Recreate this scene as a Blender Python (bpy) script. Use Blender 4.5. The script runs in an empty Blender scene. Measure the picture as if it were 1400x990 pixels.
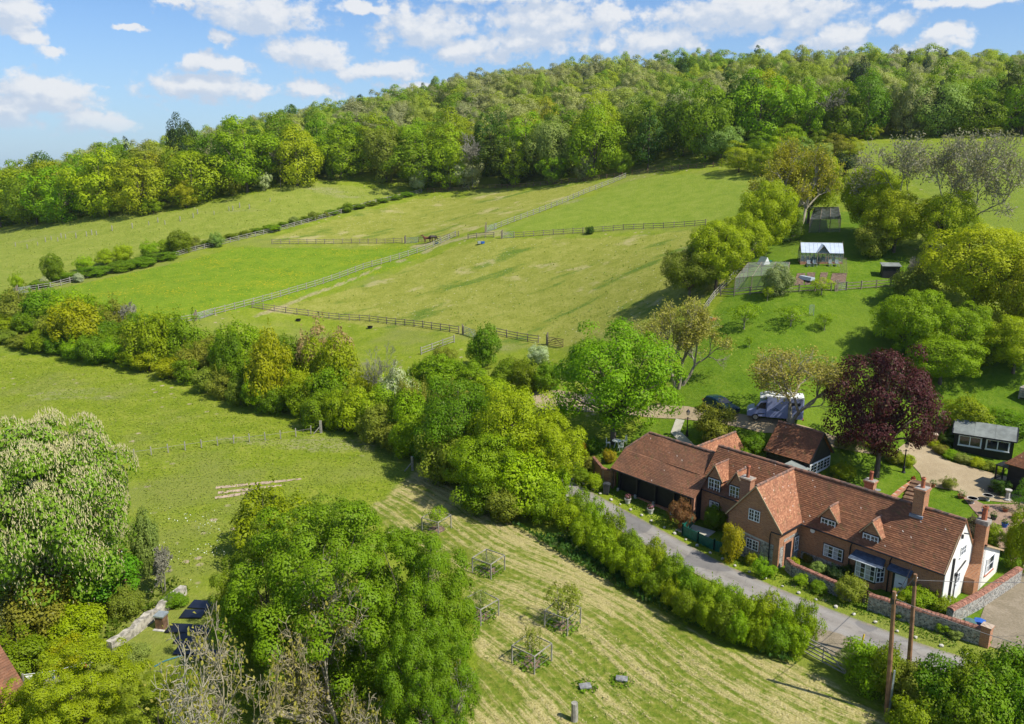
import bpy, bmesh, math, random, numpy as np
from mathutils import Vector, Matrix, geometry as mgeo
R = math.radians
C = bpy.context.scene.collection
rng = np.random.default_rng(7)
random.seed(7)
# ---------------------------------------------------------------- camera, sky, sun
F = 1089.0; CAMZ = 31.0; PITCH = math.atan(273 / F); CP, SP = math.cos(PITCH), math.sin(PITCH)
sc = bpy.context.scene
cam = bpy.data.cameras.new('camera'); camo = bpy.data.objects.new('camera', cam); C.objects.link(camo)
cam.sensor_width = 36; cam.lens = 36 * F / 1400; cam.clip_start = .5; cam.clip_end = 6000
camo.location = (0, 0, CAMZ); camo.rotation_euler = (math.pi / 2 - PITCH, 0, 0)
sc.camera = camo
sc.view_settings.view_transform = 'Standard'; sc.view_settings.look = 'None'
sc.view_settings.exposure = 0.8; sc.view_settings.gamma = 1; sc.view_settings.use_curve_mapping = False
SUN_V = Vector((5.5, -3.1, 7.9)).normalized()
SUN_EL = math.asin(SUN_V.z); SUN_ROT = math.atan2(SUN_V.x, SUN_V.y)
sun = bpy.data.lights.new('sun', 'SUN'); sun.energy = 3.7; sun.angle = R(.5); sun.color = (1, .965, .895)
suno = bpy.data.objects.new('sun', sun); C.objects.link(suno); suno.rotation_euler = SUN_V.to_track_quat('Z', 'Y').to_euler()

class NT:
    """small wrapper for building node trees"""
    def __init__(s, tree): s.t = tree
    def n(s, typ, **k):
        nd = s.t.nodes.new(typ)
        for a, b in k.items(): setattr(nd, a, b)
        return nd
    def put(s, sock, v):
        if isinstance(v, bpy.types.NodeSocket): s.t.links.new(v, sock)
        elif isinstance(v, (tuple, list)) and len(v) == 3 and sock.type == 'RGBA': sock.default_value = (*v, 1)
        else: sock.default_value = v
    def math(s, op, a, b=None, c=None, clamp=False):
        nd = s.n('ShaderNodeMath', operation=op, use_clamp=clamp)
        for i, v in enumerate((a, b, c)):
            if v is not None: s.put(nd.inputs[i], v)
        return nd.outputs[0]
    def vm(s, op, a, b=None):
        nd = s.n('ShaderNodeVectorMath', operation=op); s.put(nd.inputs[0], a)
        if b is not None: s.put(nd.inputs[1], b)
        return nd.outputs['Value'] if op in ('LENGTH', 'DOT_PRODUCT') else nd.outputs[0]
    def mix(s, f, a, b, blend='MIX'):
        nd = s.n('ShaderNodeMix', data_type='RGBA', blend_type=blend)
        s.put(nd.inputs[0], f); s.put(nd.inputs[6], a); s.put(nd.inputs[7], b); return nd.outputs[2]
    def ramp(s, f, *st):
        nd = s.n('ShaderNodeValToRGB'); e = nd.color_ramp.elements
        while len(e) < len(st): e.new(.5)
        for el, (p, c) in zip(e, st):
            el.position = p; el.color = (c, c, c, 1) if isinstance(c, (int, float)) else (*c, 1)
        s.put(nd.inputs[0], f); return nd.outputs[0]
    def ss(s, v, a, b, lo=0., hi=1.):
        nd = s.n('ShaderNodeMapRange', interpolation_type='SMOOTHSTEP')
        for i, x in enumerate((v, a, b, lo, hi)): s.put(nd.inputs[i], x)
        return nd.outputs[0]
    def noise(s, vec, scale, detail=3., rough=.55, dist=0., out=0):
        nd = s.n('ShaderNodeTexNoise'); s.put(nd.inputs['Vector'], vec)
        nd.inputs['Scale'].default_value = scale; nd.inputs['Detail'].default_value = detail
        nd.inputs['Roughness'].default_value = rough; nd.inputs['Distortion'].default_value = dist
        return nd.outputs[out]
    def vor(s, vec, scale, feature='F1', out='Distance', rnd=1.):
        nd = s.n('ShaderNodeTexVoronoi', feature=feature); s.put(nd.inputs['Vector'], vec)
        nd.inputs['Scale'].default_value = scale; nd.inputs['Randomness'].default_value = rnd
        return nd.outputs[out]
    def xyz(s, v):
        nd = s.n('ShaderNodeSeparateXYZ'); s.put(nd.inputs[0], v); return nd.outputs
    def comb(s, x, y, z=0.):
        nd = s.n('ShaderNodeCombineXYZ')
        for i, q in enumerate((x, y, z)): s.put(nd.inputs[i], q)
        return nd.outputs[0]

def ray(px, py):
    a, b = px - 700., py - 495.
    return np.array([a, F * CP - b * SP, -(F * SP + b * CP)])

def make_world():
    w = bpy.data.worlds.new('World'); sc.world = w; w.use_nodes = True
    t = NT(w.node_tree); bg = w.node_tree.nodes['Background']
    sky = t.n('ShaderNodeTexSky', sky_type='NISHITA', sun_disc=False, sun_elevation=SUN_EL, sun_rotation=SUN_ROT, altitude=100, air_density=1., dust_density=.6, ozone_density=2.2)
    g = bpy.data.node_groups.new('cloud_density', 'ShaderNodeTree')
    g.interface.new_socket('P', in_out='INPUT', socket_type='NodeSocketVector')
    g.interface.new_socket('D', in_out='OUTPUT', socket_type='NodeSocketFloat')
    q = NT(g); gi = q.n('NodeGroupInput'); go = q.n('NodeGroupOutput'); P0 = gi.outputs[0]
    wn = q.n('ShaderNodeTexNoise'); q.put(wn.inputs['Vector'], P0); wn.inputs['Scale'].default_value = 26; wn.inputs['Detail'].default_value = 5; wn.inputs['Roughness'].default_value = .6
    wv = q.vm('MULTIPLY', q.vm('SUBTRACT', wn.outputs['Color'], (.5, .5, .5)), (.055, .035, 0))
    Pw = q.vm('ADD', P0, wv)
    blobs = [(355, 18, 88, 26), (290, 88, 52, 14), (420, 72, 58, 24), (303, 52, 18, 9), (283, 118, 84, 22), (420, 124, 40, 15), (585, 38, 75, 32), (640, 66, 55, 18), (520, 96, 68, 13), (575, 116, 55, 9),
             (745, 28, 85, 34), (720, 58, 80, 18), (835, 22, 38, 22), (825, 56, 20, 15), (900, 56, 62, 22), (1030, 16, 140, 30), (1095, 32, 40, 24), (1155, 50, 42, 20), (1230, 30, 32, 16), (1298, 45, 26, 13), (1050, 62, 34, 9), (1275, 62, 44, 10),
             (18, 12, 36, 34), (40, 48, 26, 9), (72, 70, 16, 9), (62, 132, 62, 28), (130, 166, 46, 16), (8, 150, 34, 26), (1330, -2, 70, 9), (690, -8, 130, 12), (235, 3, 26, 10), (180, 40, 30, 5), (500, 10, 40, 8)]
    acc = None
    for x, y, sx, sy in blobs:
        r = ray(x, y); az = math.atan2(r[0], r[1]); el = math.atan2(r[2], math.hypot(r[0], r[1]))
        l = q.vm('LENGTH', q.vm('MULTIPLY', q.vm('SUBTRACT', Pw, (az, el, 0)), (F / sx / 1.16, F / sy / 1.16, 0)))
        acc = l if acc is None else q.math('SMOOTH_MIN', acc, l, .12)
    d = q.math('SUBTRACT', 1., acc)
    ps = q.xyz(P0)
    outm = q.math('MAXIMUM', q.ss(q.math('ABSOLUTE', ps[0]), .62, .70), q.ss(ps[1], .26, .32))
    low = q.noise(q.vm('MULTIPLY', Pw, (1., 2.2, 1.)), 4.5, 2.)
    lowd = q.math('MULTIPLY', q.math('SUBTRACT', low, .54), 5.)
    d = q.math('ADD', q.math('MULTIPLY', d, q.math('SUBTRACT', 1., outm)), q.math('MULTIPLY', lowd, outm))
    fb = q.noise(q.vm('MULTIPLY', P0, (1., 1.4, 1.)), 42., 8., .6)
    d = q.math('ADD', d, q.math('MULTIPLY', q.math('SUBTRACT', fb, .5), 1.7))
    q.put(go.inputs[0], d)
    tc = t.n('ShaderNodeTexCoord'); o = t.xyz(tc.outputs['Generated'])
    az = t.math('ARCTAN2', o[0], o[1]); el = t.math('ARCSINE', o[2])
    p = t.comb(az, el)
    def dens(v):
        nd = t.n('ShaderNodeGroup'); nd.node_tree = g; t.put(nd.inputs[0], v); return nd.outputs[0]
    d0 = dens(p); d1 = dens(t.vm('ADD', p, (.012, .014, 0)))
    mask = t.math('MULTIPLY', t.ss(d0, .04, .52), t.ss(el, .0, .06))
    lit = t.ss(t.math('SUBTRACT', d0, d1), -.28, .62)
    ccol = t.mix(lit, (3.7, 4.25, 5.1), (5.5, 5.6, 5.75))
    hz = t.ss(el, .26, .0)
    skyc = t.mix(t.math('MULTIPLY', hz, .5), t.mix(1., sky.outputs[0], (.50, .70, .95), 'MULTIPLY'), (3.5, 4.6, 5.8))
    col = t.mix(t.math('MULTIPLY', mask, .93), skyc, ccol)
    t.put(bg.inputs[0], col); bg.inputs[1].default_value = .09
make_world()

# ---------------------------------------------------------------- terrain (surveyed points, thin plate spline)
def at_d(px, py, d):
    r = ray(px, py); t = d / r[1]; return np.array([r[0] * t, d, CAMZ + r[2] * t])
def at_z(px, py, z):
    r = ray(px, py); t = (z - CAMZ) / r[2]; return np.array([r[0] * t, r[1] * t, z])
CT_D=[(0,310,256),(170,297,218),(250,283,222),(400,255,235),(20,400,156),(250,345,185),(570,265,235),(300,400,150),(270,438,135),(430,440,140),(640,455,125),(760,470,116),
(700,375,152),(587,331,182),(660,320,176),(960,308,158),(900,380,125),(860,240,212),(1030,240,188),(700,262,222),(960,200,225),(1230,195,205),(1390,185,205),(1395,280,132),(1200,225,180),
(1122,360,115),(1125,310,135),(1300,400,105),(1390,500,88),(1080,440,98),(950,520,90),(130,345,190)]
CT_Z=[(838,598,2.0),(1057,580,4.5),(740,545,3.5),(1300,640,1.8),(1350,622,1.9),(1260,610,2.3),(1200,640,1.5),(900,570,3.3),(1150,600,3.0),(700,620,0.3),(600,640,0)]
CT_W=[(-60,30,.6),(0,30,0),(30,30,-.4),(60,40,-.3),(-60,60,0),(-30,60,0),(0,60,0),(-60,90,.4),(-100,100,.8),(-140,127,2),(30,46,0),(20,56,0),(5,74,0),(40,48,0),(24,62,0),(12,68,0),(33,52,0),(37,56,.1),(26,66,.3),(19,69,.2),(48,60,.8),
(-110,140,3),(-70,120,2),(-30,100,1),(-10,85,.6),(60,-60,-1),(-60,-60,1),(-200,60,0),(200,60,8),(-250,-60,0),(250,-60,2),(0,-60,0),(-200,150,3),
(80,300,47),(110,400,69),(0,380,59),(-40,300,38),(-120,300,26),(-190,290,13),(-260,300,4),(110,550,80),(0,550,64),(-200,400,18),(-300,420,6),(-150,550,30),(230,300,50),(260,430,74),(260,600,80),(200,200,38),(180,130,27),
(-500,600,-5),(-500,250,0),(-800,1000,-8),(0,1000,50),(400,1000,60),(700,500,60),(500,200,34),(500,0,6),(-500,-60,0),(0,1800,10),(900,1800,20),(-1200,1800,-10),(-1500,800,-10),(1200,900,40),(1000,0,5),(-1000,0,-4),(-300,900,0)]
def _tps():
    P=[tuple(at_d(*c)) for c in CT_D]+[tuple(at_z(*c)) for c in CT_Z]+list(CT_W)
    P=np.array(P); X=P[:,:2]/100; n=len(X)
    r2=((X[:,None]-X[None])**2).sum(-1); K=.5*r2*np.log(r2+1e-12)+np.eye(n)*.002
    A=np.zeros((n+3,n+3)); A[:n,:n]=K; A[:n,n]=1; A[:n,n+1:]=X; A[n:,:n]=A[:n,n:].T
    w=np.linalg.solve(A,np.r_[P[:,2],0,0,0]); return X,w
_X,_W=_tps()
def HN(xy):
    xy=np.asarray(xy,float)/100; out=np.empty(len(xy)); n=len(_X)
    for i in range(0,len(xy),20000):
        q=xy[i:i+20000]; r2=((q[:,None]-_X[None])**2).sum(-1)
        out[i:i+20000]=(.5*r2*np.log(r2+1e-12))@_W[:n]+_W[n]+q@_W[n+1:]
    return out
def H(x,y): return float(HN([[x,y]])[0])
def G(px,py):
    r=ray(px,py); r=r/r[1]
    d=np.arange(25,900,.5); pts=np.c_[r[0]*d,d]; z=CAMZ+r[2]*d; h=HN(pts)
    k=np.nonzero(z<=h)[0]
    if len(k)==0: return None
    k=k[0]; lo=d[max(k-1,0)]; hi=d[k]
    for _ in range(12):
        m=(lo+hi)/2
        if CAMZ+r[2]*m<=H(r[0]*m,m): hi=m
        else: lo=m
    return np.array([r[0]*hi,hi,H(r[0]*hi,hi)])

# ---------------------------------------------------------------- helpers
def mat(name, fn, **k):
    m = bpy.data.materials.new(name); m.use_nodes = True
    t = NT(m.node_tree); b = m.node_tree.nodes['Principled BSDF']; fn(t, b); return m
def objco(t): return t.n('ShaderNodeTexCoord').outputs['Object']
def geopos(t): return t.n('ShaderNodeNewGeometry').outputs['Position']
def bump(t, b, h, strength=.5, dist=.02):
    nd = t.n('ShaderNodeBump'); nd.inputs['Strength'].default_value = strength; nd.inputs['Distance'].default_value = dist
    t.put(nd.inputs['Height'], h); t.put(b.inputs['Normal'], nd.outputs[0])
def simple(name, col, rough=.7, metal=0., ns=3., amt=.25, bs=0., bd=.01, spec=.4, col2=None):
    def fn(t, b):
        n = t.noise(objco(t), ns, 4.)
        c2 = col2 or tuple(x * (1 - amt) for x in col)
        t.put(b.inputs['Base Color'], t.mix(t.ss(n, .35, .65), c2, tuple(min(1, x * (1 + amt * .4)) for x in col)))
        b.inputs['Roughness'].default_value = rough; b.inputs['Metallic'].default_value = metal
        b.inputs['Specular IOR Level'].default_value = spec
        if bs: bump(t, b, t.noise(objco(t), ns * 4, 4.), bs, bd)
    return mat(name, fn)

def leaf_mat(name, tl=.34, var=.42, yel=.15):
    m = bpy.data.materials.new(name); m.use_nodes = True; t = NT(m.node_tree)
    b = m.node_tree.nodes['Principled BSDF']; out = m.node_tree.nodes['Material Output']
    oi = t.n('ShaderNodeObjectInfo'); ge = t.n('ShaderNodeNewGeometry')
    rnd = ge.outputs['Random Per Island']
    col = oi.outputs['Color']
    n = t.noise(t.vm('ADD', objco(t), t.comb(oi.outputs['Random'], 0., oi.outputs['Random'])), 3.2, 2.)
    c = t.mix(t.math('MULTIPLY', rnd, var), t.vm('MULTIPLY', col, (1.22, 1.2, 1.1)), t.mix(.35, col, (.02, .03, .004)))
    c = t.mix(t.math('MULTIPLY', t.ss(n, .42, .68), yel), c, t.mix(.6, col, (.26, .22, .015)))
    c = t.mix(t.math('MULTIPLY', t.math('GREATER_THAN', rnd, .93), .3), c, (.30, .30, .10))
    t.put(b.inputs['Base Color'], c); b.inputs['Roughness'].default_value = .55; b.inputs['Specular IOR Level'].default_value = .14
    tr = t.n('ShaderNodeBsdfTranslucent'); t.put(tr.inputs[0], t.vm('MULTIPLY', c, (1.18, 1.3, .5)))
    mx = t.n('ShaderNodeMixShader'); mx.inputs[0].default_value = tl
    t.put(mx.inputs[1], b.outputs[0]); t.put(mx.inputs[2], tr.outputs[0]); t.put(out.inputs[0], mx.outputs[0])
    return m
def wood_mat(name):
    m = bpy.data.materials.new(name); m.use_nodes = True; t = NT(m.node_tree)
    b = m.node_tree.nodes['Principled BSDF']; out = m.node_tree.nodes['Material Output']
    at = t.n('ShaderNodeAttribute', attribute_name='tint', attribute_type='INSTANCER'); rnd = t.n('ShaderNodeNewGeometry').outputs['Random Per Island']
    c = t.mix(t.math('MULTIPLY', rnd, .3), at.outputs['Color'], t.mix(.4, at.outputs['Color'], (.02, .03, .004)))
    t.put(b.inputs['Base Color'], c); b.inputs['Roughness'].default_value = .6; b.inputs['Specular IOR Level'].default_value = .2
    tr = t.n('ShaderNodeBsdfTranslucent'); t.put(tr.inputs[0], t.vm('MULTIPLY', c, (1.1, 1.15, .6)))
    mx = t.n('ShaderNodeMixShader'); mx.inputs[0].default_value = .35
    t.put(mx.inputs[1], b.outputs[0]); t.put(mx.inputs[2], tr.outputs[0]); t.put(out.inputs[0], mx.outputs[0])
    return m
def flatxz(t):
    x = t.xyz(objco(t)); return t.comb(t.math('ADD', x[0], x[1]), x[2], 0.)
def brick_mat(name, c1, c2, mort, bw=.23, bh=.075, stain=.4):
    def fn(t, b):
        v = flatxz(t); nd = t.n('ShaderNodeTexBrick'); t.put(nd.inputs['Vector'], v)
        nd.inputs['Scale'].default_value = 1; nd.inputs['Brick Width'].default_value = bw; nd.inputs['Row Height'].default_value = bh
        nd.inputs['Mortar Size'].default_value = .009; nd.inputs['Bias'].default_value = -.1
        for i, c in zip(('Color1', 'Color2', 'Mortar'), (c1, c2, mort)): t.put(nd.inputs[i], c)
        n = t.noise(v, .9, 5., .65); n2 = t.noise(t.vm('MULTIPLY', v, (1., 3., 1.)), 4.5, 2.)
        c = t.mix(t.math('MULTIPLY', t.ss(n, .45, .75), stain), nd.outputs[0], (.10, .065, .045))
        c = t.mix(t.math('MULTIPLY', t.ss(n2, .55, .7), .55), c, (.12, .055, .035))
        c = t.mix(t.math('MULTIPLY', t.ss(n2, .42, .3), .4), c, (.42, .2, .10))
        t.put(b.inputs['Base Color'], c); b.inputs['Roughness'].default_value = .85; b.inputs['Specular IOR Level'].default_value = .2
        bump(t, b, nd.outputs['Fac'], -.5, .01)
    return mat(name, fn)
def tile_mat(name, base, dark, light):
    def fn(t, b):
        v = flatxz(t); x = t.xyz(v)
        row = t.math('FLOOR', t.math('MULTIPLY', x[1], 13.)); off = t.math('MULTIPLY', t.math('MODULO', row, 2.), .5)
        cell = t.comb(t.math('FLOOR', t.math('ADD', t.math('MULTIPLY', x[0], 6.5), off)), row, 0.)
        wn = t.n('ShaderNodeTexWhiteNoise', noise_dimensions='2D'); t.put(wn.inputs['Vector'], cell); r = wn.outputs['Value']
        n = t.noise(v, .55, 5., .6); n2 = t.noise(t.vm('MULTIPLY', v, (1.2, .5, 1.)), 1.6, 4.)
        c = t.ramp(r, (0., tuple(a * .6 + c * .4 for a, c in zip(dark, base))), (.3, tuple(a * .3 + c * .7 for a, c in zip(dark, base))), (.65, base), (.9, tuple(a * .55 + c * .45 for a, c in zip(light, base))), (1., light))
        c = t.mix(t.math('MULTIPLY', t.ss(n, .40, .66), .75), c, t.mix(.75, c, dark))
        c = t.mix(t.math('MULTIPLY', t.ss(n2, .55, .75), .35), c, light)
        sp = t.vor(v, 1.7); c = t.mix(t.math('MULTIPLY', t.math('LESS_THAN', sp, .085), .85), c, (.62, .52, .42))
        mo = t.noise(v, 2.6, 3.); c = t.mix(t.math('MULTIPLY', t.ss(mo, .56, .70), .5), c, (.11, .10, .035))
        t.put(b.inputs['Base Color'], c); b.inputs['Roughness'].default_value = .88; b.inputs['Specular IOR Level'].default_value = .2
        bump(t, b, r, .35, .02)
    return mat(name, fn)
def flint_mat(name):
    def fn(t, b):
        v = objco(t); d = t.vor(v, 9., out='Color'); e = t.vor(v, 9., 'DISTANCE_TO_EDGE'); n = t.noise(v, 1.3, 3.)
        g = t.xyz(d)[0]
        c = t.ramp(g, (0., (.08, .08, .08)), (.3, (.18, .175, .16)), (.55, (.32, .305, .265)), (.85, (.46, .44, .38)), (1., (.26, .17, .12)))
        c = t.mix(t.ss(e, .07, .015), c, (.36, .32, .26)); c = t.mix(t.math('MULTIPLY', t.ss(n, .5, .7), .35), c, (.16, .14, .09))
        t.put(b.inputs['Base Color'], c); b.inputs['Roughness'].default_value = .8
        bump(t, b, e, .8, .04)
    return mat(name, fn)
def board_mat(name, col, vertical=False, w=.18):
    def fn(t, b):
        x = t.xyz(objco(t)); s = t.math('ADD', x[0], x[1]) if vertical else x[2]
        k = t.math('FRACT', t.math('MULTIPLY', s, 1 / w)); n = t.noise(objco(t), 2., 3.)
        t.put(b.inputs['Base Color'], t.mix(t.ss(n, .4, .7), tuple(q * .7 for q in col), tuple(q * 1.5 for q in col)))
        b.inputs['Roughness'].default_value = .65
        bump(t, b, k, 1., .03)
    return mat(name, fn)

M = {}
M['leaf'] = leaf_mat('leaf'); M['leaf_copper'] = leaf_mat('copper_leaf', .2, .6, 0.); M['woods'] = wood_mat('woods')
M['bark'] = simple('bark', (.14, .11, .08), .9, ns=6, amt=.4); M['bark_pale'] = simple('pale_bark', (.34, .30, .22), .9, ns=5, amt=.4, col2=(.22, .19, .12))
M['lichen'] = simple('lichen_twigs', (.31, .275, .20), .9, ns=1.8, amt=.3, col2=(.27, .22, .10)); M['grey_twigs'] = simple('grey_twigs', (.25, .235, .165), .9, ns=2, amt=.3)
M['blossom'] = simple('cream_blossom', (.52, .46, .22), .7, ns=8, amt=.15); M['white_blossom'] = simple('white_blossom', (.78, .80, .66), .7, amt=.2)
M['pink'] = simple('pink_petals', (.55, .10, .22), .6, amt=.4); M['yellow_petal'] = simple('yellow_petals', (.75, .48, .02), .6, amt=.3)
M['brick'] = brick_mat('old_brick', (.46, .185, .075), (.32, .125, .058), (.40, .30, .20), stain=.3)
M['brick_bright'] = brick_mat('bright_brick', (.46, .18, .08), (.36, .12, .06), (.46, .36, .26), stain=.2)
M['coping'] = simple('coping_brick', (.30, .135, .085), .85, ns=5, amt=.45); M['flint'] = flint_mat('flint')
M['tile'] = tile_mat('clay_tile', (.25, .104, .048), (.125, .06, .036), (.33, .15, .075))
M['tile_warm'] = tile_mat('warm_clay_tile', (.33, .14, .072), (.16, .07, .042), (.47, .24, .13))
M['tile_dull'] = tile_mat('dull_clay_tile', (.25, .108, .054), (.12, .066, .042), (.28, .14, .08))
M['ridge'] = simple('ridge_tile', (.24, .12, .075), .85, ns=2.2, amt=.5, col2=(.10, .075, .06))
M['lime'] = simple('limewash', (.80, .775, .70), .8, ns=.8, amt=.07, spec=.2)
M['white'] = simple('white_paint', (.80, .80, .78), .5, amt=.06); M['glass'] = simple('window_glass', (.03, .035, .04), .06, amt=.4, ns=1.2, spec=.8)
M['curtain'] = simple('curtain', (.5, .48, .44), .9, ns=5, amt=.3)
M['blackboard'] = board_mat('black_weatherboard', (.013, .013, .015)); M['blackvert'] = board_mat('black_vertical_boards', (.012, .012, .012), True)
M['iron'] = simple('black_iron', (.015, .015, .017), .45, amt=.2); M['lead'] = simple('lead_flashing', (.20, .23, .28), .5, amt=.25); M['slate'] = simple('slate', (.075, .10, .14), .5, amt=.3)
M['felt'] = simple('grey_felt', (.20, .215, .19), .9, ns=1.2, amt=.25); M['terracotta'] = simple('terracotta', (.42, .13, .06), .8, amt=.35, ns=5)
M['oak'] = simple('weathered_wood', (.27, .22, .15), .85, ns=4, amt=.4, bs=.2); M['greyoak'] = simple('grey_weathered_wood', (.31, .285, .23), .85, ns=4, amt=.3)
M['brownwood'] = simple('brown_wood', (.17, .095, .05), .8, ns=3, amt=.4); M['verge'] = simple('verge_board', (.50, .36, .20), .7, amt=.2)
M['green'] = simple('green_paint', (.008, .13, .09), .5, amt=.25); M['galv'] = simple('galvanised', (.42, .46, .45), .45, metal=.5, amt=.2)
M['bluegreen'] = simple('blue_green_paint', (.04, .14, .15), .5, amt=.3)
M['soil'] = simple('bare_soil', (.17, .11, .07), .95, ns=3, amt=.45, bs=.6, bd=.05); M['drysoil'] = simple('dry_soil', (.42, .31, .21), .95, ns=2, amt=.3, bs=.5, bd=.04)
M['straw'] = simple('cut_straw', (.44, .37, .165), .9, ns=2, amt=.25); M['mortar'] = simple('mortar', (.33, .29, .24), .9, ns=4, amt=.3); M['stone'] = simple('pale_stone', (.50, .47, .41), .85, ns=3, amt=.3, bs=.4, bd=.02); M['chalk'] = simple('chalky_rubble', (.40, .36, .29), .9, ns=3, amt=.5, bs=.6, bd=.04)
M['tar'] = None
M['plastic_grey'] = simple('dark_grey_plastic', (.045, .048, .052), .4, amt=.1); M['plastic_blue'] = simple('blue_plastic', (.02, .10, .38), .4, amt=.15); M['plastic_green'] = simple('grey_green_plastic', (.07, .14, .12), .45, amt=.15)
M['panel'] = simple('dark_panel', (.010, .012, .022), .3, amt=.2); M['rubber'] = simple('black_rubber', (.02, .02, .02), .8, amt=.2)
M['carpaint'] = simple('teal_car_paint', (.012, .05, .075), .18, metal=.3, amt=.15, spec=.6); M['lorry'] = simple('pale_blue_paint', (.29, .33, .50), .3, amt=.06); M['lorry_rear'] = simple('lilac_blue_paint', (.42, .46, .70), .35, amt=.05)
M['red'] = simple('red_paint', (.45, .03, .03), .4, amt=.2); M['chrome'] = simple('wheel_metal', (.6, .6, .6), .3, metal=.8, amt=.1)
M['bay'] = simple('bay_horse_coat', (.14, .045, .018), .5, ns=1.5, amt=.3); M['darkbay'] = simple('dark_horse_coat', (.035, .02, .014), .5, ns=1.5, amt=.3)
M['herb'] = None
def net_fn(t, b):
    t.put(b.inputs['Base Color'], (.34, .35, .32)); b.inputs['Roughness'].default_value = .8; b.inputs['Alpha'].default_value = .26
M['net'] = mat('fine_netting', net_fn)
def dnet_fn(t, b):
    t.put(b.inputs['Base Color'], (.035, .04, .04)); b.inputs['Roughness'].default_value = .8; b.inputs['Alpha'].default_value = .9
M['darknet'] = mat('dark_netting', dnet_fn)
def ghglass_fn(t, b):
    t.put(b.inputs['Base Color'], (.35, .40, .42)); b.inputs['Roughness'].default_value = .05; b.inputs['Alpha'].default_value = .32; b.inputs['Specular IOR Level'].default_value = .9
M['ghglass'] = mat('greenhouse_glass', ghglass_fn)
M['ghroof'] = simple('whitened_roof_glass', (.50, .55, .62), .25, amt=.1, ns=1.5, spec=.7)

class MB:
    """collects simple solids and builds them as one mesh object"""
    def __init__(s): s.v = []; s.f = []; s.m = []
    def face(s, pts, mi=0):
        i = len(s.v); s.v += [tuple(p) for p in pts]; s.f.append(tuple(range(i, i + len(pts)))); s.m.append(mi); return s
    def box(s, c, d, rz=0., mi=0, rot=None):
        cx, cy, cz = c; x, y, z = (q / 2 for q in d); m = rot or Matrix.Rotation(rz, 3, 'Z'); i = len(s.v)
        for a in (-1, 1):
            for b_ in (-1, 1):
                for e in (-1, 1):
                    p = m @ Vector((a * x, b_ * y, e * z)); s.v.append((p.x + cx, p.y + cy, p.z + cz))
        for q in ((0, 1, 3, 2), (4, 6, 7, 5), (0, 4, 5, 1), (2, 3, 7, 6), (0, 2, 6, 4), (1, 5, 7, 3)):
            s.f.append(tuple(i + k for k in q)); s.m.append(mi)
        return s
    def bb(s, x0, x1, y0, y1, z0, z1, mi=0): return s.box(((x0 + x1) / 2, (y0 + y1) / 2, (z0 + z1) / 2), (x1 - x0, y1 - y0, z1 - z0), mi=mi)
    def bar(s, a, b, w, h=None, mi=0, up=(0, 0, 1)):
        a, b = Vector(a), Vector(b); d = b - a; L = d.length
        if L < 1e-5: return s
        z = d / L; x = z.cross(Vector(up))
        if x.length < 1e-3: x = Vector((1, 0, 0))
        x.normalize(); y = x.cross(z); m = Matrix((x, y, z)).transposed(); c = (a + b) / 2
        return s.box(c, (w, h or w, L), mi=mi, rot=m)
    def tube(s, pts, r, n=6, mi=0, cap=True):
        pts = [Vector(p) for p in pts]; rs = r if isinstance(r, (list, tuple)) else [r] * len(pts); rings = []
        for k, p in enumerate(pts):
            d = (pts[min(k + 1, len(pts) - 1)] - pts[max(k - 1, 0)]).normalized(); x = d.cross(Vector((.31, .2, .93)))
            if x.length < .05: x = d.cross(Vector((1, 0, 0)))
            x.normalize(); y = d.cross(x); i = len(s.v)
            for j in range(n):
                a = 2 * math.pi * j / n; q = p + (x * math.cos(a) + y * math.sin(a)) * rs[k]; s.v.append(tuple(q))
            rings.append(i)
        for a, b in zip(rings, rings[1:]):
            for j in range(n): s.f.append((a + j, a + (j + 1) % n, b + (j + 1) % n, b + j)); s.m.append(mi)
        if cap:
            s.f.append(tuple(rings[0] + j for j in reversed(range(n)))); s.m.append(mi)
            s.f.append(tuple(rings[-1] + j for j in range(n))); s.m.append(mi)
        return s
    def lathe(s, c, prof, n=12, mi=0):
        return s.tube([(c[0], c[1], c[2] + z) for r_, z in prof], [max(r_, .001) for r_, z in prof], n, mi)
    def prism(s, poly, y0, y1, axis='y', mi=0):
        """outline in (x,z) pushed along y, or in (y,z) pushed along x"""
        f = (lambda p, q: (p[0], q, p[1])) if axis == 'y' else (lambda p, q: (q, p[0], p[1]))
        if axis == 'z': f = lambda p, q: (p[0], p[1], q)
        n = len(poly); i = len(s.v); s.v += [f(p, y0) for p in poly] + [f(p, y1) for p in poly]
        s.f += [tuple(i + k for k in range(n)), tuple(i + n + k for k in reversed(range(n)))]; s.m += [mi, mi]
        for k in range(n): s.f.append((i + k, i + n + k, i + n + (k + 1) % n, i + (k + 1) % n)); s.m.append(mi)
        return s
    def mesh(s, name, mats):
        me = bpy.data.meshes.new(name); me.from_pydata(s.v, [], s.f)
        for m in (mats if isinstance(mats, (list, tuple)) else [mats]): me.materials.append(m)
        if any(s.m): me.polygons.foreach_set('material_index', s.m)
        bm = bmesh.new(); bm.from_mesh(me); bmesh.ops.recalc_face_normals(bm, faces=bm.faces); bm.to_mesh(me); bm.free()
        return me
    def build(s, name, mats, parent=None, smooth=False, bevel=0.):
        me = s.mesh(name, mats); o = bpy.data.objects.new(name, me); C.objects.link(o); o.parent = parent
        if smooth: me.polygons.foreach_set('use_smooth', [True] * len(me.polygons))
        if bevel:
            b = o.modifiers.new('bevel', 'BEVEL'); b.width = bevel; b.segments = 1; b.limit_method = 'ANGLE'
        return o
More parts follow.
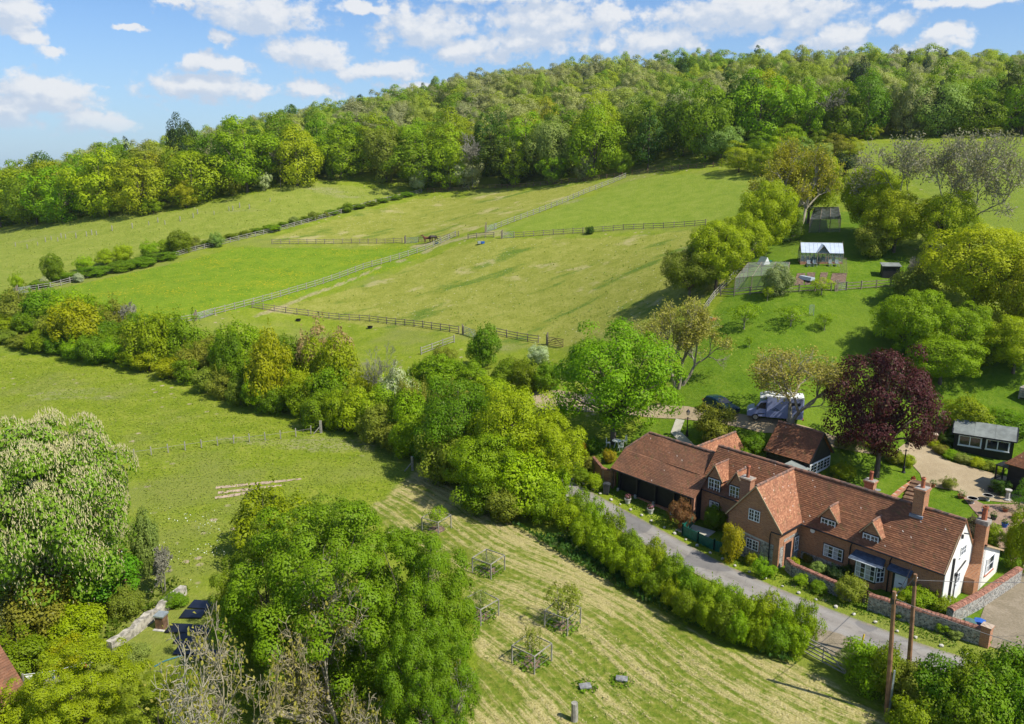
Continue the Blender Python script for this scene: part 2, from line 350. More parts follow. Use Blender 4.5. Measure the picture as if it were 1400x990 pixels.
def npmesh(name, V, Q, mats, mi=None, k=4):
    me = bpy.data.meshes.new(name); me.vertices.add(len(V)); me.vertices.foreach_set('co', np.ascontiguousarray(V, np.float32).ravel())
    me.loops.add(Q.size); me.loops.foreach_set('vertex_index', np.ascontiguousarray(Q, np.int32).ravel())
    me.polygons.add(len(Q)); me.polygons.foreach_set('loop_start', np.arange(0, Q.size, k, dtype=np.int32))
    for m in mats: me.materials.append(m)
    if mi is not None: me.polygons.foreach_set('material_index', np.ascontiguousarray(mi, np.int32))
    me.update(calc_edges=True); me.validate(); return me
def link(name, me, parent=None):
    o = bpy.data.objects.new(name, me); C.objects.link(o); o.parent = parent; return o
def tag(o, label=None, cat=None, group=None, kind=None):
    for k, v in (('label', label), ('category', cat), ('group', group), ('kind', kind)):
        if v: o[k] = v
    return o
def thing(name, label, cat, loc=(0, 0, 0), rz=0., group=None):
    o = bpy.data.objects.new(name, None); C.objects.link(o); o.empty_display_size = .2
    o.location = tuple(float(q) for q in loc); o.rotation_euler = (0, 0, rz); return tag(o, label, cat, group)
_ON = 'zeroth first second third fourth fifth sixth seventh eighth ninth tenth eleventh twelfth thirteenth fourteenth fifteenth sixteenth seventeenth eighteenth nineteenth'.split()
_TN = {2: 'twent', 3: 'thirt', 4: 'fort', 5: 'fift', 6: 'sixt', 7: 'sevent', 8: 'eight', 9: 'ninet'}
def nth(i):
    if i < 20: return _ON[i]
    if i >= 100: return ('hundred and ' + nth(i - 100)) if i > 100 else 'hundredth'
    return _TN[i // 10] + ('ieth' if i % 10 == 0 else 'y-' + _ON[i % 10])
def dup(root, loc, rz, label=None, group=None):
    r = root.copy(); C.objects.link(r); r.location = loc; r.rotation_euler = (0, 0, rz)
    if label: r['label'] = label
    if group: r['group'] = group
    for ch in root.children:
        c = ch.copy(); C.objects.link(c); c.parent = r
        for g in ch.children:
            d = g.copy(); C.objects.link(d); d.parent = c
    return r
def gv(px, py, dz=0.):
    g = G(px, py); return Vector((g[0], g[1], g[2] + dz))
def mpp(d): return d * 1.03 / F      # metres per picture pixel at forward distance d (about)
def hgt(x, y): return H(x, y)

# ---------------------------------------------------------------- ground
def pxpoly(pts): return np.array([G(*p)[:2] for p in pts])
def sdist(P_, poly):
    n = len(poly); d = np.full(len(P_), 1e9); ins = np.zeros(len(P_), bool)
    for i in range(n):
        a, b = poly[i], poly[(i + 1) % n]; ab = b - a
        t = np.clip(((P_ - a) @ ab) / (ab @ ab + 1e-9), 0, 1); d = np.minimum(d, np.hypot(*(P_ - a - t[:, None] * ab).T))
        c = ((a[1] > P_[:, 1]) != (b[1] > P_[:, 1])); xi = (b[0] - a[0]) * (P_[:, 1] - a[1]) / (b[1] - a[1] + 1e-12) + a[0]
        ins ^= c & (P_[:, 0] < xi)
    return np.where(ins, d, -d)
def ldist(P_, pl):
    d = np.full(len(P_), 1e9)
    for a, b in zip(pl, pl[1:]):
        ab = b - a; t = np.clip(((P_ - a) @ ab) / (ab @ ab + 1e-9), 0, 1); d = np.minimum(d, np.hypot(*(P_ - a - t[:, None] * ab).T))
    return d
STONES = pxpoly([(690, 612), (772, 650), (800, 664), (832, 681), (904, 720), (998, 771), (1064, 800), (1126, 825), (1184, 847), (1263, 877), (1307, 891), (1400, 921), (1520, 958), (1700, 1020)])
def offset(pl, d):
    out = []
    for i in range(len(pl)):
        t = pl[min(i + 1, len(pl) - 1)] - pl[max(i - 1, 0)]; t = t / np.hypot(*t); out.append(pl[i] + np.array([t[1], -t[0]]) * d)
    return np.array(out)
ROAD_R = offset(STONES, .45); ROAD_L = offset(STONES, 3.55)
Z = dict(
    hay=pxpoly([(505, 700), (560, 650), (585, 618), (640, 690), (690, 705), (735, 735), (860, 815), (1000, 890), (1110, 915), (1215, 985), (1240, 1100), (600, 1100), (655, 900), (640, 800), (560, 740)]),
    lush=pxpoly([(40, 404), (330, 337), (560, 337), (590, 345), (430, 400), (262, 438), (150, 452), (20, 440)]),
    graz=pxpoly([(345, 423), (620, 338), (660, 326), (962, 313), (1000, 300), (1010, 370), (960, 410), (900, 430), (770, 475), (640, 458), (440, 434)]),
    graz2=pxpoly([(352, 330), (570, 272), (700, 262), (840, 247), (760, 275), (640, 318), (590, 329), (380, 331)]),
    right=pxpoly([(672, 316), (862, 246), (930, 238), (1030, 240), (1040, 290), (962, 306)]),
    lawn=np.vstack([pxpoly([(860, 600), (905, 545), (950, 470), (1000, 390), (1090, 290), (1170, 290), (1270, 390), (1400, 480), (1520, 560)]), [[66, 62], [45, 48], [33, 46], [25, 51], [20.5, 57], [16, 65], [8, 73], [5, 78]]]),
    meadow=pxpoly([(0, 315), (240, 290), (440, 250), (565, 264), (250, 343), (0, 398), (-150, 398), (-150, 315)]),
    ffield=pxpoly([(1165, 197), (1400, 192), (1500, 195), (1500, 330), (1340, 330), (1230, 240)]),
)
DIRT = [pxpoly([(600, 338), (520, 365), (420, 405), (350, 432)]), pxpoly([(570, 336), (600, 333), (645, 322), (690, 318)])]
TRACK = pxpoly([(580, 700), (520, 590), (460, 590), (440, 560), (330, 520), (150, 486), (0, 478)])
def axis(a0, a1, fine, lo, hi, g=1.09):
    v = list(np.arange(a0, a1 + 1e-6, fine)); s = fine; x = v[-1]
    while x < hi: s = min(s * g, 160); x += s; v.append(x)
    s = fine; x = v[0]; w = []
    while x > lo: s = min(s * g, 160); x -= s; w.append(x)
    return np.array(w[::-1] + v)
gx = axis(-70, 62, .7, -1500, 1500, 1.05); gy = axis(30, 100, .7, -70, 2400, 1.035)
def make_ground():
    X, Y = np.meshgrid(gx, gy); P_ = np.c_[X.ravel(), Y.ravel()]; z = HN(P_)
    nx, ny = len(gx), len(gy); i = (np.arange(ny - 1)[:, None] * nx + np.arange(nx - 1)[None]).ravel()
    V = np.c_[P_, z]; me = npmesh('ground', V, np.c_[i, i + 1, i + nx + 1, i + nx], [M['ground']])
    me.polygons.foreach_set('use_smooth', [True] * len(me.polygons))
    def att(n, v):
        a = me.attributes.new(n, 'FLOAT', 'POINT'); a.data.foreach_set('value', np.ascontiguousarray(v, np.float32))
    for k, w in (('hay', 2.), ('lush', 2.5), ('graz', 2.5), ('graz2', 3.), ('right', 3.), ('lawn', 3.), ('meadow', 4.), ('ffield', 4.)):
        att('z_' + k, np.clip(sdist(P_, Z[k]) / w + .5, 0, 1))
    dd = np.minimum(ldist(P_, DIRT[0]) / 1.0, ldist(P_, DIRT[1]) / 2.6); att('z_dirt', np.clip(1.3 - dd, 0, 1))
    att('z_track', np.clip(1.4 - ldist(P_, TRACK) / 1.8, 0, 1))
    vg = np.minimum(np.hypot(*(P_ - np.array([33., 48.])).T), 1e9); dr = ldist(P_, STONES)
    o = link('ground', me); tag(o, 'grassy valley floor and hillside of fields', kind='structure'); return o
def ground_fn(t, b):
    p = geopos(t); A = lambda n: t.n('ShaderNodeAttribute', attribute_name=n).outputs['Fac']
    n1 = t.noise(p, .05, 4., .6); n2 = t.noise(p, .35, 5., .65); n3 = t.noise(p, 2.2, 4., .7); n4 = t.noise(p, 9., 3., .7)
    jit = t.math('MULTIPLY', t.math('SUBTRACT', n2, .5), .9)
    Zm = lambda n: t.ss(t.math('ADD', A(n), jit), .3, .7)
    def tri(dark, midc, light, f): return t.ramp(f, (.36, dark), (.5, midc), (.64, light))
    f = t.math('ADD', t.math('MULTIPLY', n2, .5), t.math('MULTIPLY', n3, .5))
    # rough meadow
    c = tri((.13, .185, .010), (.19, .24, .016), (.265, .285, .04), f)
    c = t.mix(t.math('MULTIPLY', t.ss(n1, .48, .62), .55), c, (.205, .215, .055))
    sp = t.vor(t.vm('MULTIPLY', p, (1., 1., .2)), .55); gate = t.ss(t.noise(p, .06, 2.), .47, .6)
    c = t.mix(t.math('MULTIPLY', t.math('MULTIPLY', t.ss(sp, .22, .1), gate), .75), c, (.44, .33, .24))
    # upper meadow behind the fence
    mc = tri((.155, .20, .022), (.21, .245, .034), (.265, .28, .055), f); c = t.mix(Zm('z_meadow'), c, mc)
    # greyish seeded drift
    gd = t.math('MULTIPLY', t.ss(t.noise(t.vm('MULTIPLY', p, (.5, 1.6, 0.)), .05, 4., .6), .60, .68), t.ss(n3, .38, .6)); c = t.mix(t.math('MULTIPLY', gd, .6), c, (.30, .26, .16))
    # mown track
    c = t.mix(t.math('MULTIPLY', Zm('z_track'), .75), c, tri((.105, .165, .014), (.155, .21, .02), (.21, .25, .035), n3))
    # lush paddock with buttercups
    lc = tri((.10, .18, .010), (.155, .235, .012), (.20, .265, .020), f)
    bd = t.math('MULTIPLY', t.ss(t.noise(t.vm('MULTIPLY', p, (.6, 1.2, 1.)), .12, 3.), .48, .62), t.ss(n3, .5, .66))
    lc = t.mix(t.math('MULTIPLY', bd, .75), lc, (.42, .33, .01)); c = t.mix(Zm('z_lush'), c, lc)
    # grazed paddocks: short yellowish grass, dark tussocks in diagonal drifts, pale dry patches
    gc = tri((.18, .20, .024), (.245, .255, .040), (.31, .30, .070), f)
    dp = t.noise(t.vm('ADD', t.vm('MULTIPLY', p, (.55, 1.7, 0.)), t.vm('MULTIPLY', t.comb(t.xyz(p)[1], t.xyz(p)[0]), (.35, -.6, 0.))), .085, 4., .6)
    gc = t.mix(t.math('MULTIPLY', t.ss(t.math('ADD', dp, t.math('MULTIPLY', t.math('SUBTRACT', n3, .5), .34)), .56, .64), .8), gc, (.085, .155, .016))
    gc = t.mix(t.math('MULTIPLY', t.ss(t.noise(p, .11, 5., .65), .57, .67), .7), gc, (.40, .34, .15))
    by = t.math('MULTIPLY', t.ss(dp, .53, .58), t.ss(n3, .58, .68)); gc = t.mix(t.math('MULTIPLY', by, .5), gc, (.42, .34, .02))
    wf = t.math('MULTIPLY', t.ss(t.noise(p, .07, 2.), .48, .56), t.ss(t.vor(p, .9), .16, .06)); gc = t.mix(t.math('MULTIPLY', wf, .7), gc, (.5, .47, .33))
    for k in ('z_graz', 'z_graz2'): c = t.mix(Zm(k), c, gc)
    rc = tri((.135, .20, .018), (.185, .24, .024), (.24, .275, .045), f); c = t.mix(Zm('z_right'), c, rc)
    fc = tri((.13, .185, .018), (.175, .225, .025), (.21, .25, .04), f); c = t.mix(Zm('z_ffield'), c, fc)
    # garden lawn
    gl = tri((.072, .135, .007), (.105, .18, .009), (.155, .22, .018), f)
    gl = t.mix(t.math('MULTIPLY', t.ss(n1, .52, .64), .4), gl, (.15, .20, .02)); c = t.mix(Zm('z_lawn'), c, gl)
    # hay: cut swathes lying along the lane, bending round at the near end
    x = t.xyz(p); wob = t.math('ADD', t.math('MULTIPLY', t.math('SINE', t.math('ADD', t.math('MULTIPLY', x[0], .11), t.math('MULTIPLY', x[1], .05))), 1.2), t.math('MULTIPLY', t.math('SINE', t.math('SUBTRACT', t.math('MULTIPLY', x[1], .23), t.math('MULTIPLY', x[0], .13))), .6)); wob2 = t.math('MULTIPLY', t.math('SUBTRACT', t.noise(p, .6, 3.), .5), .35)
    s = t.math('ADD', t.math('ADD', t.math('MULTIPLY', x[0], .78), t.math('MULTIPLY', x[1], .62)), t.math('ADD', wob, wob2))
    sw = t.math('MULTIPLY_ADD', t.math('SINE', t.math('MULTIPLY', s, 8.6)), .5, .5)
    sw2 = t.math('MULTIPLY_ADD', t.math('SINE', t.math('MULTIPLY', s, 2.1)), .5, .5)
    st = t.math('ADD', t.math('MULTIPLY', sw, .13), t.math('ADD', t.math('MULTIPLY', sw2, .12), t.math('ADD', t.math('MULTIPLY', n3, .5), t.math('MULTIPLY', n2, .5))))
    ed = t.math('MULTIPLY', t.math('SUBTRACT', n1, .5), .8)
    al = t.math('SUBTRACT', t.math('MULTIPLY', x[0], .62), t.math('MULTIPLY', x[1], .78))
    an = t.noise(t.comb(t.math('MULTIPLY', s, 5.2), t.math('MULTIPLY', al, .22), 0.), 1., 5., .65)
    st = t.math('ADD', t.math('MULTIPLY', st, .55), t.math('MULTIPLY', an, .52))
    straw = t.ss(t.math('ADD', st, ed), .52, .68)
    hc = tri((.105, .155, .012), (.16, .195, .022), (.215, .22, .035), n3)
    sc_ = tri((.28, .24, .075), (.39, .33, .125), (.50, .42, .195), n4)
    hcol = t.mix(straw, hc, sc_); hm = Zm('z_hay'); c = t.mix(hm, c, hcol)
    dm = t.ss(t.math('ADD', A('z_dirt'), jit), .45, .85); c = t.mix(t.math('MULTIPLY', dm, .6), c, tri((.26, .2, .11), (.36, .28, .17), (.44, .36, .23), n3))
    c = t.mix(t.math('MULTIPLY', t.ss(n4, .55, .75), .25), c, t.mix(.5, c, (.03, .05, .004)))
    t.put(b.inputs['Base Color'], c); b.inputs['Roughness'].default_value = .95; b.inputs['Specular IOR Level'].default_value = .08
    h = t.math('ADD', t.math('MULTIPLY', n3, 1.), t.math('ADD', t.math('MULTIPLY', n4, .6), t.math('MULTIPLY', t.math('MULTIPLY', sw, hm), .5)))
    bump(t, b, h, .8, .22)
M['ground'] = mat('field_grass', ground_fn)
make_ground()

def tar_fn(t, b):
    p = geopos(t); n = t.noise(p, .6, 5., .6); n2 = t.noise(p, 14., 3.)
    c = t.ramp(t.math('ADD', t.math('MULTIPLY', n, .7), t.math('MULTIPLY', n2, .3)), (.3, (.16, .147, .128)), (.5, (.225, .207, .18)), (.7, (.285, .262, .225)))
    t.put(b.inputs['Base Color'], c); b.inputs['Roughness'].default_value = .85; bump(t, b, n2, .3, .01)
def tar_fn(t, b):
    p = geopos(t); ac = t.n('ShaderNodeAttribute', attribute_name='across').outputs['Fac']
    n = t.noise(p, .5, 5., .65); n2 = t.noise(p, 14., 3.); n3 = t.noise(p, 1.6, 4., .7)
    c = t.ramp(t.math('ADD', t.math('MULTIPLY', n, .7), t.math('MULTIPLY', n2, .3)), (.3, (.16, .142, .12)), (.5, (.235, .211, .178)), (.7, (.30, .268, .222)))
    def near(v, w): return t.ss(t.math('ABSOLUTE', t.math('SUBTRACT', t.math('ADD', ac, t.math('MULTIPLY', t.math('SUBTRACT', n, .5), .5)), v)), w, 0.)
    tr = t.math('MAXIMUM', near(1.15, .45), near(2.75, .45)); c = t.mix(t.math('MULTIPLY', tr, .4), c, (.30, .28, .25))
    c = t.mix(t.math('MULTIPLY', near(1.95, .3), t.math('MULTIPLY', t.ss(n3, .4, .65), .55)), c, (.12, .105, .085))
    pat = t.ss(t.noise(p, .22, 1.), .60, .615); c = t.mix(t.math('MULTIPLY', pat, .55), c, (.105, .10, .096))
    cr = t.ss(t.vor(t.vm('ADD', p, t.vm('MULTIPLY', t.noise(p, 1.2, 3., out=1), (.9, .9, 0.))), .45, 'DISTANCE_TO_EDGE'), .018, .006); c = t.mix(t.math('MULTIPLY', cr, .22), c, (.07, .065, .06))
    ed = t.math('MAXIMUM', t.ss(t.math('ADD', ac, t.math('MULTIPLY', t.math('SUBTRACT', n3, .5), .8)), .78, .5), t.ss(t.math('ADD', ac, t.math('MULTIPLY', t.math('SUBTRACT', n3, .5), .9)), 3.2, 3.5))
    c = t.mix(t.math('MULTIPLY', ed, .85), c, t.mix(t.ss(n3, .4, .6), (.24, .19, .12), (.11, .15, .02)))
    t.put(b.inputs['Base Color'], c); b.inputs['Roughness'].default_value = .88; bump(t, b, t.math('ADD', n2, n3), .35, .015)
M['tar'] = mat('worn_tarmac', tar_fn)
def gravel_m(name, a, bb, cc):
    def fn(t, b):
        p = geopos(t); n = t.noise(p, .5, 5., .65); n2 = t.noise(p, 7., 4., .75); d = t.vor(p, 14.)
        c = t.ramp(t.math('ADD', t.math('MULTIPLY', n, .5), t.math('MULTIPLY', n2, .5)), (.3, a), (.5, bb), (.7, cc))
        t.put(b.inputs['Base Color'], c); b.inputs['Roughness'].default_value = .95; bump(t, b, t.math('ADD', d, n2), .7, .03)
    return mat(name, fn)
M['gravel'] = gravel_m('gravel', (.25, .185, .10), (.34, .26, .15), (.43, .34, .21))
M['yard'] = gravel_m('earthy_cobbles', (.12, .10, .055), (.22, .175, .11), (.34, .28, .20))
M['path'] = gravel_m('stone_path', (.30, .28, .20), (.42, .39, .30), (.52, .48, .38))
M['bed'] = gravel_m('brick_dust', (.20, .12, .075), (.29, .185, .12), (.38, .26, .18))

def sheet(name, poly, step, lift, m, label):
    poly = np.array(poly); n = len(poly); bp = []
    for i in range(n):
        a, b = poly[i], poly[(i + 1) % n]; k = max(1, int(np.hypot(*(b - a)) / step)); bp += [a + (b - a) * j / k for j in range(k)]
    bp = np.array(bp); x0, y0 = bp.min(0); x1, y1 = bp.max(0)
    g = np.array([(x, y) for x in np.arange(x0, x1, step) for y in np.arange(y0, y1, step)]); g = g[sdist(g, bp) > step * .4] if len(g) else g.reshape(0, 2)
    al = np.vstack([bp, g]); ne = len(bp)
    v, e, f, *_ = mgeo.delaunay_2d_cdt([Vector(q) for q in al], [(i, (i + 1) % ne) for i in range(ne)], [], 1, 1e-5)
    vv = np.array([(q.x, q.y) for q in v]); z = HN(vv) + lift
    me = bpy.data.meshes.new(name); me.from_pydata([(a[0], a[1], h) for a, h in zip(vv, z)], [], f); me.materials.append(m)
    bm = bmesh.new(); bm.from_mesh(me); bmesh.ops.recalc_face_normals(bm, faces=bm.faces)
    if sum(q.normal.z for q in bm.faces) < 0: bmesh.ops.reverse_faces(bm, faces=bm.faces)
    bm.to_mesh(me); bm.free()
    return tag(link(name, me), label, kind='structure')
ln = sheet('lane', np.vstack([ROAD_R, ROAD_L[::-1]]), .5, .05, M['tar'], 'narrow grey tarmac lane past the cottage')
at_ = ln.data.attributes.new('across', 'FLOAT', 'POINT'); at_.data.foreach_set('value', np.ascontiguousarray(ldist(np.array([v.co[:2] for v in ln.data.vertices]), STONES), np.float32))
sheet('gateway_apron', pxpoly([(1112, 858), (1150, 868), (1178, 884), (1165, 905), (1140, 897), (1105, 880)]), .7, .058, M['yard'], 'earthy apron between lane and field gate')
sheet('gravel_drive', pxpoly([(722, 536), (760, 534), (860, 548), (940, 556), (985, 566), (1010, 566), (1040, 572), (1110, 586), (1150, 600), (1210, 612), (1200, 622), (1140, 612), (1090, 598), (1040, 592), (985, 580), (930, 573), (850, 566), (740, 560), (715, 548)]), .8, .05, M['gravel'], 'pale gravel drive behind the cottage')
sheet('gravel_court', pxpoly([(1238, 606), (1262, 604), (1285, 613), (1282, 620), (1300, 632), (1330, 640), (1375, 652), (1400, 668), (1400, 690), (1330, 683), (1310, 672), (1285, 668), (1262, 662), (1258, 648), (1247, 636), (1240, 624), (1225, 616)]), .8, .05, M['gravel'], 'pale gravel court in front of the black summerhouse')
sheet('planting_bed', pxpoly([(1310, 672), (1345, 690), (1400, 690), (1420, 730), (1385, 770), (1362, 745), (1345, 715)]), .8, .045, M['bed'], 'reddish shingle bed with pots beside the lawn')
sheet('cobbled_yard', [tuple(G(1340, 880)[:2]), (32.6, 49.5), (34.4, 51.8), (38.4, 55.6), (40.5, 57.2), (52, 55), (60, 42), (38, 40), (32.5, 45.6)], .8, .045, M['yard'], 'cobbled earthy yard beyond the flint wall')
sheet('garden_path', pxpoly([(924, 573), (936, 575), (930, 590), (950, 610), (935, 612), (917, 592)]), .6, .055, M['path'], 'stone garden path from the drive to the barn')
sheet('terrace', [(17.7, 63.5), (15.6, 65.2), (14.2, 63.8), (16.3, 61.9)], .6, .05, M['path'], 'worn stone terrace inside the green gates')
for i, (q0, q1) in enumerate((((295, 667), (412, 655)), ((298, 674), (385, 664)), ((294, 681), (345, 673)))):
    a, b = G(*q0)[:2], G(*q1)[:2]; d = (b - a) / np.hypot(*(b - a)); nn = np.array([-d[1], d[0]]) * .28; mdl = (a + b) / 2
    tag(sheet('soil_strip', [a - nn, mdl - nn * 1.4, b - nn * .6, b + nn * .7, mdl + nn, a + nn], .6, .03, M['drysoil'], ''), ('longest upper', 'middle', 'shortest lower')[i] + ' of three bare soil strips in the meadow', kind='structure')

# ---------------------------------------------------------------- buildings
def roof_slope(mb, eL, eR, rR, rL, step=.15, seg=1.0, th=.09, mi=0, jit=.012, seed=1, tile=.03):
    eL, eR, rR, rL = map(Vector, (eL, eR, rR, rL)); rd = random.Random(seed)
    nrm = (eR - eL).cross(rL - eL).normalized()
    if nrm.z < 0: nrm = -nrm
    S = max((rL - eL).length, (rR - eR).length); n = max(2, int(S / step)); k = max(2, int((eR - eL).length / seg))
    ofs = [[rd.uniform(-jit, jit) for _ in range(k + 1)] for _ in range(n + 1)]
    def pt(i, j, l):
        t = i / n; u = j / k; a = eL.lerp(rL, t); b = eR.lerp(rR, t); return a.lerp(b, u) + nrm * (l + ofs[i][j] + .032 * math.sin(u * 7 + t * 4 + seed) + .015 * math.sin(u * 19 + seed))
    for i in range(n):
        for j in range(k):
            a, b, c, d = pt(i, j, tile), pt(i, j + 1, tile), pt(i + 1, j + 1, 0), pt(i + 1, j, 0)
            mb.face((a, b, c, d), mi); mb.face((pt(i, j, 0 if i else -th), pt(i, j + 1, 0 if i else -th), b, a), mi)
    q = [p - nrm * th for p in (eL, eR, rR, rL)]; mb.face(q, mi)
    for a, b, c, d in ((eL, rL, q[3], q[0]), (eR, rR, q[2], q[1])): mb.face((a + nrm * tile, b + nrm * tile, c, d), mi)
    return mb
def ridge_tiles(mb, a, b, r=.12, L=.42, mi=0):
    a, b = Vector(a), Vector(b); d = b - a; n = max(1, int(d.length / L)); rd = random.Random(n)
    for i in range(n):
        p, q = a + d * (i / n), a + d * ((i + .93) / n); z = Vector((0, 0, rd.uniform(-.012, .012)))
        mb.tube([p + z, q + z + Vector((0, 0, .008))], [r * rd.uniform(.95, 1.05)] * 2, 7, mi)
    return mb
class Wall:
    """frame of a wall face: point at (s along, d outward, z up)"""
    def __init__(s, x, y, face): s.x, s.y, s.f = x, y, face
    def p(s, a, d, z):
        return {'-y': (s.x + a, s.y - d, z), '+y': (s.x - a, s.y + d, z), '+x': (s.x + d, s.y + a, z), '-x': (s.x - d, s.y - a, z)}[s.f]
    def slab(s, mb, a0, a1, d0, d1, z0, z1, mi=0):
        p, q = s.p(a0, d0, z0), s.p(a1, d1, z1)
        return mb.bb(min(p[0], q[0]), max(p[0], q[0]), min(p[1], q[1]), max(p[1], q[1]), min(p[2], q[2]), max(p[2], q[2]), mi)
def window(parent, wl, a0, a1, z0, z1, cas=2, nx=2, ny=3, surround='iron', sill='white', curtain=False, d=.0, lab=None):
    f = MB(); w = .06
    if surround: wl.slab(f, a0 - .07, a1 + .07, d - .02, d + .035, z0 - .06, z1 + .07, 1)
    for q0, q1, q2, q3 in ((a0, a1, z1 - w, z1), (a0, a1, z0, z0 + w), (a0, a0 + w, z0 + w, z1 - w), (a1 - w, a1, z0 + w, z1 - w)): wl.slab(f, q0, q1, d + .037, d + .085, q2, q3)
    for c in range(1, cas):
        x = a0 + (a1 - a0) * c / cas; wl.slab(f, x - .045, x + .045, d + .036, d + .08, z0 + w, z1 - w)
    cw = (a1 - a0) / cas
    for c in range(cas):
        for k in range(1, nx):
            x = a0 + cw * (c + k / nx); wl.slab(f, x - .018, x + .018, d + .05, d + .072, z0 + w, z1 - w)
        for k in range(1, ny):
            z = z0 + (z1 - z0) * k / ny; wl.slab(f, a0 + cw * c + .03, a0 + cw * (c + 1) - .03, d + .051, d + .07, z - .018, z + .018)
    o = f.build('window', [M['white'], M[surround or 'iron']], parent)
    if lab: o['label'] = lab
    for c in range(cas):
        g = MB(); wl.slab(g, a0 + cw * c + .03, a0 + cw * (c + 1) - .03, d + .0365, d + .045, z0 + .03, z1 - .03); g.build('pane', M['glass'], o)
        if curtain:
            g = MB(); wl.slab(g, a0 + cw * c + .05, a0 + cw * (c + .45), d + .0455, d + .048, z0 + .08, z1 - .05); g.build('curtain', M['curtain'], o)
    if sill:
        g = MB(); wl.slab(g, a0 - .1, a1 + .1, d + .0, d + .13, z0 - .09, z0 - .012); g.build('sill', M[sill], o)
    return o
def chimney(parent, x, y, z0, z1, w, l, pot_h, m='brick', pots=1, flash=None):
    b = MB(); b.bb(x - w / 2, x + w / 2, y - l / 2, y + l / 2, z0, z1 - .22)
    b.bb(x - w / 2 - .05, x + w / 2 + .05, y - l / 2 - .05, y + l / 2 + .05, z1 - .22, z1 - .11); b.bb(x - w / 2 - .09, x + w / 2 + .09, y - l / 2 - .09, y + l / 2 + .09, z1 - .11, z1)
    o = b.build('chimney', M[m], parent)
    c = MB(); c.bb(x - w / 2 - .03, x + w / 2 + .03, y - l / 2 - .03, y + l / 2 + .03, z1, z1 + .05); c.build('mortar_cap', M['mortar'], o)
    for k in range(pots):
        p = MB(); p.lathe((x, y + (k - (pots - 1) / 2) * .4, z1 + .04), [(.17, 0), (.15, .1), (.13, pot_h * .55), (.13, pot_h * .8), (.17, pot_h * .82), (.17, pot_h * .92), (.13, pot_h), (.09, pot_h), (.09, pot_h - .2)], 10)
        p.build('chimney_pot', M['terracotta'], o, smooth=False)
    if flash is not None:
        p = MB(); p.bb(x - w / 2 - .1, x + w / 2 + .1, y - l / 2 - .14, y + l / 2 + .1, flash, flash + .22); p.build('flashing', M['lead'], o)
    return o
def pipe(parent, pts, r=.05, m='iron', name='drainpipe'):
    return MB().tube(pts, r, 6).build(name, M[m], parent)

OC = at_z(1285, 836, 0); ANG = math.atan2(-.747, .665)
UX = np.array([.665, -.747]); VY = np.array([.747, .665])
def cw_(x, y, z=0.): q = OC[:2] + UX * x + VY * y; return Vector((q[0], q[1], z))     # cottage frame -> world

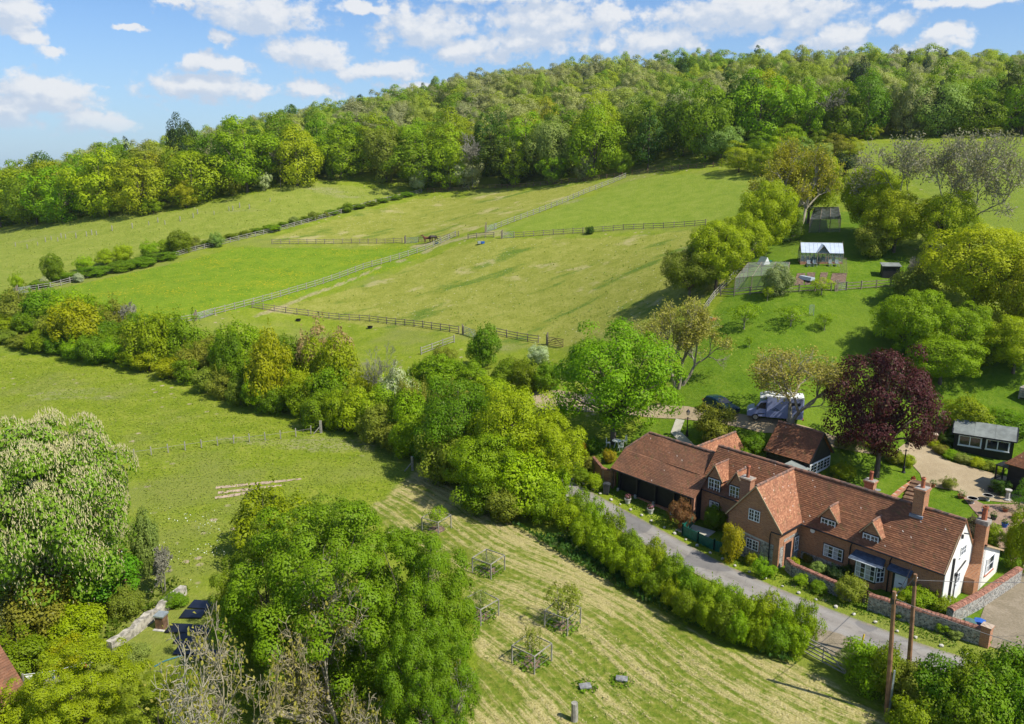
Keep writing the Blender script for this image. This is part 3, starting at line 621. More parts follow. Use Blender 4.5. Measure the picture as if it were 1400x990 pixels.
def cottage():
    t = thing('brick_cottage', 'long red brick cottage with clay tile roofs, dormers and a white gable end', 'cottage', OC, ANG)
    # main range
    gz = 3.25; rz = 6.2; ry = 2.5
    w = MB(); w.prism([(0, -.6), (5, -.6), (5, gz), (ry, rz - .12), (0, gz)], -20.4, -.03, 'x'); w.build('brick_wall', M['brick'], t)
    g = MB(); g.prism([(-.02, -.6), (5.02, -.6), (5.02, gz), (ry, rz - .06), (-.02, gz)], -.03, .03, 'x'); o = g.build('white_gable_wall', M['lime'], t)
    for k, (y0, z0, y1, z1) in enumerate(((-.32, gz - .28, ry, rz + .05), (5.3, gz - .25, ry, rz + .05))):
        MB().bar((.045, y0, z0), (.045, y1, z1), .13, .05, up=(1, 0, 0)).build('bargeboard', M['verge'], t)
    r = MB()
    roof_slope(r, (-20.6, -.32, gz - .22), (.1, -.32, gz - .22), (.1, ry, rz + .1), (-20.6, ry, rz + .1), seed=3)
    roof_slope(r, (.1, 5.32, gz - .22), (-20.6, 5.32, gz - .22), (-20.6, ry, rz + .1), (.1, ry, rz + .1), seed=4, step=.3)
    ro = r.build('main_roof', M['tile'], t)
    ridge_tiles(MB(), (-20.6, ry, rz + .1), (.1, ry, rz + .1)).build('ridge_tiles', M['ridge'], ro)
    for x0, x1 in ((-10.7, .1), (-20.6, -15.75)): MB().tube([(x0, -.36, gz - .26), (x1, -.36, gz - .26)], .055, 6).build('gutter', M['iron'], t)
    # flint plinth
    for a_ in ((-10.7, -6.9, .62), (-2.4, 0, .35)): MB().bb(a_[0], a_[1], -.03, .0, -.3, a_[2]).build('flint_plinth', M['flint'], t)
    # cross wing
    x0, x1, xa, yf = -15.55, -10.95, -13.25, -3.15
    w = MB(); w.prism([(x0, -.6), (x1, -.6), (x1, 3.3), (xa, 6.15), (x0, 3.3)], yf, .1, 'y'); w.build('cross_wing_wall', M['brick'], t)
    f = MB(); f.prism([(x0 + .05, -.5), (x1 - .45, -.5), (x1 - .45, 1.75), (x0 + .05, 2.05)], yf - .025, yf + .01, 'y'); f.build('flint_facing', M['flint'], t)
    MB().prism([(x0 + .05, 2.05), (x1 - .45, 1.75), (x1 - .45, 1.87), (x0 + .05, 2.17)], yf - .03, yf + .01, 'y').build('string_course', M['stone'], t)
    for a_ in ((yf + .2, -2.46, -.5, 1.75), (-2.45, -.3, 2.06, 2.3), (-1.0, -.1, -.3, .65)): MB().bb(x1 - .01, x1 + .02, *a_).build('flint_facing', M['flint'], t)
    r = MB()
    roof_slope(r, (x0 - .22, yf - .12, 3.12), (x0 - .22, 2.3, 3.12), (xa, 2.5, 6.3), (xa, yf - .12, 6.3), seed=5)
    roof_slope(r, (x1 + .22, 2.3, 3.12), (x1 + .22, yf - .12, 3.12), (xa, yf - .12, 6.3), (xa, 2.5, 6.3), seed=6)
    ro = r.build('cross_wing_roof', M['tile_warm'], t)
    ridge_tiles(MB(), (xa, yf - .12, 6.3), (xa, 2.5, 6.3)).build('ridge_tiles', M['ridge'], ro)
    for s in (x0 - .24, x1 + .24): MB().bar((s, yf - .14, 3.08), (xa, yf - .14, 6.27), .10, .05, up=(0, 1, 0)).build('bargeboard', M['verge'], t)
    MB().tube([(x1 + .27, yf - .1, 3.06), (x1 + .27, -.35, 3.06)], .055, 6).build('gutter', M['iron'], t)
    pipe(t, [(x1 + .2, yf - .16, 3.0), (x1 - .65, yf - .18, 3.0), (x1 - .75, yf - .12, 2.7), (x1 - .75, yf - .1, 0)])
    W = Wall(0, yf, '-y'); window(t, W, -13.75, -12.75, 3.3, 4.25, 2, 2, 3, None, None); window(t, W, -13.75, -12.65, .85, 1.72, 2, 2, 3, 'brick_bright', None, d=.03)
    W = Wall(x1, 0, '+x'); window(t, W, -.85, -.25, .75, 1.95, 1, 2, 3, 'iron', 'lead', d=.02)
    d = MB(); W.slab(d, -2.2, -1.3, .0, .06, -.1, 1.85); d.build('dark_door', M['iron'], t)
    d = MB(); W.slab(d, -2.45, -2.2, -.01, .035, -.3, 2.05); W.slab(d, -1.3, -1.05, -.01, .035, -.3, 2.05); W.slab(d, -2.2, -1.3, -.01, .035, 1.85, 2.05); d.build('brick_surround', M['brick_bright'], t)
    # front windows, bay, door
    W = Wall(0, 0, '-y')
    window(t, W, -8.85, -7.3, .95, 1.95, 2, 2, 3, 'iron', None, curtain=True)
    window(t, W, -19.5, -18.55, .95, 2.1, 2, 1, 4, 'iron', None, curtain=True)
    MB().tube([(-9.9, -.06, 2.65), (-9.9, -.01, 2.65)], .19, 16).build('round_plaque', M['white'], t)
    for px_ in (-6.75, -3.75): pipe(t, [(px_ + .2, -.34, gz - .3), (px_, -.12, gz - .75), (px_, -.1, -.1)])
    # bay
    b = MB(); b.prism([(-6.25, .1), (-6.05, -.55), (-4.45, -.55), (-4.15, .1)], -.3, .55, 'z'); b.build('bay_base', M['brick_bright'], t)
    bw = Wall(0, -.55, '-y'); window(t, bw, -6.0, -4.5, .6, 1.85, 2, 2, 3, 'iron', 'iron', curtain=True)
    s = MB(); s.prism([(-6.2, .05), (-6.03, -.5), (-4.47, -.5), (-4.2, .05)], .55, 1.95, 'z'); s.build('bay_frame', M['iron'], t)
    f = MB(); A, B = Vector((-4.44, -.54, 0)), Vector((-4.12, -.02, 0)); dd = B - A; nn = Vector((dd.y, -dd.x, 0)).normalized() * .05
    for q in (0, .5, 1): f.bar(A + dd * q + nn + Vector((0, 0, .62)), A + dd * q + nn + Vector((0, 0, 1.86)), .05)
    for z in (.63, 1.03, 1.44, 1.84): f.bar(A + nn + Vector((0, 0, z)), B + nn + Vector((0, 0, z)), .045)
    wo = f.build('window', M['white'], t); MB().face([A + nn * .5 + Vector((0, 0, .6)), B + nn * .5 + Vector((0, 0, .6)), B + nn * .5 + Vector((0, 0, 1.88)), A + nn * .5 + Vector((0, 0, 1.88))]).build('pane', M['glass'], wo)
    rb = MB(); roof_slope(rb, (-6.5, -.85, 1.98), (-3.95, -.85, 1.98), (-4.1, .0, 2.42), (-6.35, .0, 2.42), seed=8, tile=.02); rb.build('bay_roof', M['slate'], t)
    MB().bar((-6.5, -.87, 1.96), (-4.4, -.87, 1.96), .05).build('bay_gutter', M['white'], t)
    # front door
    d = MB(); d.bb(-3.3, -2.42, -.06, .0, -.05, 1.93); do = d.build('front_door', M['white'], t)
    MB().bb(-2.98, -2.74, -.075, -.055, .95, 1.03).build('letter_box', M['iron'], do)
    MB().bb(-3.45, -3.3, -.08, 0, -.1, 2.0).build('door_post', M['iron'], t)
    rb = MB(); roof_slope(rb, (-3.75, -.6, 2.0), (-2.1, -.6, 2.0), (-2.1, 0, 2.3), (-3.75, 0, 2.3), seed=9, tile=.02); rb.build('door_canopy', M['slate'], t)
    # dormers
    def dormer(cx, w, z0, z1, za, yw, nx, ny, m):
        h = w / 2; dn = MB(); zr = za
        back = lambda z: ry * (z - (gz - .1)) / (rz - gz + .1)        # where the main slope reaches height z
        dn.prism([(cx - h, z0 - .5), (cx + h, z0 - .5), (cx + h, z1 + .02), (cx, zr - .1), (cx - h, z1 + .02)], yw, yw + 1.6, 'y')
        o = dn.build('dormer', M['brick'], t)
        window(o, Wall(0, yw, '-y'), cx - h + .06, cx + h - .06, z0, z1 - .04, 2, nx, ny, 'iron', None)
        r_ = MB(); ov = .2; ye = back(zr) + .35; yb = back(z1) + .3; ze = z1 - .06
        roof_slope(r_, (cx - h - ov, yw - .12, ze), (cx - h - ov, yb, ze), (cx, ye, zr + .05), (cx, yw - .12, zr + .05), seed=int(cx * 7), step=.16)
        roof_slope(r_, (cx + h + ov, yb, ze), (cx + h + ov, yw - .12, ze), (cx, yw - .12, zr + .05), (cx, ye, zr + .05), seed=int(cx * 5), step=.16)
        rr = r_.build('dormer_roof', M[m], o); ridge_tiles(MB(), (cx, yw - .12, zr + .05), (cx, ye, zr + .05), .09, .35).build('ridge_tiles', M['ridge'], rr)
        for s in (-1, 1): MB().bar((cx + s * (h + ov), yw - .14, ze - .03), (cx, yw - .14, zr + .02), .07, .04, up=(0, 1, 0)).build('bargeboard', M['verge'], o)
        for s in (-1, 1):
            l = MB(); l.bar((cx + s * (h + .06), yw - .05, z0 - .02), (cx + s * (h + .08), yw + .75, z1 - .1), .12, .02); l.build('flashing', M['lead'], o)
    dormer(-8.75, 1.3, 3.3, 4.02, 5.0, .1, 2, 2, 'tile_warm'); dormer(-5.4, 1.3, 3.25, 3.95, 4.98, .1, 2, 2, 'tile_warm')
    dormer(-19.1, 1.3, 3.05, 4.25, 5.5, -.08, 2, 3, 'tile_warm'); dormer(-16.95, 1.3, 3.05, 4.22, 5.5, -.08, 2, 3, 'tile_warm')
    # chimneys
    chimney(t, -15.65, -.55, 3.0, 5.55, .95, .7, 1.05, 'brick_bright')
    chimney(t, -8.1, 5.4, 2.5, 6.0, .75, .6, .75, 'brick')
    chimney(t, -3.1, 2.45, 4.9, 7.75, .75, .95, .8, 'brick', flash=5.55)
    s = MB(); s.prism([(3.95, -.6), (5.55, -.6), (5.55, 1.2), (5.55, 5.45), (4.85, 5.45), (4.85, 2.3), (3.95, 1.3)], .031, .75, 'x')
    so = s.build('chimney_stack', M['brick'], t); s = MB(); s.bb(-.02, .82, 4.78, 5.62, 5.3, 5.45 + .1); s.bb(.0, .8, 4.82, 5.58, 5.55, 5.62); s.build('chimney_cap', M['mortar'], so)
    MB().lathe((.4, 5.2, 5.6), [(.2, 0), (.19, .1), (.16, .9), (.21, .92), (.2, 1.02), (.12, 1.02), (.12, .8)], 10).build('chimney_pot', M['terracotta'], so)
    # white gable details
    W = Wall(.03, 0, '+x'); window(t, W, 2.35, 3.3, 3.45, 4.2, 2, 2, 2, None, 'white', d=-.02); window(t, W, 2.35, 2.85, 1.35, 2.15, 1, 2, 2, None, 'white', d=-.02)
    d = MB(); W.slab(d, 2.2, 3.0, 0., .03, -.2, 1.25); d.build('white_door', M['white'], t)
    d = MB(); W.slab(d, 1.05, 1.22, .0, .12, -.2, 3.75); d.build('soil_pipe', M['iron'], t)
    pipe(t, [(.1, 1.95, -.2), (.1, 1.95, 2.25), (.1, 2.3, 2.4), (.1, 3.6, 2.75)], .045); MB().tube([(.1, 1.9, 2.15), (.1, 1.9, 2.35)], .13, 8).build('hopper', M['iron'], t)
    MB().bb(.05, .16, 2.05, 2.18, 5.0, 5.3).tube([(.1, 2.3, 5.35), (.35, 2.55, 5.3)], .05, 6).build('security_light', M['plastic_grey'], t)
    # white lean-to
    l = MB(); l.prism([(5.02, -.8), (9.0, -.8), (9.0, 2.0), (5.02, 3.7)], -4.5, .75, 'x'); l.build('lean_to_wall', M['lime'], t)
    r = MB(); roof_slope(r, (.9, 9.25, 1.98), (-4.6, 9.25, 1.98), (-4.6, 5.0, 3.8), (.9, 5.0, 3.8), seed=11, step=.25); r.build('lean_to_roof', M['tile'], t)
    MB().bar((.93, 9.25, 1.95), (.93, 5.0, 3.76), .12, .05, up=(1, 0, 0)).build('bargeboard', M['verge'], t)
    W = Wall(.75, 0, '+x'); window(t, W, 6.0, 7.6, .95, 2.25, 1, 2, 2, None, 'terracotta', d=-.02, curtain=True)
    # satellite dish on the rear chimney
    t2 = MB(); t2.lathe((-7.45, 5.35, 5.3), [(.02, 0), (.16, .03), (.24, .09)], 10); t2.build('satellite_dish', M['galv'], t)
    return t
cottage()

def barn():
    o = cw_(-20.4, 0, 0); t = thing('black_cart_barn', 'long low black boarded barn with a broad clay tile roof beside the lane', 'barn', o, ANG)
    L = 9.1; gz = 0.; ry = 2.5; rz = 5.45; ye = -1.5; ze = 2.45; xl = -9.4
    w = MB(); w.bb(xl + .3, -.02, -.75, 5.6, -.5, 2.75); w.build('boarded_wall', M['blackvert'], t)
    MB().prism([(-.7, 2.4), (5.6, 2.4), (ry, 5.2)], -.25, -.05, 'x').build('end_boarding', M['blackboard'], t)
    MB().prism([(-.7, 2.4), (5.6, 2.4), (4.2, 3.9), (1.0, 3.9)], xl + .35, xl + .45, 'x').build('end_boarding', M['blackboard'], t)
    p = MB(); p.bb(xl + .25, -.3, -.98, -.76, -.5, .18); p.build('brick_plinth', M['brick_bright'], t)
    for k, x in enumerate((-8.75, -6.6, -4.45, -2.3)):
        MB().bb(x - .1, x + .1, -1.0, -.78, .2, 2.7).build('oak_post', M['iron'], t)
        MB().bar((x, -.9, 1.9), (x + .6, -.9, 2.55), .1).build('brace', M['iron'], t)
        MB().lathe((x, -1.12, -.1), [(.17, 0), (.13, .35), (.11, .4), (.13, .55)], 8).build('staddle_stone', M['stone'], t)
    MB().bb(-.28, .0, -1.1, -.72, -.5, 2.5).build('brick_pier', M['brick_bright'], t)
    MB().bb(xl - .15, xl + .05, -1.2, -1.0, -.3, 2.4).build('corner_post', M['brownwood'], t)
    hx = xl + 1.35; zm = 3.9; f = (zm - ze) / (rz - ze); ym = ye + (ry - ye) * f
    r = MB()
    roof_slope(r, (xl, ye, ze), (.25, ye, ze), (.25, ym, zm), (xl, ym, zm), seed=21)
    roof_slope(r, (xl, ym, zm), (.25, ym, zm), (.25, ry, rz), (hx, ry, rz), seed=22)
    yb = 6.3
    roof_slope(r, (.25, yb, ze), (xl, yb, ze), (xl, yb - (yb - ry) * f, zm), (.25, yb - (yb - ry) * f, zm), seed=23, step=.3)
    roof_slope(r, (.25, yb - (yb - ry) * f, zm), (xl, yb - (yb - ry) * f, zm), (hx, ry, rz), (.25, ry, rz), seed=24, step=.3)
    roof_slope(r, (xl, yb - (yb - ry) * f, zm), (xl, ym, zm), (hx, ry - .02, rz), (hx, ry + .02, rz), seed=25)
    ro = r.build('barn_roof', M['tile_dull'], t)
    ridge_tiles(MB(), (hx, ry, rz + .03), (.25, ry, rz + .03)).build('ridge_tiles', M['ridge'], ro); ridge_tiles(MB(), (xl, ym, zm + .03), (hx, ry, rz + .03), .1, .3).build('hip_tiles', M['ridge'], ro)
    MB().tube([(xl, ye - .04, ze - .05), (.25, ye - .04, ze - .05)], .05, 6).build('gutter', M['iron'], t)
    # brick rear range
    t2 = thing('rear_brick_range', 'small brick range with an orange tile roof behind the black barn', 'outbuilding', cw_(-24.3, 3.2, 0), ANG)
    w = MB(); w.prism([(-1.3, -.5), (1.3, -.5), (1.3, 2.75), (0, 4.5), (-1.3, 2.75)], 0, 7.6, 'y'); w.build('brick_wall', M['brick_bright'], t2)
    r = MB(); roof_slope(r, (1.55, 7.85, 2.6), (1.55, -.1, 2.6), (0, -.1, 4.65), (0, 7.85, 4.65), seed=31); roof_slope(r, (-1.55, -.1, 2.6), (-1.55, 7.85, 2.6), (0, 7.85, 4.65), (0, -.1, 4.65), seed=32)
    ro = r.build('tile_roof', M['tile_warm'], t2); ridge_tiles(MB(), (0, -.1, 4.66), (0, 7.85, 4.66)).build('ridge_tiles', M['ridge'], ro)
barn()

def garage():
    t = thing('black_garage', 'black weatherboarded garage with clay tile roof and white windows in its gable', 'garage', cw_(-21.4, 11.8, 0), ANG)
    L = 4.85; D = 4.55; g = H(*cw_(-19, 14)[:2]) - .6
    w = MB(); w.prism([(.2, g), (D - .2, g), (D - .2, 3.35), (D / 2, 5.6), (.2, 3.35)], .15, L - .2, 'x'); w.build('boarded_wall', M['blackboard'], t)
    r = MB(); roof_slope(r, (0, -.05, 3.3), (L, -.05, 3.3), (L, D / 2, 5.8), (0, D / 2, 5.8), seed=41); roof_slope(r, (L, D + .05, 3.3), (0, D + .05, 3.3), (0, D / 2, 5.8), (L, D / 2, 5.8), seed=42)
    ro = r.build('tile_roof', M['tile'], t); ridge_tiles(MB(), (0, D / 2, 5.82), (L, D / 2, 5.82)).build('ridge_tiles', M['ridge'], ro)
    for y0, y1 in ((-.08, D / 2), (D + .08, D / 2)): MB().bar((L + .03, y0, 3.24), (L + .03, y1, 5.76), .14, .06, up=(1, 0, 0)).build('bargeboard', M['iron'], t)
    W = Wall(L - .2, 0, '+x'); window(t, W, .45, D - .3, 1.95, 2.95, 3, 2, 3, 'white', 'white')
    # little felt-roofed porch at the near corner
    p = MB(); p.prism([(3.0, 3.05), (4.9, 2.75), (4.9, 2.83), (3.0, 3.13)], -1.5, -.02, 'y'); p.build('porch_roof', M['slate'] if 0 else M['felt'], t)
    for x in (3.1, 4.8): MB().bb(x - .05, x + .05, -1.45, -1.35, .3, 2.8).build('porch_post', M['white'], t)
    MB().bb(3.2, 4.7, -1.44, -1.38, .3, 2.55).build('porch_screen', M['white'], t)
garage()

def summerhouse():
    a = at_z(1303.5, 590, 4.2); b = at_z(1390, 603, 4.2); d = b[:2] - a[:2]; L = float(np.hypot(*d)); rz_ = math.atan2(d[1], d[0])
    t = thing('black_summerhouse', 'black boarded summerhouse with grey felt roof and two wide white windows', 'summerhouse', (a[0], a[1], 0), rz_)
    g = 1.5; D = 3.2; e = 4.1
    w = MB(); w.prism([(.3, g), (D, g), (D, e), (D * .58, e + .9), (.3, e)], .15, L - .15, 'x'); w.build('boarded_wall', M['blackboard'], t)
    r = MB()
    for y0, y1 in ((0, D * .58), (D + .3, D * .58)):
        for k in range(3): roof_slope(r, (L * k / 3 - (.05 if k == 0 else 0), y0, e - .05), (L * (k + 1) / 3 - .012, y0, e - .05), (L * (k + 1) / 3 - .012, y1, e + .95), (L * k / 3 - (.05 if k == 0 else 0), y1, e + .95), step=1.0, seed=k, tile=.004, jit=.004)
    r.build('felt_roof', M['felt'], t)
    MB().bar((-.05, -.02, e - .08), (L + .05, -.02, e - .08), .05, .12).build('fascia', M['iron'], t)
    for s in (-.06, L + .06): MB().bar((s, -.02, e - .05), (s, D * .58, e + .93), .04, .12, up=(1, 0, 0)).build('bargeboard', M['iron'], t)
    W = Wall(0, .3, '-y'); window(t, W, .6, L * .46, e - 1.25, e - .25, 2, 1, 1, 'white', 'white'); window(t, W, L * .55, L - .55, e - 1.25, e - .25, 2, 1, 1, 'white', 'white')
summerhouse()

def shed():
    q = at_z(1374, 632, 4.0); t = thing('black_tiled_outbuilding', 'black boarded outbuilding with clay tile roof at the edge of the gravel court', 'outbuilding', (q[0], q[1], 0), math.atan2(-1.9, .95) + .12)
    w = MB(); w.bb(.25, 6, .25, 4.6, .0, 3.95); w.build('boarded_wall', M['blackboard'], t)
    r = MB(); roof_slope(r, (0, 0, 3.9), (6.2, 0, 3.9), (6.2, 2.4, 5.9), (1.6, 2.4, 5.9), seed=51); roof_slope(r, (0, 4.8, 3.9), (0, 0, 3.9), (1.6, 2.4, 5.9), (1.6, 2.42, 5.9), seed=52); roof_slope(r, (6.2, 4.8, 3.9), (0, 4.8, 3.9), (1.6, 2.4, 5.9), (6.2, 2.4, 5.9), seed=53, step=.3)
    r.build('tile_roof', M['tile'], t)
    p = MB()
    for x, y in ((-.9, .6), (-.9, 2.0)): p.bb(x - .06, x + .06, y - .06, y + .06, 1.0, 3.3)
    p.bb(-1.0, .3, .5, 2.1, 3.28, 3.36); p.bb(-.95, -.9, .6, 2.0, 1.9, 1.98); p.bb(-.95, .25, .55, .62, 1.9, 1.98); p.build('open_porch', M['iron'], t)
shed()

def corner_house():
    a = gv(18, 985); t = thing('red_roofed_house', 'corner of a red tiled roof at the bottom left edge', 'house', (-28.6, 34.6, 0), R(-32))
    w = MB(); w.bb(-7.5, .0, -3, 3.6, -.5, 3.0); w.build('brick_wall', M['brick'], t)
    r = MB(); roof_slope(r, (.4, -3.2, 2.8), (.4, 3.9, 2.8), (-3.5, 3.9, 6.0), (-3.5, -3.2, 6.0), seed=61); roof_slope(r, (-7.6, 3.9, 2.8), (-7.6, -3.2, 2.8), (-3.5, -3.2, 6.0), (-3.5, 3.9, 6.0), seed=62)
    ro = r.build('tile_roof', M['tile_dull'], t); ridge_tiles(MB(), (-3.5, -3.2, 6.03), (-3.5, 3.9, 6.03)).build('ridge_tiles', M['terracotta'], ro)
corner_house()

def greenhouse():
    a = G(1094, 362); b = G(1152, 361); d = (b - a)[:2]; L = float(np.hypot(*d)); z = (a[2] + b[2]) / 2 - .1
    t = thing('white_roofed_greenhouse', 'Victorian style greenhouse with pale whitened roof and gabled porch in the upper garden', 'greenhouse', (a[0], a[1], z), math.atan2(d[1], d[0]))
    D = 2.6; e = 1.75; rz_ = 3.0
    k = MB(); k.bb(0, L, 0, D, -.6, .45); k.build('brick_base', M['brick_bright'], t)
    f = MB(); n = 10
    for i in range(n + 1):
        x = L * i / n
        for y in (0, D): f.bb(x - .03, x + .03, y - .03, y + .03, .45, e)
    for y in (0, D): f.bar((0, y, e), (L, y, e), .08); f.bar((0, y, 1.1), (L, y, 1.1), .035)
    for x in (0, L): f.bar((x, 0, e), (x, D / 2, rz_), .07); f.bar((x, D, e), (x, D / 2, rz_), .07); f.bb(x - .03, x + .03, D / 2 - .03, D / 2 + .03, .45, rz_ + .35)
    cx = L * .5; hw = .75
    for s in (-1, 1): f.bb(cx + s * hw - .05, cx + s * hw + .05, -.85, -.75, 0, e + .1); f.bar((cx + s * (hw + .1), -.82, e), (cx, -.82, rz_ - .1), .09)
    f.bb(cx - .4, cx - .35, -.83, -.77, 0, e); f.bb(cx + .35, cx + .4, -.83, -.77, 0, e); f.bar((cx - hw, -.8, e), (cx + hw, -.8, e), .07)
    f.build('frame', M['oak'], t)
    g = MB(); g.face([(0, 0, .45), (L, 0, .45), (L, 0, e), (0, 0, e)]); g.face([(0, D, .45), (L, D, .45), (L, D, e), (0, D, e)])
    for x in (0, L): g.face([(x, 0, .45), (x, D, .45), (x, D, e), (x, D / 2, rz_), (x, 0, e)])
    g.build('wall_glass', M['ghglass'], t)
    r = MB()
    for i in range(n):
        x0, x1 = L * i / n + .012, L * (i + 1) / n - .012
        r.prism([(-.1, e - .03), (D / 2, rz_), (D / 2, rz_ + .04), (-.1, e + .01)], x0, x1, 'x'); r.prism([(D + .1, e - .03), (D / 2, rz_), (D / 2, rz_ + .04), (D + .1, e + .01)], x0, x1, 'x')
    r.build('roof_panes', M['ghroof'], t)
    r = MB()
    for s in (-1, 1): r.prism([(cx + s * (hw + .12), e + .02), (cx, rz_ - .08), (cx, rz_ - .04), (cx + s * (hw + .12), e + .07)], -.9, D / 2 - .2, 'y')
    r.build('porch_roof', M['ghroof'], t); MB().bar((0, D / 2, rz_ + .06), (L, D / 2, rz_ + .06), .07).build('ridge', M['white'], t)
    s = MB()
    for i in range(7):
        x = L * (i + .7) / 8; s.box((x, 1.6, .75), (.35, .5, .6)); 
    s.build('staging_plants', M['green'], t)
    for i, fx in enumerate((.18, .32, .68, .84)):
        c = thing('garden_chair', ('pale garden chair at the left end of the greenhouse front', 'pale garden chair just left of the greenhouse porch', 'pale garden chair just right of the greenhouse porch', 'pale garden chair at the right end of the greenhouse front')[i], 'chair', (*(a[:2] + d / L * L * fx + np.array([d[1], -d[0]]) / L * .9), z), 0)
        zz = H(c.location.x, c.location.y); c.location.z = zz
        MB().bb(-.25, .25, -.25, .25, .38, .44).build('seat', M['galv'], c); MB().bb(-.25, .25, .22, .27, .44, .9).build('backrest', M['galv'], c)
        for sx in (-.22, .22):
            for sy in (-.22, .22): MB().bb(sx - .025, sx + .025, sy - .025, sy + .025, -.05, .38).build('leg', M['galv'], c)
greenhouse()

def net_cage(name, label, base, ht, net, post, roofz=0.):
    """posts round a ground outline, net over them"""
    base = [np.array(q) for q in base]; c = sum(base) / 4; t = thing(name, label, 'netted cage', (*c, H(*c)))
    def P3(q, h): return Vector((q[0] - c[0], q[1] - c[1], H(*q) - H(*c) + h))
    n = 4; g = [[base[0] + (base[1] - base[0]) * u + (base[3] - base[0] + (base[2] - base[1] - base[3] + base[0]) * u) * v for u in np.linspace(0, 1, n)] for v in np.linspace(0, 1, n)]
    f = MB()
    for i in range(n):
        for j in range(n):
            if i in (0, n - 1) or j in (0, n - 1) : MB().bar(P3(g[i][j], -.2), P3(g[i][j], ht), .09).build('post', M[post], t)
            if j < n - 1: f.bar(P3(g[i][j], ht), P3(g[i][j + 1], ht), .06)
            if i < n - 1: f.bar(P3(g[i][j], ht), P3(g[i + 1][j], ht), .06)
    f.build('top_rails', M[post], t)
    k = MB()
    for i in range(n - 1):
        for j in range(n - 1):
            m = (g[i][j] + g[i + 1][j + 1]) / 2; top = [P3(q, ht + .02) for q in (g[i][j], g[i][j + 1], g[i + 1][j + 1], g[i + 1][j])]; mid = P3(m, ht - roofz)
            for a_, b_ in zip(top, top[1:] + top[:1]): k.face([a_, b_, mid])
    k.build('roof_net', M[net], t)
    k = MB(); B = base + base[:1]
    for a_, b_ in zip(B, B[1:]): k.face([P3(a_, 0), P3(b_, 0), P3(b_, ht), P3(a_, ht)])
    k.build('side_net', M['net'], t)
net_cage('fruit_cage', 'large pale netted fruit cage beside the vegetable beds', [G(1004, 400)[:2], G(1074, 396)[:2], G(1078, 378)[:2], G(1022, 378)[:2]], 2.0, 'net', 'oak')
net_cage('netted_hen_run', 'dark netted timber run above the greenhouse', [G(1106, 318)[:2], G(1148, 317)[:2], G(1145, 300)[:2], G(1112, 300)[:2]], 2.1, 'darknet', 'oak', .25)

def gshed():
    p = gv(1216, 378); t = thing('dark_green_shed', 'small dark green garden shed with pale lid under the golden trees', 'shed', p, R(-12))
    MB().bb(-1.1, 1.1, -.7, .7, -.4, 1.5).build('boarded_wall', M['blackboard'], t); r = MB(); r.prism([(-.85, 1.45), (.85, 1.75), (.85, 1.83), (-.85, 1.53)], -1.25, 1.25, 'x'); r.build('lid_roof', M['felt'], t)
    p = gv(1396, 541); t = thing('compost_bay', 'weathered timber compost bays at the right edge above the summerhouse', 'compost bay', p, R(-50))
    for k in range(3):
        b = MB(); b.bb(-.06 + k * 1.2, .06 + k * 1.2, -.7, .7, -.2, 1.1); b.build('partition', M['greyoak'], t)
    for k in range(5): MB().bb(0, 2.4, -.74, -.68, .0 + k * .22, .18 + k * .22).build('slat', M['greyoak'], t)
    MB().bb(.08, 1.12, -.6, .6, -.1, .75).bb(1.28, 2.3, -.6, .6, -.1, .6).build('compost', M['soil'], t)
gshed()

# ---------------------------------------------------------------- fences, walls, gates
def resample(pts, step):
    pts = [np.array(p, float) for p in pts]; out = [pts[0]]; acc = 0.
    for a, b in zip(pts, pts[1:]):
        L = np.hypot(*(b - a)); d = (b - a) / L; x = step - acc
        while x <= L: out.append(a + d * x); x += step
        acc = L - (x - step)
    return out
_postmesh = {}
def fence(label, px, m='oak', h=1.2, rails=3, step=2.1, pw=.13, rw=.10, name='post_and_rail_fence'):
    P_ = resample([G(*p)[:2] for p in px], step); zs = HN(np.array(P_)); o = P_[0]; t = thing(name, label, 'fence', (*o, zs[0]))
    key = (m, h, pw)
    if key not in _postmesh: _postmesh[key] = MB().bb(-pw / 2, pw / 2, -pw / 2, pw / 2, -.4, h).mesh('post', M[m])
    for p, z in zip(P_, zs):
        q = link('post', _postmesh[key], t); q.location = (p[0] - o[0], p[1] - o[1], z - zs[0] + random.uniform(-.04, .04)); q.rotation_euler = (random.uniform(-.03, .03), random.uniform(-.03, .03), random.random() * 3)
    for k in range(rails):
        zz = h * (k + .7) / (rails - .05) - .06; r = MB()
        for a, b, za, zb in zip(P_, P_[1:], zs, zs[1:]): r.bar((*(a - o), za - zs[0] + zz + random.uniform(-.02, .02)), (*(b - o), zb - zs[0] + zz + random.uniform(-.02, .02)), .045, rw)
        r.build('rail', M[m], t)
    return t
fence('long hedge-lined rail fence between the far left meadow and the lush paddock', [(20, 402), (75, 393), (130, 377), (200, 362), (260, 345), (330, 328), (385, 315), (450, 297), (520, 277), (578, 263)], 'greyoak')
fence('shaded rail fence along the foot of the wood', [(584, 263), (660, 258), (720, 256), (800, 248), (858, 241)], 'brownwood')
fence('dark rail fence at the wood corner above the far right paddock', [(864, 239), (930, 232), (990, 228)], 'brownwood')
fence('pale rail fence climbing diagonally from the hedge to the paddock crossing', [(232, 446), (268, 438), (292, 431), (345, 417), (400, 401), (500, 367), (585, 341), (626, 322)], 'greyoak', 1.3)
fence('pale rail fence climbing from the paddock crossing to the wood corner', [(676, 314), (740, 290), (800, 265), (860, 241)], 'greyoak', 1.3)
fence('rail fence behind the horses', [(372, 334), (480, 333), (552, 332)], 'oak'); fence('short rail fence just right of the horses', [(572, 331), (600, 330), (628, 323)], 'oak')
fence('brown rail fence running right from the blue trough', [(640, 327), (686, 325)], 'oak'); fence('rail fence across the slope to the garden trees', [(703, 325), (760, 321), (860, 314), (966, 308)], 'oak')
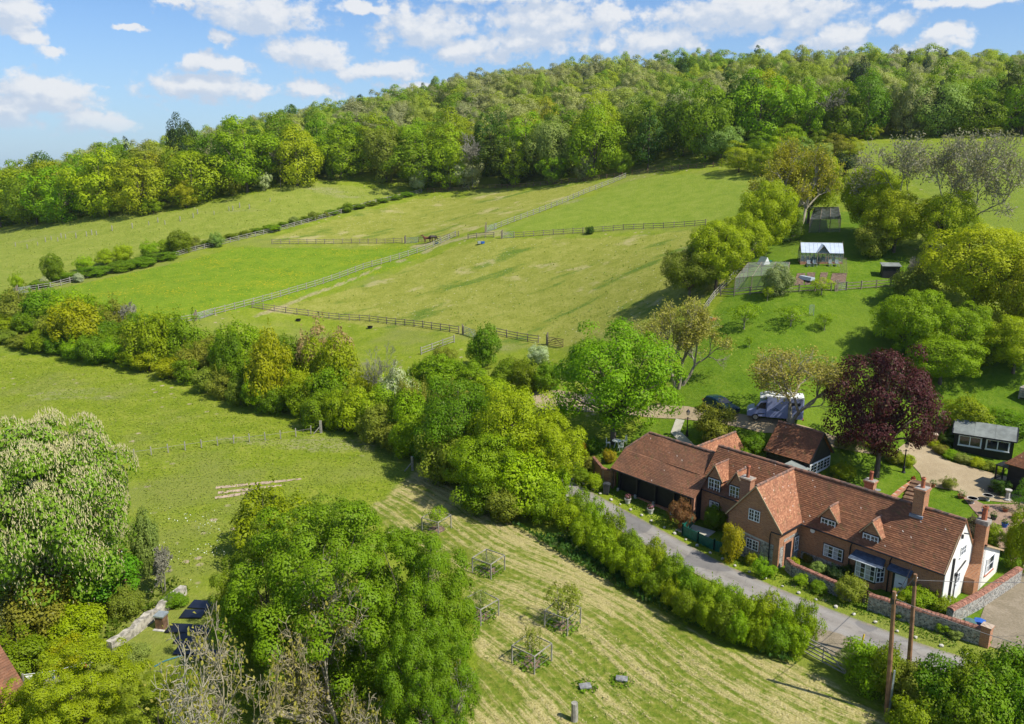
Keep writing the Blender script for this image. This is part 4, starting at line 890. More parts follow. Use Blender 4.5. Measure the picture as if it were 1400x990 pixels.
fence('rail fence along the bottom of the grazed paddock', [(345, 421), (430, 433), (500, 439), (570, 447), (630, 456)], 'oak'); fence('rail fence right of the round tree, ending at a dark gate', [(679, 458), (712, 465), (746, 470)], 'oak')
fence('short pale fence dropping to the hedge left of the round tree', [(576, 485), (605, 474), (636, 463)], 'greyoak')
fence('garden fence below the vegetable beds', [(985, 404), (1003, 405), (1075, 401), (1140, 398)], 'oak', 1.15); fence('garden fence running right under the golden trees', [(1157, 397), (1200, 394), (1258, 389)], 'oak', 1.15)
fence('crooked old fence between the orchard and the paddock', [(962, 428), (978, 405), (1000, 385), (1018, 358), (1032, 340)], 'greyoak', 1.1)
fence('thin post and wire fence across the rough meadow', [(160, 628), (182, 626), (243, 617), (306, 608), (370, 602), (436, 592)], 'greyoak', 1.0, 1, 1.7, .1, .015, 'wire_fence')
fence('post and wire fence in front of the hedge by the mown track', [(459, 587), (478, 585), (509, 588), (530, 596), (552, 608), (574, 619), (596, 629)], 'oak', 1.15, 2, 1.8, .12, .015, 'wire_fence')

def gate(label, pa, pb, m, h=1.1, bars=5, post='oak', brace=True, name='field_gate'):
    a, b = gv(*pa), gv(*pb); d = b - a; t = thing(name, label, 'gate', a)
    for q in (a, b):
        u = d.normalized() * (.12 if q is b else -.12); MB().bb(-.1 + u.x, .1 + u.x, -.1 + u.y, .1 + u.y, (q - a).z - .4, (q - a).z + h + .3).build('gate_post', M[post], t)
    for k in range(bars):
        z = .12 + (h - .14) * k / (bars - 1); MB().bar((0, 0, z), (d.x, d.y, d.z + z), .04, .08).build('bar', M[m], t)
    for u in (.01, .5, .99) : MB().bar((d.x * u, d.y * u, d.z * u + .05), (d.x * u, d.y * u, d.z * u + h), .045, .07).build('upright', M[m], t)
    if brace:
        MB().bar((0, .03, .1), (d.x * .5, d.y * .5 + .03, d.z * .5 + h), .035, .06).build('brace', M[m], t); MB().bar((d.x, d.y + .03, d.z + .1), (d.x * .5, d.y * .5 + .03, d.z * .5 + h), .035, .06).build('brace', M[m], t)
    return t
gate('weathered five bar timber gate opening from the lane to the hay field', (1094, 890), (1156, 924), 'greyoak', 1.2)
gate('blue-green metal gate under the big hedge trees', (600, 632), (625, 643), 'bluegreen', 1.1)
gate('metal gate at the far left corner of the lush paddock', (24, 402), (43, 399), 'galv', 1.2); gate('metal gate in the pale fence near the hedge', (268, 438), (291, 431), 'galv', 1.2)
gate('metal gate beside the horses', (554, 333), (571, 332), 'galv', 1.3); gate('metal gate at the paddock crossing', (664, 318), (679, 313), 'galv', 1.3)
gate('metal gate just right of the blue trough', (686, 326), (703, 325), 'galv', 1.3); gate('pale gate left of the round tree', (633, 457), (650, 463), 'galv', 1.3)
gate('dark wooden gate near the white hawthorn', (748, 471), (770, 475), 'brownwood', 1.2); gate('wooden gate in the garden fence below the dark green shed', (1143, 398), (1156, 397), 'greyoak', 1.15)
gate('low wooden wicket gate in the flint wall before the front door', (1178, 822), (1191, 828), 'brownwood', 1.0)

def flint_wall(label, pts, h, th=.38, m='flint', cop='coping', name='flint_wall', var=0.):
    pts = [np.array(p) for p in pts]; o = pts[0]; t = thing(name, label, 'wall', (*o, H(*o))); z0 = H(*o); b = MB(); c = MB(); rd = random.Random(5)
    P_ = [p for p in resample(pts, .5)] + [pts[-1]]; zs = HN(np.array(P_)) - z0; hh = [h + rd.uniform(-var, var) for _ in P_]
    for i, (p, q) in enumerate(zip(P_, P_[1:])):
        d = q - p; L = np.hypot(*d)
        if L < .02: continue
        n = np.array([-d[1], d[0]]) / L * th / 2; p_, q_ = p - o, q - o
        A = [(*(p_ - n), zs[i]), (*(q_ - n), zs[i + 1]), (*(q_ + n), zs[i + 1]), (*(p_ + n), zs[i])]
        lo = [(x, y, z - .5) for x, y, z in A]; hi = [(A[0][0], A[0][1], zs[i] + hh[i]), (A[1][0], A[1][1], zs[i + 1] + hh[i + 1]), (A[2][0], A[2][1], zs[i + 1] + hh[i + 1]), (A[3][0], A[3][1], zs[i] + hh[i])]
        for k in range(4): b.face([lo[k], lo[(k + 1) % 4], hi[(k + 1) % 4], hi[k]])
        b.face(hi)
        if cop:
            e = max(1, int(L / .2)); ang = math.atan2(d[1], d[0])
            for k in range(e):
                u = (k + .5) / e; m_ = p_ + d * u; z = zs[i] + hh[i] + (zs[i + 1] + hh[i + 1] - zs[i] - hh[i]) * u + rd.uniform(-.01, .02)
                r0 = th * .58; w = L / e * .45; dx = d / L * w; nn = n / (th / 2) * r0
                prof = [(-1, -.02), (-.75, .1), (0, .15), (.75, .1), (1, -.02)]
                pa = [(*(m_ - dx + nn * s), z + hz) for s, hz in prof]; pb = [(*(m_ + dx + nn * s), z + hz) for s, hz in prof]
                for x in range(4): c.face([pa[x], pb[x], pb[x + 1], pa[x + 1]])
                c.face(pa); c.face(pb)
    b.build('wall_body', M[m], t)
    if cop: tag(c.build('coping_brick', M[cop], t), kind='stuff')
    return t
L2 = lambda x, y: tuple(cw_(x, y)[:2])
flint_wall('flint wall with brick coping left of the wicket gate, before the front garden', [L2(-10.4, -2.6), L2(-9.6, -3.15), L2(-6.2, -3.35), L2(-4.9, -3.45)], .95)
flint_wall('flint wall with red coping along the lane from the gate to the yard corner', [L2(-3.55, -3.55), L2(-.5, -3.0), L2(1.5, -2.55), L2(3.5, -2.15)], 1.15)
flint_wall('pale flint wall running back from the white gable beside the yard', [L2(1.0, -1.2), L2(1.6, 2.5), L2(2.3, 8.6)], 1.1, .45, 'flint', 'coping')
MB_ = MB().bb(-.28, .28, -.28, .28, -.4, 1.4).bb(-.34, .34, -.34, .34, 1.4, 1.5)
q = cw_(3.6, -2.1); pr = thing('brick_pier', 'square brick pier ending the flint wall at the yard corner', 'pier', (q.x, q.y, H(q.x, q.y)), ANG); MB_.build('pier_shaft', M['brick_bright'], pr)
flint_wall('crumbling white rubble wall in the bottom left garden', [G(*p)[:2] for p in ((252, 812), (226, 834), (205, 850), (188, 864), (165, 880), (150, 890))], .65, .5, 'chalk', None, 'rubble_wall', .16)
flint_wall('low broken end of the rubble wall near the red roof', [G(*p)[:2] for p in ((125, 905), (94, 920), (71, 936), (44, 960))], .5, .5, 'chalk', None, 'rubble_wall', .14)
flint_wall('mossy brick wall at the left end of the black barn', [cw_(-29.9, -.6)[:2], cw_(-31.3, -.9)[:2], cw_(-33.6, .2)[:2]], 1.5, .3, 'brick')

def plank_fence(label, pts, h=.95, m='green', cat='gate', name='plank_gate'):
    a = np.array(pts[0]); z = H(*a); t = thing(name, label, cat, (*a, z))
    for p, q in zip(pts, pts[1:]):
        p, q = np.array(p) - a, np.array(q) - a; d = q - p; L = np.hypot(*d); n = int(L / .16); ang = math.atan2(d[1], d[0])
        zz = H(*(p + a)) - z
        for k in range(n):
            c = p + d * (k + .5) / n; MB().box((c[0], c[1], h / 2 + zz), (L / n - .02, .03, h), ang).build('board', M[m], t)
        for hz in (.2, h - .15): MB().bar((*p, hz + zz), (*q, hz + zz), .06, .09).build('rail', M[m], t)
        for c in (p, q): MB().bb(c[0] - .06, c[0] + .06, c[1] - .06, c[1] + .06, -.2 + zz, h + .12 + zz).build('post', M[m], t)
gA, gB, gC, gD = (G(*p)[:2] for p in ((949, 716), (933, 732), (976, 753), (990, 757)))
plank_fence('pair of dark green plank gates across the cottage terrace', [gB, (gB + gC) / 2, gC]); plank_fence('short green plank fence from the gates to the barn pier', [gA, gB], cat='fence', name='plank_fence'); plank_fence('short green plank fence from the gates to the golden bush', [gC, gD], cat='fence', name='plank_fence')

def steps(label, pa, pb, w, n, m='brownwood', name='garden_steps'):
    a, b = gv(*pa), gv(*pb); d = b - a; L = math.hypot(d.x, d.y); ang = math.atan2(d.y, d.x); t = thing(name, label, 'steps', a, ang); rise = max(d.z, .9) / n
    for k in range(n):
        MB().bb(L * k / n - .06, L * (k + 1) / n, -w / 2, w / 2, rise * k - .3, rise * (k + 1) - .05, 0).bb(L * k / n - .1, L * (k + 1) / n + .02, -w / 2 - .03, w / 2 + .03, rise * (k + 1) - .049, rise * (k + 1), 1).build('step', [M['brick'], M[m]], t)
    return t
steps('lower flight of garden steps rising from the cottage to the gravel court', (1245, 690), (1260, 665), 1.6, 6, 'brownwood')
st2 = steps('upper flight of dark garden steps between brick piers behind the copper tree', (1265, 603), (1284, 580), 1.8, 6)
for px_, lab in (((1253, 606), 'left brick pier at the foot of the upper garden steps'), ((1275, 608), 'right brick pier at the foot of the upper garden steps')):
    p = thing('brick_pier', lab, 'pier', gv(*px_), R(-20)); MB().bb(-.32, .32, -.32, .32, -.4, 1.1).bb(-.38, .38, -.38, .38, 1.1, 1.2).build('pier_shaft', M['brick_bright'], p)
flint_wall('low brick retaining wall beside the lower garden steps', [G(*p)[:2] for p in ((1250, 660), (1232, 672), (1216, 686))], .35, .3, 'brick_bright', None, 'retaining_wall')

# ---------------------------------------------------------------- garden and lane furniture
def lamp(px_, ht, lab):
    t = thing('street_lamp', lab, 'lamp post', gv(*px_), 0, 'garden lamp posts')
    MB().lathe((0, 0, -.2), [(.2, 0), (.2, .25), (.13, .35), (.13, .75), (.07, .85), (.055, ht - .75), (.1, ht - .7), (.05, ht - .6)], 10).build('post', M['iron'], t)
    MB().bar((-.3, 0, ht - .95), (.3, 0, ht - .95), .04).build('ladder_bar', M['iron'], t)
    MB().lathe((0, 0, ht - .6), [(.11, 0), (.19, .38)], 6).build('lantern_glass', M['ghglass'], t)
    f = MB(); f.lathe((0, 0, ht - .22), [(.24, 0), (.13, .16), (.05, .2), (.03, .3)], 6)
    for k in range(6):
        a = k * math.pi / 3 + .1; f.bar((.11 * math.cos(a), .11 * math.sin(a), ht - .6), (.2 * math.cos(a), .2 * math.sin(a), ht - .22), .02)
    f.build('lantern_frame', M['iron'], t)
lamp((939, 596), 2.9, 'black lantern post beside the stone garden path'); lamp((1235, 646), 3.2, 'black lantern post on the lawn edge by the gravel court')

def chair(loc, rz, lab):
    c = thing('garden_chair', lab, 'chair', loc, rz, 'white chairs at the garden table')
    MB().lathe((0, 0, .42), [(.24, 0), (.24, .04)], 10).build('seat', M['white'], c)
    b = MB(); pts = [(.22 * math.cos(a), .22, .42 + .62 * math.sin(a)) for a in np.linspace(0, math.pi, 9)]; b.tube(pts, .025, 5)
    for x in (-.12, -.04, .04, .12): b.bar((x, .22, .45), (x, .22, .95), .03)
    b.build('backrest', M['white'], c)
    for x in (-.17, .17):
        for y in (-.17, .17): MB().bar((x, y, .42), (x * 1.25, y * 1.25, -.03), .035).build('leg', M['white'], c)
tb = gv(843, 611); t = thing('garden_table', 'round white garden table on the shaded lawn by the barn', 'table', tb)
MB().lathe((0, 0, .68), [(.5, 0), (.52, .02), (.5, .05)], 16).build('tabletop', M['white'], t)
for k in range(4):
    a = k * math.pi / 2 + .5; MB().bar((.12 * math.cos(a), .12 * math.sin(a), .68), (.35 * math.cos(a), .35 * math.sin(a), -.03), .05).build('leg', M['white'], t)
for (dx, dy), lab in (((-.85, .25), 'white garden chair left of the round table'), ((.85, .3), 'white garden chair right of the round table'), ((.3, -.8), 'white garden chair in front of the round table')):
    x, y = tb.x + dx, tb.y + dy; chair((x, y, H(x, y)), math.atan2(dy, dx) - math.pi / 2, lab)

def wheelie(loc, rz, lab, body, lid):
    t = thing('wheelie_bin', lab, 'bin', loc, rz)
    b = MB(); b.prism([(-.24, .06), (.24, .06), (.29, 1.0), (-.29, 1.0)], -.28, .28, 'y'); b.build('body', M[body], t)
    l = MB(); l.prism([(-.33, .98), (.33, 1.0), (.33, 1.05), (.0, 1.12), (-.33, 1.06)], -.31, .31, 'y'); l.build('lid', M[lid], t)
    MB().tube([(-.36, -.25, .98), (-.36, .25, .98)], .025, 6).build('handle', M[body], t)
    for s in (-.27, .27): MB().tube([(-.2, s - .03, .1), (-.2, s + .03, .1)], .1, 10).build('wheel', M['rubber'], t)
wheelie(gv(829, 675), R(160), 'dark grey wheelie bin on the verge at the left end of the barn', 'plastic_grey', 'plastic_grey')
wheelie(gv(1337, 868), ANG + .3, 'blue lidded wheelie bin behind the flint wall in the yard', 'plastic_blue', 'plastic_blue'); wheelie(gv(1324, 868), ANG + .5, 'grey-green wheelie bin beside the blue one behind the flint wall', 'plastic_green', 'plastic_green')

def pole(px_, ht, lab, lean=(0, 0), guard=False):
    t = thing('utility_pole', lab, 'pole', gv(*px_)); MB().tube([(0, 0, -.5), (lean[0], lean[1], ht)], [.15, .105], 10).build('pole_shaft', M['pole'], t)
    if guard: MB().bb(-.05, .05, -.2, -.14, 0, 3.0).build('cable_guard', M['galv'], t)
    MB().bb(-.12 + lean[0], .12 + lean[0], -.1 + lean[1], .1 + lean[1], ht - .75, ht - .45).build('cable_box', M['iron'], t)
    for k in range(3): MB().lathe((lean[0] + .13, lean[1], ht - .3 - k * .8), [(.03, 0), (.045, .06), (.02, .1)], 6).build('insulator', M['white'], t)
    return Vector(gv(*px_)) + Vector((*lean, ht))
M['pole'] = simple('creosoted_pole', (.26, .135, .065), .8, ns=2, amt=.35)
w1 = pole((1213, 976), 7.9, 'nearest tall brown utility pole at the bottom hedge', (-.5, .0), True); w2 = pole((1243, 912), 6.5, 'second utility pole beside the lane, dark at the top', (-.4, .0))
w3 = pole((176, 826), 4.4, 'old ivy-wrapped utility pole in the bottom left garden', (-.15, 0))
def wire(a, b, sag, lab):
    a, b = Vector(a), Vector(b); pts = [a.lerp(b, u) - Vector((0, 0, sag * 4 * u * (1 - u))) for u in np.linspace(0, 1, 14)]
    tag(MB().tube(pts, .018, 4).build('overhead_cable', M['iron']), lab, 'cable')
wire(w1 - Vector((0, 0, .3)), cw_(-2.1, -.3, 3.0), .35, 'black cable from the nearest utility pole to the cottage eaves'); wire(w2 - Vector((0, 0, .2)), w1 - Vector((0, 0, .25)), .1, 'short black cable between the two utility poles')
wire(w1 - Vector((0, 0, .4)), (36, 36, 5.0), .8, 'sagging black cable running right from the nearest utility pole'); wire(w2 - Vector((0, 0, .4)), (52, 47, 5.6), .6, 'thin cable running right from the second utility pole')
MB_ = MB().bar((0, 0, 0), (.35, .1, 2.0), .07); o = MB_.build('guy_marker', M['yellow_petal']); o.location = gv(1168, 925); o.location.z += .9; tag(o, 'thin yellow guy wire marker in the hedge by the field gate', 'marker')

def rock(rs, seed, sq=.7):
    bm = bmesh.new(); bmesh.ops.create_icosphere(bm, subdivisions=1, radius=rs); rd = random.Random(seed)
    for v in bm.verts: v.co *= rd.uniform(.75, 1.15); v.co.z *= sq
    me = bpy.data.meshes.new('stone'); bm.to_mesh(me); bm.free(); me.materials.append(M['vstone']); return me
M['vstone'] = simple('white_verge_stone', (.50, .47, .41), .85, ns=5, amt=.3, col2=(.40, .36, .28))
rocks = [rock(.2, k, .8) for k in range(5)]
STONE_AT = [p for p in resample(STONES[1:], 1.38)][:33]
for k, p in enumerate(STONE_AT):
    o = link('verge_stone', rocks[k % 5]); p = p + rng.normal(0, .07, 2); o.location = (p[0], p[1], H(*p) + .08); s = rng.uniform(.55, 1.0); o.scale = (s, s * rng.uniform(.8, 1.1), s); o.rotation_euler = (0, 0, rng.uniform(0, 6))
    tag(o, f'{nth(k + 1)} white verge stone along the lane, counted from the barn end', 'stone', 'white stones edging the lane')

def pot(px_, lab, r=.22, h=.4, m='terracotta', plant=(.08, .16, .02), ps=.35, flat=False, name='plant_pot', top=None):
    t = thing(name, lab, 'plant pot', gv(*px_))
    prof = [(r * .7, -.05), (r * .95, h * .8), (r * 1.1, h * .82), (r * 1.1, h), (r * .9, h), (r * .85, h * .85)] if not flat else [(r * .55, -.05), (r * .35, h * .3), (r * .3, h * .55), (r, h * .85), (r * 1.12, h), (r * .95, h), (r * .8, h * .9)]
    MB().lathe((0, 0, 0), prof, 12).build('pot', M[m], t); MB().lathe((0, 0, h * .88), [(r * .85, 0), (r * .8, .03), (.01, .05)], 10).build('soil', M['soil'], t)
    if plant: leafball('plant', t, (0, 0, h + ps * .4), (ps, ps, ps * .9), 160, .1, plant, top)
    return t
def quads(c, nr, s, asp=.62, fold=.12):
    n = len(c); nr = nr / (np.linalg.norm(nr, axis=1, keepdims=True) + 1e-9); a = rng.normal(size=(n, 3)); t = np.cross(nr, a); t /= np.linalg.norm(t, axis=1, keepdims=True) + 1e-9; b = np.cross(nr, t)
    s = np.broadcast_to(np.asarray(s, float), (n,))[:, None]
    V = np.stack([c + t * s * .5, c + b * s * .5 * asp + nr * s * fold, c - t * s * .5, c - b * s * .5 * asp + nr * s * fold], 1).reshape(-1, 3)
    return V, np.arange(4 * n).reshape(-1, 4)
def dirs(n):
    v = rng.normal(size=(n, 3)); return v / np.linalg.norm(v, axis=1, keepdims=True)
def leafball(name, parent, c, rad, n, leaf, col, top=None):
    d = dirs(n); p = np.array(c) + d * np.array(rad) * rng.uniform(.55, 1.05, (n, 1)); V, Q = quads(p, d + .5 * dirs(n) + np.array([0, 0, .4]), leaf * rng.uniform(.7, 1.3, n))
    o = link(name, npmesh(name, V, Q, [M['leaf']]), parent); o.color = (*col, 1)
    if top:
        m_ = n // 3; d = dirs(m_); d[:, 2] = abs(d[:, 2]); p = np.array(c) + d * np.array(rad) * 1.02; V, Q = quads(p, d, leaf * .8); link('flowers', npmesh('flowers', V, Q, [M[top]]), parent)
    return o
pot((858, 688), 'stone planter with pink flowers, left one before the barn', .3, .5, 'stone', (.07, .10, .03), .3, top='pink'); pot((889, 702), 'stone planter with pink flowers, right one before the barn', .3, .5, 'stone', (.07, .10, .03), .3, top='pink')
pot((1329, 688), 'pale bowl urn of red soil, left one by the lawn', .42, .5, 'stone', None, flat=True, name='garden_urn'); pot((1350, 684), 'pale bowl urn of red soil, right one on the shadow edge', .42, .5, 'stone', None, flat=True, name='garden_urn')
pot((1346, 703), 'dark blue pot nearest the two bowl urns', .25, .4, 'plastic_blue', (.08, .14, .03)); pot((1358, 711), 'dark pot on the shingle, middle of the row', .25, .4, 'plastic_grey', (.10, .17, .03)); pot((1373, 721), 'dark blue pot lowest on the shingle', .25, .4, 'plastic_blue', (.10, .17, .03))
pot((1374, 700), 'terracotta pot of straw coloured grass on the shingle', .22, .35, 'terracotta', (.40, .33, .17), .5); pot((1387, 709), 'terracotta pot of pale grass nearest the right edge', .22, .35, 'terracotta', (.40, .33, .17), .42)
pot((1314, 681), 'terracotta trough of green plants on the lawn edge', .3, .3, 'terracotta', (.09, .18, .03), .45); pot((1275, 666), 'terracotta pot at the top right of the garden steps', .22, .35); pot((1248, 659), 'terracotta pot at the top left of the garden steps', .22, .35, plant=(.25, .06, .03), ps=.2)
pot((1355, 672), 'black planter of herbs in the shed shadow', .35, .35, 'plastic_grey', (.09, .14, .02), .4); pot((982, 718), 'blue glazed pot inside the green gates', .22, .35, 'plastic_blue', (.08, .17, .02)); pot((1204, 795), 'small terracotta pot by the front door bay', .18, .3)
pot((970, 706), 'terracotta pot of pale dry grass on the terrace', .24, .35, 'terracotta', (.42, .36, .20), .5)
t = thing('garden_statue', 'white pedestal sundial beside the black outbuilding', 'sundial', gv(1377, 684)); MB().lathe((0, 0, 0), [(.35, 0), (.35, .12), (.2, .2), (.16, .8), (.28, .95), (.3, 1.05)], 8).build('pedestal', M['stone'], t)

# wooden guards round the young orchard trees
def guard(px_, lab, w=1.8, h=1.25):
    p = gv(*px_); t = thing('tree_guard', lab, 'tree guard', p, R(-38) + random.uniform(-.1, .1)); k = w / 2
    for x in (-k, k):
        for y in (-k, k): MB().bb(x - .035, x + .035, y - .035, y + .035, -.3, h).build('post', M['greyoak'], t)
    for a, b in (((-k, -k), (k, -k)), ((k, -k), (k, k)), ((k, k), (-k, k)), ((-k, k), (-k, -k))): MB().bar((*a, h), (*b, h), .04, .07).build('rail', M['greyoak'], t)
    n_ = MB()
    B = [(-k, -k), (k, -k), (k, k), (-k, k), (-k, -k)]
    for a, b in zip(B, B[1:]):
        for z in (.35, .8): n_.bar((*a, z), (*b, z), .008)
    n_.build('wire_mesh', M['galv'], t)
    MB().lathe((0, 0, -.12), [(.95, 0), (.7, .15), (.2, .2)], 12).build('mulch', M['soil'], t)
GU = [((597, 724), 'tree guard farthest up the hay field'), ((668, 781), 'tree guard second from the top of the hay field'), ((657, 842), 'tree guard beside the big foreground tree'), ((769, 855), 'tree guard around the leafiest sapling in the hay field'), ((727, 905), 'nearest tree guard in the hay field')]
for a, b in GU: guard(a, 'square wooden ' + b)
M['greyslab'] = simple('grey_slab', (.24, .235, .22), .7, ns=3, amt=.4)
t = thing('old_post', 'thick weathered stump post standing in the near hay', 'post', gv(785, 985)); MB().tube([(0, 0, -.3), (.02, 0, .5), (0, .02, 1.15)], [.22, .2, .19], 9).build('post_shaft', M['greyoak'], t)
for px_, lab, r_ in (((742 + 58, 941), 'grey memorial slab in a ring of long grass', .2), ((850, 931), 'grey slab half hidden in grass right of the first slab', -.2)):
    t = thing('memorial_slab', lab, 'slab', gv(*px_), r_); MB().box((0, 0, .16), (.72, .42, .10), rot=Matrix.Rotation(.12, 3, 'X')).build('slab_stone', M['greyslab'], t)
# bottom-left garden
for k, (x, y) in enumerate(((275, 828), (264, 841), (245, 861), (273, 863), (257, 876), (257, 891), (284, 898))):
    o = MB().box((0, 0, .07), (1.55, 1.05, .08)).build('flat_mat', M['panel'], bevel=.01); o.location = gv(x, y); o.rotation_euler = (.0, 0, R(-4) + random.uniform(-.06, .06)); o.location.z += .02 + .012 * k
    tag(o, f'{nth(k + 1)} from the back of the flat dark mats lying on the grass', 'mat', 'dark mats on the grass')
t = thing('garden_box', 'brown upright garden box with a grey lid by the rubble wall', 'box', gv(222, 858), R(-10)); MB().bb(-.3, .3, -.3, .3, -.1, .95).build('body', M['brownwood'], t); MB().bb(-.36, .36, -.36, .36, .95, 1.06).build('lid', M['galv'], t); MB().bb(-.4, .4, -.5, -.3, -.05, .06).build('step', M['stone'], t)
pts = [gv(x, y, .06) for x, y in ((272, 893), (250, 897), (225, 905), (205, 916))]; tag(MB().tube(pts, .05, 6).build('garden_hose', M['bluegreen']), 'pale blue hose trailing from the dark mats', 'hose')
t = thing('washing_line', 'washing line with blue, white and red cloths near the red roof', 'washing line', gv(82, 948)); MB().tube([(-1.6, -.6, 1.7), (0, 0, 1.55), (1.6, .7, 1.7)], .015, 4).build('line', M['white'], t)
for s in (-1, 1): MB().bb(s * 1.6 - .04, s * 1.6 + .04, s * .65 - .04, s * .65 + .04, -.2, 1.8).build('post', M['greyoak'], t)
for k, (u, m, h_) in enumerate(((-.85, 'white', .45), (-.5, 'plastic_blue', .5), (-.2, 'plastic_blue', .6), (.15, 'red', .35), (.5, 'plastic_blue', .3), (.8, 'red', .4))):
    MB().face([(u * 1.6 - .18, u * .65, 1.58), (u * 1.6 + .18, u * .65 + .12, 1.58), (u * 1.6 + .2, u * .65 + .02, 1.58 - h_), (u * 1.6 - .16, u * .65 + .1, 1.58 - h_ * .9)]).build('cloth', M[m], t)
# saplings in tubes on the far meadow
tube_me = MB().tube([(0, 0, -.1), (0, 0, 1.0)], .09, 6).mesh('tree_shelter', M['greyoak'])
for k, (x, y) in enumerate(sorted(((145, 318), (175, 305), (197, 298), (222, 303), (235, 290), (252, 292), (292, 290), (332, 283), (352, 278), (370, 280), (507, 252), (570, 240), (605, 230), (632, 238), (740, 212), (757, 198), (820, 200), (877, 185), (892, 184), (918, 174), (955, 178), (1035, 150), (105, 330), (60, 322), (430, 262), (690, 225)))):
    o = link('tree_shelter', tube_me); o.location = gv(x / 2.8, 222 + y / 2.8); s = random.uniform(.9, 1.4); o.scale = (s, s, s); tag(o, f'{nth(k + 1)} sapling tube from the left on the far meadow', 'tree shelter', 'sapling tubes on the far left meadow')
# vegetable garden
for k, (q0, q1, q2, q3, lab) in enumerate((((1084, 391), (1098, 390), (1101, 374), (1090, 374), 'leftmost vegetable bed by the fruit cage'), ((1100, 390), (1112, 389), (1115, 373), (1104, 373), 'vegetable bed under the pale cold frame'), ((1119, 389), (1129, 388), (1132, 373), (1122, 373), 'green sprouting vegetable bed'), ((1134, 388), (1156, 387), (1158, 374), (1138, 374), 'widest vegetable bed by the gate'))):
    tag(sheet('vegetable_bed', [G(*q)[:2] for q in (q0, q1, q2, q3)], .8, .06, M['soil'], ''), 'brown soil of the ' + lab, kind='structure')
t = thing('cold_frame', 'pale cloche lying on a vegetable bed', 'cloche', gv(1103, 383), R(20)); MB().prism([(-.45, .05), (.45, .05), (.3, .5), (-.3, .5)], -1.2, 1.2, 'y').build('cover', M['ghroof'], t)
t = thing('bean_frame', 'tall thin wooden plant frame at the right of the vegetable beds', 'plant frame', gv(1152, 374))
for k in range(5):
    MB().bar((-.5 + k * .25, -.3, 0), (-.3 + k * .15, 0, 2.2), .04).build('cane', M['oak'], t)
t = thing('small_coop', 'small white and green coop beside the fruit cage', 'coop', gv(1044, 361), R(20)); MB().prism([(-.6, 0), (.6, 0), (0, 1.1)], -.8, .8, 'y').build('house', M['white'], t); MB().bb(.8, 1.3, -.3, .3, 0, .5).build('tub', M['green'], t)
t = thing('plank_stack', 'small stack of pale boards on the orchard grass', 'boards', gv(975, 438), R(30)); MB().box((0, 0, .15), (1.6, .5, .25)).build('board', M['terracotta'], t); MB().box((-.5, .4, .25), (1.0, .5, .3)).build('board', M['galv'], t)
t = thing('orchard_frame', 'small white net frame among the orchard trees', 'frame', gv(1109, 432)); MB().bb(-.3, -.26, -.03, .03, 0, 1.4).bb(.26, .3, -.03, .03, 0, 1.4).bar((-.28, 0, 1.4), (.28, 0, 1.4), .04).build('frame', M['galv'], t); MB().face([(-.28, 0, .1), (.28, 0, .1), (.28, 0, 1.35), (-.28, 0, 1.35)]).build('net', M['net'], t)
# paddock odds and ends
t = thing('water_trough', 'blue water trough at the paddock crossing', 'trough', gv(660, 333), .3); MB().prism([(-.3, 0), (.3, 0), (.38, .45), (-.38, .45)], -.25, .25, 'y').build('tub', M['plastic_blue'], t); MB().bb(-1.1, -.5, -.3, .3, 0, .5).build('feed_bin', M['galv'], t)
for x, y, m, lab in ((408, 439, 'rubber', 'black rubber tub, left of two in the narrow paddock strip'), (506, 449, 'rubber', 'black rubber tub, right of two in the narrow paddock strip'), (597, 333, 'bluegreen', 'aqua tub just right of the horses')):
    t = thing('feed_tub', lab, 'tub', gv(x, y)); MB().lathe((0, 0, 0), [(.35, -.02), (.45, .35), (.5, .38), (.42, .38), (.35, .1)], 10).build('tub', M[m], t)
for x, y, h_, lab in ((439, 592, 1.5, 'thick braced fence post at the meadow corner'), (478, 586, 1.5, 'tall pale post by the hedge and mown track'), (564, 643, 1.5, 'lone pale post at the head of the hay field')):
    t = thing('wooden_post', lab, 'post', gv(x, y)); MB().bb(-.12, .12, -.12, .12, -.3, h_).build('post_shaft', M['greyoak'], t); MB().bar((-.8, -.3, 0), (0, 0, h_ * .6), .09).build('brace', M['greyoak'], t)

